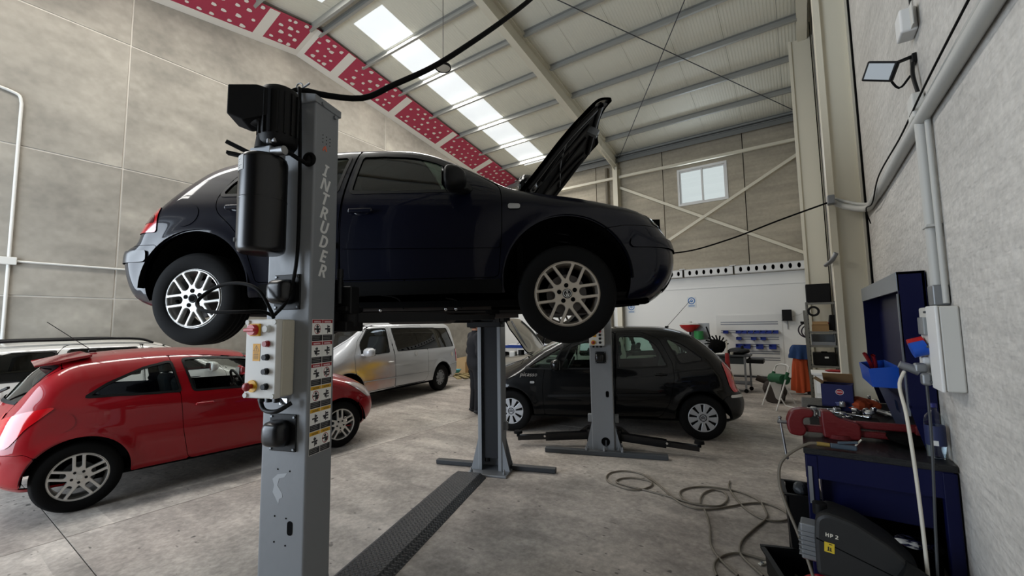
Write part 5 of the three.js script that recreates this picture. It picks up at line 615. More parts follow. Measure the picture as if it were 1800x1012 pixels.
// ---------------------------------------------------------------- along the gable wall: bench, tool cabinet, electrics
const crumple = (sx, sy, sz, seedv, amp = 0.5, det = 3, f = 3) => { const g = new THREE.IcosahedronGeometry(1, det), p = g.attributes.position; for (let i = 0; i < p.count; i++) { const x = p.getX(i), y = p.getY(i), z = p.getZ(i), k = 1 + amp * (fbm((x * 0.31 + seedv) * 0.5 + 2, (y * 0.37 + z * 0.41 + seedv * 1.3) * 0.5 + 2, f * 2, 3, f * 2) - 0.5) * 2; p.setXYZ(i, x * k * sx, Math.max(-0.9, y * k) * sy, z * k * sz); } g.computeVertexNormals(); return g; };
const BY = 0.93, BZ0 = -2.95, BZ1 = -4.85, BX0 = -0.03;
{
  const P = thing('workbench', 'navy blue steel workbench with oily black top against the rough wall', 'workbench', [0, 0, 0]);
  const oily = mat('#17181a', 0.38, 0, { bumpMap: grainBump, bumpScale: 0.003 });
  mesh('bench_top', rb(XR - BX0 - 0.01, 0.035, BZ0 - BZ1, (XR + BX0) / 2, BY - 0.018, (BZ0 + BZ1) / 2, 0.006), oily, P);
  mesh('apron', [box(0.6, 0.13, 0.02, 0.28, BY - 0.1, BZ0 - 0.02), box(0.02, 0.13, 1.5, 0.0, BY - 0.1, -3.72), box(0.6, 0.13, 0.02, 0.28, BY - 0.1, BZ1 + 0.03)], M.navy, P);
  for (const [x, z] of [[0.01, BZ0 - 0.03], [0.565, BZ0 - 0.03], [0.01, BZ1 + 0.04], [0.565, BZ1 + 0.04]]) mesh('leg', rb(0.055, BY - 0.04, 0.05, x, (BY - 0.04) / 2, z, 0.006), M.navy, P);
  mesh('side_panel', box(0.5, 0.42, 0.012, 0.27, BY - 0.37, BZ1 + 0.1), M.navy, P); mesh('back_panel', box(0.012, 0.5, 1.4, 0.585, BY - 0.4, -3.72), M.navy, P);
  mesh('edge_strip', box(0.018, 0.2, 0.006, 0.0, BY - 0.2, BZ0 + 0.0), M.zinc, P);
  mesh('drawer_box', rb(0.46, 0.28, 0.6, 0.28, 0.72, -3.34, 0.006), M.navy, P);
  mesh('lower_shelf', box(0.56, 0.02, 1.5, 0.28, 0.2, -3.72), M.black, P);
}
{ // tool cabinet standing on the bench
  const P = thing('tool_cabinet', 'open navy tool cabinet with grey header standing on the workbench', 'cabinet', [0, 0, 0]), z0 = -3.2, z1 = -4.8, x0 = 0.475;
  mesh('side', ext(rpoly([[x0, 1.915], [0.592, 1.915], [0.592, 0.935], [0.53, 0.935], [0.49, 1.1], [x0, 1.16]], 0.004), 0.014, 0).translate(0, 0, z0 - 0.014), M.navy, P);
  mesh('side', ext(rpoly([[x0, 1.915], [0.592, 1.915], [0.592, 0.935], [0.53, 0.935], [0.49, 1.1], [x0, 1.16]], 0.004), 0.014, 0).translate(0, 0, z1), M.navy, P);
  mesh('back', box(0.012, 0.97, z0 - z1, 0.584, 1.425, (z0 + z1) / 2), M.navy, P); mesh('roof', box(0.12, 0.014, z0 - z1, 0.533, 1.908, (z0 + z1) / 2), M.navy, P);
  mesh('header', rb(0.014, 0.11, z0 - z1, x0 + 0.002, 1.86, (z0 + z1) / 2, 0.003), mat('#7f858b', 0.35, 0.5), P); mesh('door_edge', box(0.012, 0.68, 0.02, x0, 1.45, z0 - 0.01), mat('#7f858b', 0.35, 0.5), P);
  mesh('bottom_shelf', box(0.11, 0.014, z0 - z1, 0.535, 1.16, (z0 + z1) / 2), M.navy, P);
  const br = mesh('slotted_bracket', ext(rpoly([[z1 + 0.2, 1.16], [z0 - 0.2, 1.16], [z0 - 0.3, 0.94], [z0 - 0.5, 0.94]], 0.02), 0.012, 0, [rpoly([[-3.75, 1.12], [-3.55, 1.12], [-3.57, 1.06], [-3.7, 1.06]], 0.02)]).rotateY(-Math.PI / 2).translate(0.5, 0, 0), mat('#23304f', 0.5, 0.3), P);
  for (let i = 0; i < 8; i++) mesh('peg_slot', box(0.003, 0.006, 0.018, 0.577, 1.62 + (i >> 2) * 0.06, -3.4 - (i % 4) * 0.09), M.matte, br);
}
const hangTool = (name, label, cat, parts, p) => { const o = thing(name, label, cat, p); for (const [n, g, m] of parts) mesh(n, g, m, o); return o; };
hangTool('screwdriver', 'screwdriver with black handle hanging blade down in the cabinet', 'screwdriver', [['handle', lathe([[0, 0.13], [0.012, 0.128], [0.016, 0.1], [0.013, 0.06], [0.016, 0.03], [0.008, 0]], 14), M.plastic], ['blade', cyl(0.005, 0.004, 0.16, 0, -0.08, 0), M.chrome]], [0.535, 1.47, -3.55]);
hangTool('rivet_gun', 'black hand riveter hanging on the cabinet back plate', 'tool', [['body', rb(0.04, 0.18, 0.05, 0, 0, 0, 0.015, 0.2), M.black], ['grip', rb(0.035, 0.16, 0.04, 0, -0.05, 0.07, 0.014, -0.25), M.greyDark], ['holder', rb(0.06, 0.05, 0.14, 0.005, -0.02, 0.02, 0.004), M.greyDark]], [0.545, 1.56, -3.42]);
{ // blue parts bin on the cabinet front, handles sticking out
  const a = hit(1518, 692, 'x', 0.4), b = hit(1588, 690, 'x', 0.4), z0 = Math.max(a.z, b.z), z1 = Math.min(a.z, b.z), y = 1.235, L = Math.min(0.5, z0 - z1), zc = (z0 + z1) / 2; const o = thing('parts_bin', 'bright blue open plastic bin with red tool handles on the cabinet front', 'bin', [0.415, y, zc]);
  mesh('floor', box(0.12, 0.006, L, 0, 0.003, 0), M.binBlue, o); mesh('front', box(0.006, 0.11, L, -0.07, 0.055, 0, 0, 0, 0.12), M.binBlue, o); mesh('back', box(0.006, 0.13, L, 0.058, 0.065, 0), M.binBlue, o); for (const s of [-1, 1]) mesh('end', ext([[-0.062, 0], [0.06, 0], [0.06, 0.13], [-0.075, 0.11]], 0.006, 0).translate(0, 0, s * L / 2 - 0.003), M.binBlue, o);
  for (const [k, dz] of [[0, -L * 0.42], [1, -L * 0.28]]) { const q = hangTool('pliers', k ? 'red-handled pliers leaning in the blue bin next to a second pair' : 'red-handled pliers leaning at the far end of the blue bin', 'pliers', [['handle', tube([[0, 0.02, 0], [-0.02, 0.09, 0.01], [-0.05, 0.16, 0.03]], 0.01, 14, 7), M.red], ['handle', tube([[0, 0.02, 0.02], [0.0, 0.1, 0.04], [-0.01, 0.15, 0.07]], 0.01, 14, 7), M.red], ['jaw', rb(0.02, 0.06, 0.025, 0.0, 0.02, 0.01, 0.006), M.steel]], [0.41, y + 0.02, zc + dz]); }
}
{ // bench vice
  const o = thing('bench_vice', 'large dark red bench vice bolted to the bench corner', 'vice', [0.13, BY, -3.3], 0.12); o.scale.setScalar(0.74); const R = mat('#6d1418', 0.45, 0, { bumpMap: grainBump, bumpScale: 0.002 });
  mesh('fixed_body', [ext(rpoly([[-0.07, 0.0], [0.17, 0.0], [0.18, 0.06], [0.17, 0.13], [0.1, 0.15], [0.03, 0.17], [-0.01, 0.215], [-0.08, 0.215], [-0.08, 0.14]], 0.02), 0.11, 0.012).translate(0, 0, -0.055)], R, o);
  mesh('barrel', [rb(0.4, 0.055, 0.07, 0.34, 0.115, 0, 0.018), rb(0.4, 0.05, 0.08, 0.34, 0.045, 0, 0.016), rb(0.03, 0.12, 0.095, 0.53, 0.08, 0, 0.01)], R, o);
  mesh('sliding_jaw', [ext(rpoly([[-0.31, 0.0], [-0.21, -0.01], [-0.18, 0.05], [-0.21, 0.1], [-0.2, 0.15], [-0.14, 0.15], [-0.12, 0.21], [-0.2, 0.225], [-0.29, 0.2], [-0.325, 0.11]], 0.035), 0.09, 0.014).translate(0, 0, -0.045), rb(0.2, 0.055, 0.065, -0.12, 0.055, 0, 0.012)], R, o);
  mesh('anvil', rb(0.1, 0.024, 0.06, 0.02, 0.17, 0, 0.006), M.greyDark, o); for (const x of [-0.086, -0.122]) mesh('jaw_plate', box(0.01, 0.045, 0.1, x, 0.19, 0), M.steel, o);
  mesh('screw', cyl(0.016, 0.016, 0.12, -0.33, 0.09, 0, 0, 0, Math.PI / 2), M.steel, o); mesh('tommy_bar', [rod([-0.37, 0.12, 0], [-0.34, -0.2, 0.03], 0.009), sph(0.015, -0.37, 0.125, 0), sph(0.014, -0.338, -0.205, 0.03)], M.steel, o); mesh('base', cyl(0.09, 0.1, 0.03, 0.04, 0.015, 0), R, o);
}
{ // blow gun on the near edge and its hose to the compressor
  const a = fl(1443, 778, BY + 0.03), b = fl(1512, 770, BY + 0.06); const o = thing('blow_gun', 'grey-blue air blow gun with thin nozzle lying on the bench edge', 'air gun', a.clone().setY(BY)); const d = b.clone().sub(a); mesh('body', rb(0.12, 0.028, 0.026, 0.1, 0.02, -0.01, 0.01), mat('#3e4c58', 0.4), o); mesh('trigger', rb(0.09, 0.014, 0.014, 0.12, 0.045, -0.01, 0.005, 0, 0, 0.15), mat('#3e4c58', 0.4), o); mesh('nozzle', rod([0.15, 0.03, -0.01], [Math.min(0.26, d.x), 0.065, -0.03], 0.004), M.ivory, o); mesh('coupling', cyl(0.012, 0.012, 0.06, 0.01, 0.02, -0.01, 0, 0, Math.PI / 2), mat('#b49a5a', 0.35, 0.8), o);
}
{ // blue cardboard box with a round badge
  const o = thing('carton', 'dark blue cardboard carton with a round red badge on the bench', 'box', [0.225, BY, -4.36], -0.12); const B = mat('#080c44', 0.6); const W = 0.2, Hh = 0.2, D = 0.16;
  const face = mat('#ffffff', 0.55, 0, { map: ctex(256, 256, (c) => { c.fillStyle = '#0b1052'; c.fillRect(0, 0, 256, 256); c.fillStyle = '#d9d3cf'; c.beginPath(); c.ellipse(150, 74, 34, 30, 0, 0, 7); c.fill(); c.fillStyle = '#b5222a'; c.beginPath(); c.ellipse(150, 74, 29, 25, 0, 0, 7); c.fill(); c.fillStyle = '#fff'; c.font = 'bold 18px sans-serif'; c.textAlign = 'center'; c.fillText('NAPA', 150, 80); c.fillStyle = '#8d93c4'; for (let i = 0; i < 4; i++) c.fillRect(108 + i * 5, 178 + i * 12, 84 - i * 10, 6); }) });
  mesh('front', [box(W, Hh, 0.004, 0, Hh / 2, D / 2)], face, o); mesh('body', [box(0.004, Hh, D, -W / 2, Hh / 2, 0), box(0.004, Hh, D, W / 2, Hh / 2, 0), box(W, Hh, 0.004, 0, Hh / 2, -D / 2), box(W, 0.004, D, 0, 0.002, 0)], B, o);
  mesh('flap', box(W, 0.004, 0.1, 0, Hh + 0.035, -D / 2 - 0.01, -0.9), M.cardboard, o); mesh('flap', box(0.07, 0.004, D, -W / 2 - 0.02, Hh + 0.02, 0, 0, 0, -0.6), M.cardboard, o); mesh('flap', box(0.07, 0.004, D, W / 2 - 0.03, Hh - 0.01, 0, 0, 0, 0.35), B, o);
}
// sockets, spanners and fittings heaped on the bench
const toolSteel = mat('#c4c4c0', 0.3, 0.6);
for (let i = 0; i < 60; i++) {
  const u = rr(1440, 1585), v = rr(704, 738), p = fl(u, v, BY); if (p.x > 0.5 || p.z > -3.45) continue; const k = i % 4, r = rr(0, 6.28), m = [M.chrome, toolSteel, toolSteel, M.plastic][(i >> 2) % 4]; let g, n, l;
  if (k === 0) { const L = rr(0.1, 0.17); g = merge([box(L, 0.007, 0.014, 0, 0.006, 0), tor(0.013, 0.005, L / 2, 0.006, 0, Math.PI / 2, 0, 0, 14, 6), tor(0.014, 0.005, -L / 2, 0.006, 0, Math.PI / 2, 0, 0, 10, 6)]); n = 'spanner'; l = 'steel ring spanner lying in the tool heap on the bench'; } else if (k === 1) { const q = rr(0.011, 0.02); g = lathe([[q * 0.5, 0], [q, 0], [q, 0.03], [q * 0.85, 0.036], [q * 0.55, 0.036], [q * 0.5, 0]], 14).rotateZ(rr(0, 1) > 0.5 ? Math.PI / 2 : 0).translate(0, 0.015, 0); n = 'socket'; l = 'steel socket lying in the tool heap on the bench'; } else if (k === 2) { g = merge([rod([-0.06, 0.012, 0], [0.07, 0.012, 0], 0.007), rb(0.05, 0.024, 0.03, 0.08, 0.012, 0, 0.01), rb(0.07, 0.022, 0.024, -0.09, 0.012, 0, 0.01)]); n = 'ratchet'; l = 'ratchet handle lying in the tool heap on the bench'; } else { g = crumple(0.028, 0.02, 0.026, i, 0.4, 2).translate(0, 0.018, 0); n = 'fitting'; l = 'small metal fitting lying in the tool heap on the bench'; }
  l = ['bright chrome ', 'dull grey ', 'dull grey ', 'black '][(i >> 2) % 4] + l.replace('steel ', ''); const o = solo(n, l, n, g.rotateY(r).translate(p.x, BY + (i % 3) * 0.012, p.z), m, 'loose tools heaped on the bench');
}
solo('shop_rag', 'crumpled orange rag at the bench end below the cabinet', 'rag', crumple(0.12, 0.05, 0.12, 5.1, 0.5).translate(0.38, BY + 0.04, -4.38), M.orange);
solo('tool_bag', 'flat black leather tool bag spread on the oily bench', 'bag', crumple(0.11, 0.035, 0.2, 2.2, 0.35).translate(0.47, BY + 0.03, -3.4), M.matte);
solo('rubber_mat', 'black rubber sheet under the tool heap', 'mat', rb(0.4, 0.012, 0.5, 0.22, BY + 0.006, -3.75, 0.005), M.rubber);
{ const o = thing('water_bottle', 'clear plastic bottle with navy label and cap on the bench', 'bottle', [0.545, BY, -3.06]); mesh('body', lathe([[0, 0.002], [0.034, 0.002], [0.04, 0.012], [0.04, 0.19], [0.034, 0.215], [0.016, 0.24], [0.014, 0.262], [0, 0.262]], 24), mat('#eef4f6', 0.08, 0, { transmission: 1, thickness: 0 }), o); mesh('water', lathe([[0, 0.005], [0.037, 0.008], [0.037, 0.14], [0, 0.14]], 20), mat('#e6eef2', 0.02, 0, { transmission: 1, thickness: 0.06, ior: 1.33 }), o); mesh('label', new THREE.CylinderGeometry(0.0408, 0.0408, 0.1, 24, 1, true).translate(0, 0.12, 0), mat('#232c52', 0.5), o); mesh('barcode', box(0.03, 0.025, 0.001, -0.012, 0.085, 0.0405), M.white, o); mesh('cap', cyl(0.016, 0.016, 0.02, 0, 0.27, 0), mat('#20256e', 0.5), o); }
{ // compressor under the bench end
  const o = thing('air_compressor', 'black air compressor with yellow sticker under the bench end', 'compressor', [0.19, 0, -2.86], -0.06);
  const up = sub('pump_head', o); up.position.y = 0.17; up.scale.setScalar(0.92); const cow = ext(rpoly([[-0.2, 0.2], [0.2, 0.2], [0.24, 0.26], [0.22, 0.34], [0.12, 0.44], [-0.02, 0.52], [-0.14, 0.545], [-0.19, 0.51], [-0.2, 0.4]], 0.03), 0.2, 0.02).translate(0, 0, -0.06); mesh('cowl', cow, mat('#1c1d1d', 0.55, 0, { bumpMap: grainBump, bumpScale: 0.001 }), up); mesh('cowl_seam', [box(0.4, 0.006, 0.004, 0, 0.34, 0.158, 0, 0, -0.3), ...Array.from({ length: 5 }, (_, i) => box(0.05, 0.006, 0.004, 0.02 + i * 0.012, 0.46 - i * 0.018, 0.15, 0, 0, -0.5))], M.matte, up);
  mesh('lettering', text('HP 2', 0.02, 0.002).rotateZ(-0.06).translate(-0.12, 0.43, 0.161), M.ivory, up);
  mesh('sticker', new THREE.PlaneGeometry(0.045, 0.052).rotateZ(-0.06).translate(-0.135, 0.365, 0.1625), mat('#ffffff', 0.5, 0, { map: ctex(64, 72, (c) => { c.fillStyle = '#cfb32e'; c.fillRect(0, 0, 64, 72); c.fillStyle = '#1a1a12'; c.fillRect(22, 30, 10, 26); c.fillRect(36, 34, 8, 22); c.fillRect(18, 56, 30, 5); c.fillRect(30, 8, 20, 6); }) }), up);
  mesh('tank', [xf(new THREE.CapsuleGeometry(0.13, 0.34, 8, 24), 0, 0.16, 0.02, 0, 0, Math.PI / 2)], M.redBright, o); mesh('motor_cover', [cyl(0.1, 0.09, 0.16, 0.2, 0.26, 0.14, 0, 0, Math.PI / 2 - 0.5, 24), tor(0.08, 0.014, 0.27, 0.24, 0.15, 0, Math.PI / 2, 0.2)], M.plastic, up); mesh('cylinder_head', [rb(0.08, 0.2, 0.1, -0.23, 0.34, 0.05, 0.01), ...Array.from({ length: 6 }, (_, i) => box(0.1, 0.006, 0.12, -0.23, 0.27 + i * 0.025, 0.05))], M.zinc, up); mesh('air_filter', cyl(0.035, 0.035, 0.06, -0.17, 0.53, 0.06), M.black, up); mesh('regulator', [cyl(0.02, 0.02, 0.06, -0.25, 0.24, 0.14, Math.PI / 2), lathe([[0, 0.05], [0.03, 0.045], [0.045, 0.0], [0.04, -0.02], [0, -0.02]], 20).translate(-0.18, 0.2, 0.16)], M.redBright, o);
  for (const x of [-0.18, 0.2]) mesh('foot', cyl(0.03, 0.035, 0.03, x, 0.015, 0.02), M.rubber, o);
}
{ // black tubs beside the bench
  const mk = (label, p, ry, w, h, d) => { const o = thing('plastic_tub', label, 'tub', p, ry); mesh('floor', box(w * 0.9, 0.008, d * 0.9, 0, 0.004, 0), M.plastic, o); for (const s of [-1, 1]) { mesh('wall', box(0.008, h, d, s * w / 2, h / 2, 0, 0, 0, -s * 0.05), M.plastic, o); mesh('wall', box(w, h, 0.008, 0, h / 2, s * d / 2, s * 0.05), M.plastic, o); } mesh('lip', [box(w + 0.05, 0.012, 0.025, 0, h, d / 2 + 0.02), box(w + 0.05, 0.012, 0.025, 0, h, -d / 2 - 0.02), box(0.025, 0.012, d, w / 2 + 0.02, h, 0), box(0.025, 0.012, d, -w / 2 - 0.02, h, 0)], M.plastic, o); return o; };
  mk('tall black plastic tub standing beside the bench leg', [-0.06, 0, -3.55], 0.1, 0.16, 0.5, 0.24); mk('low black oil tray on the floor in front of the tub', [-0.1, 0, -3.2], 0.35, 0.24, 0.16, 0.34);
  solo('oil_filter', 'grey used oil filter lying on the tub rim', 'filter', crumple(0.045, 0.045, 0.06, 3.3, 0.3, 2).translate(-0.06, 0.52, -3.5), M.greyDark);
  solo('foil_tube', 'crumpled silver tube on the dark shelf under the bench', 'tube', crumple(0.09, 0.025, 0.035, 9.1, 0.6).rotateY(0.4).rotateZ(-0.15).translate(0.42, 0.5, -3.02), M.chrome); solo('black_crate', 'black crate filling the space under the bench', 'crate', [rb(0.46, 0.27, 0.9, 0.3, 0.35, -3.5, 0.02), rb(0.48, 0.03, 0.92, 0.3, 0.475, -3.5, 0.01)], M.matte);
}
{ // air hose snaking over the floor
  const F = (L, y = 0.011) => L.map(([a, b]) => fl(1040 + a * 380 / 1800, 820 + b * 192 / 909, y)); const pts = F([[1640, 440], [1560, 452], [1440, 440], [1300, 370], [1180, 240], [1142, 160], [1150, 120]]);
  const main = F([[1650, 405], [1560, 345], [1440, 305], [1300, 305], [1150, 330], [1000, 352], [860, 345], [760, 310], [680, 260], [590, 180], [500, 110], [400, 55], [260, 35], [160, 50], [122, 90], [140, 125], [220, 160], [330, 190], [430, 185], [500, 155], [495, 125], [430, 105], [330, 92], [240, 100], [205, 125], [300, 160], [450, 195], [640, 245], [800, 295], [930, 320], [1060, 325], [1120, 290], [1130, 250], [1090, 205], [1020, 190], [950, 210], [908, 260], [905, 310]]);
  const o = thing('air_hose', 'long thin grey air hose coiled in loops on the floor', 'hose'); const hm = mat('#6f675a', 0.5);
  mesh('hose_run', tube([...pts.slice().reverse().slice(0, 0), ...main], 0.0085, 320, 7), hm, o);
  mesh('hose_run', tube([...F([[935, 345], [965, 420], [985, 520], [995, 650], [1050, 745], [1120, 820], [1220, 905]])], 0.0085, 80, 7), hm, o); mesh('hose_run', tube(F([[905, 310], [820, 300], [745, 250], [740, 205], [800, 178], [920, 165], [1080, 180], [1250, 215], [1390, 280], [1440, 350], [1460, 410], [1440, 445], [1350, 520], [1250, 620], [1232, 690], [1250, 740], [1340, 830], [1430, 909]]), 0.0085, 160, 7), hm, o); mesh('hose_run', tube(F([[1640, 440], [1560, 452], [1440, 438], [1300, 365], [1180, 235], [1142, 165], [1150, 120]]), 0.0085, 80, 7), hm, o); mesh('hose_run', tube(F([[1045, 909], [1020, 850], [1030, 790], [1110, 735], [1220, 718], [1380, 755], [1520, 800], [1640, 860], [1720, 920]]), 0.0085, 80, 7), hm, o);
  const g0 = fl(1443, 778, BY + 0.03); mesh('hose_run', tube([[g0.x, BY + 0.02, g0.z - 0.01], [g0.x - 0.05, BY + 0.02, g0.z + 0.0], [-0.13, 0.84, -2.94], [-0.15, 0.72, -2.93], [-0.12, 0.6, -2.9], [-0.08, 0.5, -2.86], [-0.03, 0.36, -2.78], [0.0, 0.24, -2.72]], 0.0085, 60, 7), hm, o);
  const t = fl(1342, 992, 0); const b = thing('hose_coupler', 'small pale metal hose coupler lying on the floor', 'coupler', t, 0.9); mesh('body', rb(0.07, 0.012, 0.026, 0, 0.007, 0, 0.005), M.ivory, b); mesh('ring', tor(0.009, 0.003, -0.01, 0.016, 0, Math.PI / 2), M.zinc, b);
}
{ // wall electrics
  const x = XR, cab = thing('socket_box', 'grey wall socket box with red and blue sockets and plugs', 'socket box', [x, 1.51, -2.88]);
  mesh('enclosure', rb(0.07, 0.39, 0.38, -0.036, 0, 0, 0.01), M.offwhite, cab); mesh('cover', rb(0.014, 0.395, 0.17, -0.077, 0, 0.11, 0.006), M.white, cab); mesh('cover_screw', [-0.17, 0, 0.17].map((y) => rb(0.02, 0.012, 0.03, -0.08, y, 0.02, 0.004)), M.greyDark, cab);
  mesh('breaker_window', rb(0.02, 0.09, 0.12, -0.075, 0.1, -0.1, 0.006), mat('#8b8f90', 0.2), cab); mesh('socket_red', [cyl(0.04, 0.04, 0.06, -0.1, 0.0, -0.12, 0, 0, Math.PI / 2 + 0.3)], M.redBright, cab); mesh('socket_blue', [cyl(0.038, 0.038, 0.06, -0.105, -0.015, -0.06, 0, 0, Math.PI / 2 + 0.3)], M.binBlue, cab); mesh('socket_flap', rb(0.03, 0.09, 0.08, -0.08, -0.1, -0.1, 0.01), M.white, cab);
  const pl = thing('power_plug', 'grey plug with cream cord hanging from the socket box', 'plug', [x - 0.12, 1.38, -2.93]); mesh('plug_body', [rb(0.05, 0.05, 0.05, 0.01, 0.02, 0, 0.014), cyl(0.018, 0.024, 0.08, -0.03, 0.02, 0.0, 0, 0, Math.PI / 2 - 0.4), rb(0.04, 0.06, 0.045, 0.02, -0.03, 0.05, 0.014)], M.zinc, pl); mesh('cord', tube([[-0.05, 0.0, 0], [-0.075, -0.06, 0.02], [-0.072, -0.2, 0.1], [-0.06, -0.5, 0.12], [-0.055, -0.9, 0.14], [-0.06, -1.25, 0.16], [-0.05, -1.37, 0.18]], 0.008, 60, 7), M.ivory, pl); mesh('cord', tube([[0.02, -0.06, 0.05], [0.01, -0.3, 0.1], [-0.01, -0.7, 0.12], [-0.03, -1.1, 0.14], [-0.05, -1.36, 0.16]], 0.006, 50, 7), M.greyDark, pl);
  const cd = thing('wall_conduit', 'grey plastic conduit run with wall boxes on the rough wall', 'conduit', [x, 0, 0]); const c1 = mat('#b9b9b4', 0.5);
  mesh('riser', [rod([-0.03, 1.8, -2.86], [-0.03, 2.66, -2.86], 0.026, 14)], c1, cd); mesh('riser', rod([-0.018, 1.72, -2.8], [-0.018, 2.66, -2.8], 0.012, 10), c1, cd); mesh('riser_box', rb(0.06, 0.1, 0.1, -0.03, 1.76, -2.86, 0.008), M.zinc, cd); mesh('clip', rb(0.06, 0.014, 0.09, -0.03, 2.1, -2.85, 0.004), c1, cd);
  mesh('horizontal_run', [tube([[-0.03, 2.62, 2.6], [-0.03, 2.64, 0], [-0.03, 2.65, -2.9], [-0.03, 2.63, -4.4], [-0.05, 2.66, -4.95], [-0.22, 2.78, -5.16], [-0.25, 2.82, -5.18]], 0.03, 60, 10)], c1, cd); mesh('horizontal_run', tube([[-0.022, 2.72, 2.6], [-0.022, 2.71, -2.9], [-0.022, 2.69, -4.4], [-0.04, 2.7, -4.95], [-0.22, 2.83, -5.15], [-0.26, 2.86, -5.18]], 0.014, 60, 8), c1, cd); mesh('loose_wire', tube([[-0.05, 2.75, -1.5], [-0.055, 2.72, -2.6], [-0.05, 2.7, -3.2], [-0.07, 2.66, -3.9], [-0.055, 2.58, -4.4], [-0.06, 2.6, -4.7], [-0.02, 2.5, -4.85]], 0.005, 60, 5), M.rubber, cd);
  mesh('junction_box', rb(0.05, 0.13, 0.11, -0.03, 2.74, -2.92, 0.01), M.offwhite, cd); mesh('column_box', rb(0.06, 0.09, 0.08, -0.27, 2.82, -5.1, 0.01), M.zinc, cd); mesh('lamp_riser', [tube([[-0.02, 2.8, -2.9], [-0.03, 2.92, -2.92], [-0.02, 3.0, -2.95]], 0.009, 16, 6), rod([-0.01, 3.2, -2.93], [-0.01, 4.6, -2.95], 0.006)], M.plastic, cd);
  mesh('column_conduit', tube([[-0.26, 2.3, -5.14], [-0.29, 2.24, -5.16], [-0.34, 2.2, -5.3]], 0.02, 16, 8), M.zinc, cd);
  const al = thing('alarm_box', 'small white sensor box high on the rough wall above the floodlight', 'sensor', [x, 3.2, -2.92]); mesh('housing', rb(0.07, 0.13, 0.12, -0.036, 0, 0, 0.012), M.white, al); mesh('seam', box(0.004, 0.12, 0.1, -0.03, 0, 0.0615), M.offwhite, al);
  const fo = thing('floodlight', 'black square floodlight on a wall bracket above the conduit', 'floodlight', [x, 3.03, -2.98], 0); mesh('bracket', [bar([-0.01, 0.02, 0], [-0.12, -0.01, 0.02], 0.02, 0.012), rb(0.02, 0.05, 0.06, -0.01, 0.0, 0, 0.004)], M.black, fo); const hd = sub('lamp_head', fo); hd.position.set(-0.15, -0.03, 0.03); hd.rotation.set(0.35, -0.45, -0.35); mesh('housing', rb(0.14, 0.1, 0.035, 0, 0, 0, 0.008), M.black, hd); mesh('lens', box(0.115, 0.078, 0.004, 0, 0, 0.0185), mat('#7d817e', 0.2), hd); mesh('cable', tube([[0.03, -0.02, -0.02], [0.1, -0.08, -0.04], [0.13, -0.02, -0.03]], 0.006, 14, 6), M.rubber, hd);
  // black cable from the column to the second lift
  solo('overhead_cable', 'black cable sagging from the white column to the second lift', 'cable', tube([[0.33, 2.81, -5.12], [-0.1, 2.7, -5.16], [-0.6, 2.56, -5.2], [-1.1, 2.48, -5.24], [-1.7, 2.55, -5.28], [-2.15, 2.76, -5.3]], 0.009, 60, 6), M.rubber);
}
{ // high-bay lamp hanging at the ridge
  const o = thing('high_bay_lamp', 'round black high-bay lamp hanging on a cord from the roof', 'lamp', [-5.02, 6.26, -5.25]); mesh('cord', rod([0, 0.12, 0], [0, 2.5, 0], 0.006, 6), M.plastic, o); mesh('body', lathe([[0, 0.13], [0.03, 0.13], [0.05, 0.09], [0.11, 0.06], [0.14, 0.04], [0.145, 0.0], [0.135, -0.01], [0.125, 0.01]], 32), M.black, o); mesh('lens', lathe([[0, 0.0], [0.125, 0.005], [0.125, 0.01], [0, 0.012]], 32), mat('#b7b2a4', 0.3), o);
  const wc = thing('wall_conduit', 'thin white conduit bent over on the party wall panels', 'conduit', [XL + 0.02, 0, 0]); const q = (u, v) => { const p = hit(u, v, 'x', XL + 0.02); return [0, p.y, p.z]; };
  const [a, b, c, d] = [q(-60, 128), q(20, 160), q(38, 182), q(12, 455)], e = q(8, 560); mesh('pipe', tube([a, q(-20, 144), b, q(34, 168), c], 0.022, 40, 8), M.offwhite, wc); mesh('pipe', rod(c, [0, 0.3, mix(d[2], e[2], 1)], 0.022, 8), M.offwhite, wc); mesh('pipe', rod(q(12, 458), [0, q(12, 458)[1], -13.5], 0.018, 8), M.offwhite, wc); mesh('wall_box', rb(0.06, 0.12, 0.2, 0.01, q(12, 458)[1], q(12, 458)[2], 0.01), M.offwhite, wc);
}
// ---------------------------------------------------------------- far end of the hall
const zp = (u, v, z) => hit(u, v, 'z', z);
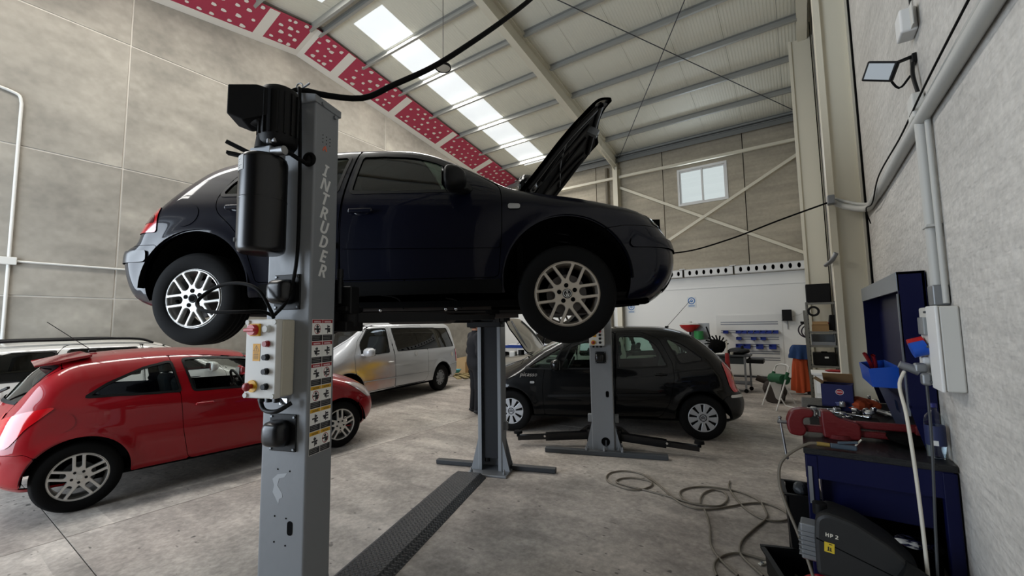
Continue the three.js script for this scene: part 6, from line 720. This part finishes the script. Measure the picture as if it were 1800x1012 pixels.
// cloth hanging in folds from a hook
function drape(w, d, h, folds, sd) { const g = new THREE.CylinderGeometry(1, 1, 1, 60, 14, true), p = g.attributes.position; for (let i = 0; i < p.count; i++) { const a = Math.atan2(p.getZ(i), p.getX(i)), t = 0.5 - p.getY(i), r = (0.75 + 0.25 * Math.sqrt(t)) * (1 + 0.22 * t * Math.sin(a * folds + sd) + 0.1 * Math.sin(a * 3 + t * 5 + sd)); p.setXYZ(i, Math.cos(a) * r * w / 2, -t * h + 0.05 * h * Math.sin(a * 2 + sd) * t, Math.sin(a) * r * d / 2); } g.computeVertexNormals(); return g; }
{ // bin rails on the white wall
  const ys = [1.58, 1.33, 1.14, 0.93, 0.73, 0.55]; ys.forEach((y, i) => { const x0 = i < 2 ? -1.98 : i < 4 ? -1.55 : -1.25, x1 = -0.5; solo('wall_rail', ['uppermost bare steel bin rail on the white wall', 'steel rail on the white wall carrying the long row of blue bins', 'steel rail on the white wall carrying three small blue bins', 'steel rail on the white wall carrying four large blue bins', 'bare steel rail just under the large blue bins', 'lowest bare steel bin rail on the white wall'][i], 'rail', [box(x1 - x0, 0.03, 0.012, (x0 + x1) / 2, y + 0.03, ZB + 0.04), box(x1 - x0, 0.03, 0.012, (x0 + x1) / 2, y - 0.03, ZB + 0.04)], mat('#8c8f96', 0.45, 0.4), 'bin rails'); });
  const binG = (w, h, d) => merge([box(w, 0.006, d, 0, 0.003, 0), box(0.006, h, d, -w / 2, h / 2, 0), box(0.006, h, d, w / 2, h / 2, 0), box(w, h, 0.006, 0, h / 2, -d / 2), box(w, h * 0.55, 0.006, 0, h * 0.28, d / 2)]);
  const s = binG(0.13, 0.085, 0.12), l = binG(0.17, 0.13, 0.16), put = (g, x, y, row) => { const o = solo('storage_bin', 'small blue plastic bin hooked on the ' + row + ' wall rail', 'bin', g, M.blue, 'blue bins on the ' + row + ' rail'); o.position.set(x, y, ZB + 0.13); };
  for (const x of [-1.84, -1.5, -1.35, -1.19, -1.03, -0.88, -0.73, -0.57]) put(s, x, 1.28, 'second'); for (const x of [-1.5, -1.12, -0.88]) put(s, x, 1.09, 'third'); for (const x of [-1.5, -1.3, -0.98, -0.66]) put(l, x, 0.84, 'fourth');
  solo('wall_board', 'smooth grey backing board behind the bin rails', 'board', box(1.7, 1.75, 0.012, -1.25, 0.95, ZB + 0.0365), mat('#e2e2df', 0.5));
}
{ const o = thing('wall_speaker', 'black loudspeaker on a small shelf on the white wall', 'speaker', [-0.27, 1.64, ZB + 0.15]); mesh('cabinet', rb(0.23, 0.3, 0.18, 0, 0.155, 0, 0.01), M.black, o); mesh('shelf', box(0.27, 0.012, 0.22, 0, 0, 0), M.plastic, o); mesh('arm', box(0.02, 0.25, 0.02, 0, -0.12, -0.09), M.zinc, o); mesh('cable', tube([[0.1, 0.1, -0.09], [0.35, 0.2, -0.1], [0.6, 0.5, -0.1], [0.7, 0.9, -0.1]], 0.005, 30, 5), M.offwhite, o); }
for (const [x, y, l] of [[-2.78, 2.26, 'round blue and white safety sign on the white wall'], [-4.72, 2.13, 'small blue and white safety notice lower on the white wall']]) { const c = ctex(128, 160, (g) => { g.fillStyle = '#dfe2e3'; g.fillRect(0, 0, 128, 160); g.strokeStyle = '#2c6bb0'; g.lineWidth = 14; g.beginPath(); g.arc(64, 58, 46, 0, 7); g.stroke(); g.fillStyle = '#2c6bb0'; g.beginPath(); g.arc(64, 58, 22, 0, 7); g.fill(); g.fillStyle = '#dfe2e3'; g.fillRect(52, 52, 24, 8); g.fillStyle = '#3f74ae'; for (let i = 0; i < 2; i++) g.fillRect(18, 122 + i * 16, 92, 8); }); solo('safety_sign', l, 'sign', box(0.26, 0.33, 0.006, x, y, ZB + 0.035), mat('#ffffff', 0.5, 0, { map: c })); }
{ // wheeled steel bench with engine parts
  const c = fl(1303, 690); const P = thing('parts_trolley', 'dark steel trolley bench on castors carrying black engine parts', 'trolley', [c.x - 0.25, 0, c.z - 0.25]); mesh('table_top', rb(0.95, 0.04, 0.6, 0, 0.84, 0, 0.006), M.greyDark, P); mesh('drawer', rb(0.8, 0.16, 0.5, -0.05, 0.73, 0, 0.01), mat('#2c3336', 0.5), P); mesh('open_drawer', [rb(0.34, 0.09, 0.42, 0.56, 0.72, 0.02, 0.01)], M.black, P); for (const [x, z] of [[-0.42, -0.25], [0.42, -0.25], [-0.42, 0.25], [0.36, 0.25]]) { const l = mesh('leg', box(0.04, 0.72, 0.04, x, 0.46, z), M.zinc, P); mesh('castor', [cyl(0.045, 0.045, 0.03, x, 0.046, z, Math.PI / 2)], M.rubber, l); } mesh('lower_shelf', box(0.86, 0.02, 0.52, 0, 0.2, 0), M.greyDark, P);
  const T = (n, l, cat, g, m, x, z, y = 0.86) => { const o = solo(n, l, cat, g, m); o.position.set(P.position.x + x, y, P.position.z + z); return o; };
  const gear = [crumple(0.2, 0.17, 0.16, 4.4, 0.35).translate(0, 0.16, 0)]; for (let i = 0; i < 9; i++) { const a = i / 9 * Math.PI; gear.push(bar([0.14 * Math.cos(a), 0.2 + 0.14 * Math.sin(a), 0], [0.27 * Math.cos(a + 0.2), 0.2 + 0.25 * Math.sin(a + 0.2), 0], 0.05, 0.03)); } T('radiator_fan', 'black bladed cooling fan standing on the trolley bench', 'fan', gear, M.matte, -0.25, 0);
  T('engine_part', 'flat black engine casing lying on the trolley bench', 'engine part', [crumple(0.26, 0.08, 0.18, 7.7, 0.4).translate(0, 0.07, 0), cyl(0.03, 0.03, 0.12, 0.08, 0.14, 0)], M.plastic, 0.22, 0); T('blue_canister', 'small blue canister beside the black fan', 'canister', cyl(0.05, 0.05, 0.12, 0, 0.06, 0), M.binBlue, -0.38, 0.22); T('paper_sheet', 'crumpled white paper on the trolley edge', 'paper', crumple(0.1, 0.02, 0.06, 1.9, 0.5).translate(0, 0.02, 0), M.white, -0.15, 0.24); T('cup', 'cream cup on the trolley corner', 'cup', lathe([[0, 0], [0.03, 0], [0.038, 0.06], [0.034, 0.06], [0.027, 0.006], [0, 0.006]], 16), M.ivory, 0.1, 0.24);
  const rs = thing('floor_jack_handle', 'red bottle-shaped jack with pale rod behind the black car', 'jack', [zp(1279, 640, -9.6).x, 0, -9.6]); mesh('body', lathe([[0, 0], [0.1, 0], [0.1, 0.05], [0.06, 0.3], [0.05, 0.7], [0.035, 1.0], [0, 1.0]], 18), M.red, rs); mesh('rod', rod([0, 1.0, 0], [0, 1.25, 0], 0.014), M.ivory, rs);
}
{ // oil drainer: red bowl on a cabinet
  const b = zp(1222, 600, -12.4); const o = thing('oil_drainer', 'grey cabinet with a red oil-draining bowl on top by the white wall', 'oil drainer', [b.x, 0, -12.4]); mesh('cabinet', [rb(0.55, 1.15, 0.4, 0.08, 0.58, 0, 0.02), rb(0.5, 0.5, 0.04, 0.1, 1.35, -0.16, 0.01)], mat('#9a9d9f', 0.45), o); mesh('bowl', lathe([[0.0, 1.36], [0.08, 1.37], [0.22, 1.47], [0.27, 1.56], [0.25, 1.56], [0.2, 1.49], [0, 1.4]], 28).translate(-0.12, 0, 0), M.redBright, o); mesh('bowl_lid', [lathe([[0, 1.62], [0.2, 1.6], [0.26, 1.57]], 28).translate(-0.12, 0, 0), cyl(0.04, 0.04, 0.05, -0.1, 1.63, 0)], M.offwhite, o); mesh('stem', cyl(0.025, 0.025, 0.4, -0.12, 1.2, 0), M.black, o); mesh('green_filter', cyl(0.12, 0.12, 0.22, 0.12, 1.28, 0.1), mat('#2f8a4a', 0.45), o); mesh('hose', tube([[0.3, 1.5, 0], [0.4, 1.2, 0.1], [0.42, 0.9, 0.12], [0.45, 0.4, 0.15]], 0.02, 30, 7), M.rubber, o);
}
{ // paper-roll stand
  const o = thing('paper_roll_stand', 'white folding tube stand holding a green paper roll', 'stand', [0, 0, 0]); const A = fl(1340, 712), B = fl(1365, 722), C = fl(1403, 718), D = fl(1381, 713), up = (a, u, v) => { const d = ray(u, v), t = (a.z - 0.16 - EYE.z) / d.z; return EYE.clone().addScaledVector(d, t); };
  const TA = up(A, 1363, 645), TB = up(B, 1387, 646); mesh('front_leg', [rod(A, TA, 0.013), rod(B, TB, 0.013)], M.white, o); mesh('top_loop', tube([TA, TA.clone().lerp(TB, 0.15).add(V(0, 0.045, 0)), TA.clone().lerp(TB, 0.85).add(V(0, 0.045, 0)), TB], 0.013, 24, 8), M.white, o);
  const MA = A.clone().lerp(TA, 0.62), MB = B.clone().lerp(TB, 0.62); mesh('rear_leg', [rod(MA, D, 0.012), rod(MB, C, 0.012), rod(D, C, 0.012)], M.white, o); const ra = A.clone().lerp(TA, 0.72), rbb = B.clone().lerp(TB, 0.72); const roll = thing('paper_roll', 'dark green roll of shop paper on the white stand', 'paper roll', [0, 0, 0]); mesh('roll', [rod(ra.clone().lerp(rbb, 0.06), rbb.clone().lerp(ra, 0.06), 0.095, 24)], M.green, roll); mesh('side_lugs', [rod(ra, TA.clone().lerp(ra, 0.4), 0.03), rod(rbb, TB.clone().lerp(rbb, 0.4), 0.03)], M.green, roll);
  const m = ra.clone().lerp(rbb, 0.35); mesh('loose_sheet', ext(rpoly([[-0.12, 0], [0.1, 0], [0.06, -0.2], [0.02, -0.34], [-0.03, -0.3], [-0.07, -0.15]], 0.02), 0.004, 0).rotateY(0.5).translate(m.x, m.y - 0.06, m.z + 0.1), M.white, roll);
  const gb = fl(1360, 709); solo('gearbox', 'rusty brown gearbox casting on the floor behind the paper stand', 'gearbox', [crumple(0.2, 0.2, 0.2, 6.2, 0.45, 4).translate(gb.x, 0.2, gb.z - 0.35), cyl(0.16, 0.18, 0.14, gb.x + 0.02, 0.13, gb.z - 0.15, 1.2), cyl(0.06, 0.06, 0.3, gb.x - 0.16, 0.4, gb.z - 0.35, 0, 0, 1.2)], M.grime);
}
{ // slotted-angle shelving with its load
  const Z = -9.9, o = thing('metal_shelving', 'grey slotted-angle shelving unit against the column', 'shelving', [0.36, 0, Z - 0.2]); const W = 0.44, D = 0.4, Ht = zp(1440, 530, Z).y; const pm = mat('#7d7c76', 0.5, 0.5);
  for (const [x, z] of [[-W / 2, D / 2], [W / 2, D / 2], [-W / 2, -D / 2], [W / 2, -D / 2]]) { const u = mesh('upright', [box(0.04, Ht, 0.004, x, Ht / 2, z), box(0.004, Ht, 0.04, x, Ht / 2, z)], pm, o); if (z > 0 && x < 0) for (let i = 0; i < 22; i++) mesh('slot', box(0.012, 0.022, 0.002, x + 0.004, 0.1 + i * Ht / 23, z + 0.003), M.matte, u); }
  const sh = [Ht - 0.02, zp(1440, 583, Z).y, zp(1440, 607, Z).y, zp(1440, 643, Z).y, 0.25]; for (const y of sh) mesh('shelf', [box(W, 0.012, D, 0, y, 0), box(W, 0.04, 0.006, 0, y - 0.014, D / 2), box(0.006, 0.04, D, -W / 2, y - 0.014, 0)], pm, o);
  const T = (n, l, c, g, m, x, y, z = 0) => { const q = solo(n, l, c, g, m); q.position.set(0.36 + x, y, Z - 0.2 + z); return q; };
  T('shelf_speaker', 'large black speaker box on top of the metal shelving', 'speaker', rb(0.38, 0.36, 0.34, 0, 0.18, 0, 0.015), M.black, -0.03, sh[0] + 0.006); T('carton_flat', 'open brown carton on the upper shelf of the rack', 'box', [box(0.26, 0.13, 0.25, 0, 0.065, 0), box(0.24, 0.004, 0.1, 0, 0.16, 0.1, 0.6)], M.cardboard, -0.03, sh[1] + 0.006); T('red_tool', 'red-handled tool on the carton shelf of the rack', 'tool', [rb(0.2, 0.03, 0.05, 0, 0.015, 0, 0.01, 0, 0.4, 0.1)], M.redBright, 0.02, sh[1] + 0.14); T('power_drill_case', 'slim black case leaning upright on the upper rack shelf', 'case', rb(0.1, 0.3, 0.2, 0, 0.15, 0, 0.02, 0, 0, -0.12), M.black, 0.16, sh[1] + 0.02, -0.08); T('grey_crate', 'pale grey plastic crate on the middle shelf of the rack', 'crate', [box(0.36, 0.01, 0.34, 0, 0.005, 0), box(0.01, 0.2, 0.34, -0.18, 0.1, 0), box(0.01, 0.2, 0.34, 0.18, 0.1, 0), box(0.36, 0.2, 0.01, 0, 0.1, -0.17), box(0.36, 0.06, 0.01, 0, 0.03, 0.17)], M.zinc, 0, sh[2] + 0.006); T('black_toolbox', 'black tool boxes filling the lower rack shelf', 'toolbox', [rb(0.36, 0.24, 0.34, 0, 0.12, 0, 0.02), rb(0.1, 0.03, 0.03, 0, 0.25, 0.1, 0.01)], M.black, 0, sh[3] + 0.006); T('white_tag', 'small white label card on the black toolbox', 'label', box(0.06, 0.03, 0.004, 0, 0, 0), M.white, 0.03, sh[3] + 0.16, 0.173);
  T('headphones', 'black headset hanging from the rack upright', 'headset', tor(0.08, 0.02, 0, 0, 0, 0, 0, 0, 18, 8), M.black, -0.12, Ht - 0.18, 0.2);
  const wc = thing('drawer_unit', 'white drawer unit with papers on top in front of the rack', 'cabinet', [0.33, 0, -7.6]); const y0 = zp(1440, 655, -7.4).y; mesh('carcass', rb(0.4, y0 - 0.03, 0.4, 0, (y0 - 0.03) / 2, 0, 0.006), M.offwhite, wc); mesh('worktop', rb(0.46, 0.03, 0.46, 0, y0 - 0.015, 0, 0.006), M.white, wc); for (let i = 0; i < 3; i++) { const d = mesh('drawer', box(0.36, y0 / 3 - 0.05, 0.012, 0, y0 * (i + 0.5) / 3 - 0.01, 0.204), M.white, wc); mesh('handle', rb(0.1, 0.014, 0.02, 0, y0 * (i + 0.5) / 3 + 0.02, 0.216, 0.005), M.zinc, d); } const br = solo('paint_brush', 'dark red cloth and brush lying on the white drawer unit', 'brush', [crumple(0.12, 0.02, 0.05, 8.8, 0.4).translate(0.38, y0 + 0.018, -7.6)], M.red); solo('brown_board', 'brown board leaning against the drawer unit', 'board', box(0.2, 0.5, 0.02, 0.5, 0.25 + 0.02, -7.33, 0.1), M.cardboard);
  const ap = solo('angle_post', 'loose grey slotted angle post standing beside the rack', 'post', [box(0.045, 1.85, 0.004, 0, 0.925, 0), box(0.004, 1.85, 0.045, -0.02, 0.925, -0.02)], pm); const pb = fl(1431, 703); ap.position.set(pb.x - 0.02, 0, pb.z); ap.rotation.z = 0.02;
  const og = zp(1409, 655, -11.5); solo('work_overall', 'orange overall hanging beside the rack', 'overall', [drape(0.36, 0.2, 0.85, 9, 1).translate(og.x, og.y + 0.45, -11.5)], mat('#b44a22', 0.8, 0, { side: THREE.DoubleSide })); solo('blue_jacket', 'blue jacket hung over the orange overall', 'jacket', drape(0.44, 0.26, 0.3, 7, 2).translate(og.x + 0.02, og.y + 0.62, -11.5), mat('#23406e', 0.9)); solo('dark_jacket', 'dark grey jacket hanging next to the orange overall', 'jacket', drape(0.4, 0.24, 1.1, 8, 3).translate(og.x + 0.3, og.y + 0.55, -11.5), mat('#2b2d33', 0.9));
  const hk = thing('cable_coil', 'purple-black coils of cable hanging from a hook beside the rack', 'cable', [og.x + 0.2, og.y + 0.95, -11.4]); for (let i = 0; i < 4; i++) mesh('coil', tor(0.16 - i * 0.02, 0.014, 0.03 * i - 0.04, -0.02 * i, 0.02 * i, 0.2 * i, 0.3 * i, 0, 26, 6), mat('#2c2230', 0.6), hk); mesh('hook_bracket', [box(0.35, 0.05, 0.1, 0.02, 0.17, 0)], M.black, hk);
}
// litter of cartons and boards behind the silver van
{
  const b = fl(812, 662), S = (n, l, c, g, m, x, z, y = 0) => { const o = solo(n, l, c, g, m); o.position.set(b.x + x, y, b.z + z); return o; };
  S('carton', 'brown carton standing in the rubbish heap behind the van', 'box', rb(0.5, 0.45, 0.4, 0, 0.225, 0, 0.01, 0, 0.4), M.cardboard, 0.1, -0.5); S('paper_heap', 'crumpled white packing paper on top of the rubbish heap', 'paper', crumple(0.35, 0.18, 0.25, 2.7, 0.6).translate(0, 0.16, 0), M.white, 0.15, -0.55, 0.45); S('cardboard_sheet', 'folded cardboard sheet leaning on the rubbish heap', 'cardboard', box(0.5, 0.6, 0.02, 0, 0.28, 0, -0.5, 0.3, 0.2), mat('#a8906c', 0.9), -0.5, -0.45); S('rubbish_bag', 'black rubbish bag in the heap behind the van', 'bag', crumple(0.28, 0.22, 0.25, 1.4, 0.4).translate(0, 0.2, 0), M.black, 0.55, -0.1); S('blue_bowl', 'light blue plastic bowl lying on the boards', 'bowl', lathe([[0, 0], [0.1, 0], [0.17, 0.1], [0.16, 0.1], [0.09, 0.01], [0, 0.01]], 22), mat('#4fa8b8', 0.45), -0.25, 0.0, 0.12);
  const boardM = mat('#9a8a62', 0.8); for (let i = 0; i < 4; i++) S('wooden_board', 'pale wooden board lying flat behind the van', 'board', box(0.14, 0.025, 1.1, 0, 0.0125, 0, 0, 0.9 + i * 0.1), boardM, -0.1 + i * 0.18, 0.15 - i * 0.06, i * 0.026).userData.group = 'boards behind the van';
}
// ---------------------------------------------------------------- mechanic standing behind the far lift post
{
  const at = fl(836, 725), P = thing('person', 'person in dark work clothes standing behind the open-channel lift post', 'person', at, 2.6);
  // skeleton: joints with radii, joined by a smooth minimum (metres, feet at y = 0)
  const J = { hip: [0, 0.94, 0], chest: [0, 1.3, 0.01], neck: [0, 1.5, 0.0], sl: [0.19, 1.43, 0], sr: [-0.19, 1.43, 0], el: [0.27, 1.14, -0.03], er: [-0.27, 1.14, -0.03], wl: [0.25, 0.9, 0.06], wr: [-0.25, 0.9, 0.06], hl: [0.1, 0.9, 0], hr: [-0.1, 0.9, 0], kl: [0.11, 0.5, 0.02], kr: [-0.12, 0.5, 0.02], al: [0.12, 0.09, -0.02], ar: [-0.13, 0.09, -0.02], tl: [0.14, 0.045, 0.13], tr: [-0.16, 0.045, 0.13] };
  const clothes = [['hip', 'chest', 0.15, 0.165], ['chest', 'neck', 0.15, 0.07], ['chest', 'sl', 0.12, 0.075], ['chest', 'sr', 0.12, 0.075], ['sl', 'el', 0.068, 0.052], ['sr', 'er', 0.068, 0.052], ['el', 'wl', 0.052, 0.038], ['er', 'wr', 0.052, 0.038], ['hip', 'hl', 0.14, 0.1], ['hip', 'hr', 0.14, 0.1], ['hl', 'kl', 0.1, 0.07], ['hr', 'kr', 0.1, 0.07], ['kl', 'al', 0.07, 0.055], ['kr', 'ar', 0.07, 0.055]];
  const cap = (p, a, b, r1, r2) => { const ba = b.map((v, i) => v - a[i]), pa = p.map((v, i) => v - a[i]), l = ba[0] ** 2 + ba[1] ** 2 + ba[2] ** 2, t = clamp((pa[0] * ba[0] + pa[1] * ba[1] + pa[2] * ba[2]) / l); return Math.hypot(pa[0] - ba[0] * t, pa[1] - ba[1] * t, pa[2] - ba[2] * t) - mix(r1, r2, t); };
  const smin = (a, b, k) => { const h = Math.max(k - Math.abs(a - b), 0) / k; return Math.min(a, b) - h * h * k * 0.25; };
  function field(fn, cx, cy, cz, half, n) { const mc = new MarchingCubes(n, new THREE.MeshStandardMaterial(), false, false, 60000); mc.isolation = 0; let i = 0; for (let z = 0; z < n; z++) for (let y = 0; y < n; y++) for (let x = 0; x < n; x++) mc.field[i++] = -fn([cx + (x / n * 2 - 1) * half, cy + (y / n * 2 - 1) * half, cz + (z / n * 2 - 1) * half]); mc.update(); const k = mc.count * 3, g = new THREE.BufferGeometry(), pos = mc.positionArray.slice(0, k), nor = mc.normalArray.slice(0, k); for (let q = 0; q < k; q += 3) { pos[q] = cx + pos[q] * half; pos[q + 1] = cy + pos[q + 1] * half; pos[q + 2] = cz + pos[q + 2] * half; } g.setAttribute('position', new THREE.BufferAttribute(pos, 3)); g.setAttribute('normal', new THREE.BufferAttribute(nor, 3)); return g; }
  const body = field((p) => clothes.reduce((d, [a, b, r, s]) => smin(d, cap(p, J[a], J[b], r, s), 0.06), 9), 0, 0.82, 0, 0.92, 92);
  mesh('clothing', body, mat('#15161b', 0.9), P);
  const skin = mat('#a9775c', 0.6), hd = (p) => { let d = cap(p, [0, 1.66, 0.0], [0, 1.59, 0.025], 0.085, 0.07); d = smin(d, cap(p, [0, 1.48, -0.005], [0, 1.58, 0.0], 0.055, 0.052), 0.03); d = smin(d, cap(p, [0, 1.64, 0.09], [0, 1.605, 0.108], 0.009, 0.014), 0.02); for (const s of [-1, 1]) { d = smin(d, cap(p, [s * 0.083, 1.64, -0.005], [s * 0.083, 1.6, 0.0], 0.014, 0.01), 0.012); d = Math.max(d, 0.012 - Math.hypot(p[0] - s * 0.033, (p[1] - 1.642) * 1.3, p[2] - 0.096)); } return d; };
  mesh('head', field(hd, 0, 1.6, 0.01, 0.17, 64), skin, P); mesh('hair', field((p) => Math.max(cap(p, [0, 1.68, -0.012], [0, 1.63, -0.02], 0.094, 0.088), p[2] - 0.05 - (p[1] - 1.66) * 0.6, 1.58 - p[1]), 0, 1.66, -0.01, 0.16, 48), mat('#1b1512', 0.8), P);
  for (const s of [-1, 1]) { mesh('eye', sph(0.011, s * 0.033, 1.642, 0.081, 10), M.white, P); const w = s > 0 ? J.wl : J.wr, g = [rb(0.035, 0.09, 0.075, w[0], w[1] - 0.06, w[2] + 0.01, 0.015)]; for (let i = 0; i < 4; i++) { const z = w[2] + 0.038 - i * 0.02, L = [0.07, 0.08, 0.075, 0.058][i], y = w[1] - 0.1; g.push(rod([w[0], y, z], [w[0] - s * 0.008, y - L * 0.55, z], 0.0088), rod([w[0] - s * 0.008, y - L * 0.55, z], [w[0] - s * 0.028, y - L, z], 0.008)); } g.push(rod([w[0], w[1] - 0.04, w[2] + 0.045], [w[0] - s * 0.02, w[1] - 0.09, w[2] + 0.075], 0.0095)); mesh('hand', g, skin, P); const t = s > 0 ? J.tl : J.tr, a = s > 0 ? J.al : J.ar; mesh('shoe', xf(new THREE.SphereGeometry(1, 18, 12).scale(0.05, 0.05, 0.135), mix(a[0], t[0], 0.45), 0.048, mix(a[2], t[2], 0.42)), mat('#2a2a2c', 0.7), P); }
  mesh('mouth', xf(new THREE.SphereGeometry(0.012, 10, 6).scale(1.9, 0.35, 0.5), 0, 1.572, 0.092), mat('#7d4a40', 0.6), P);
}
scene.traverse((o) => { if (o.isMesh) { o.castShadow = true; o.receiveShadow = true; } });
renderer.render(scene, camera);
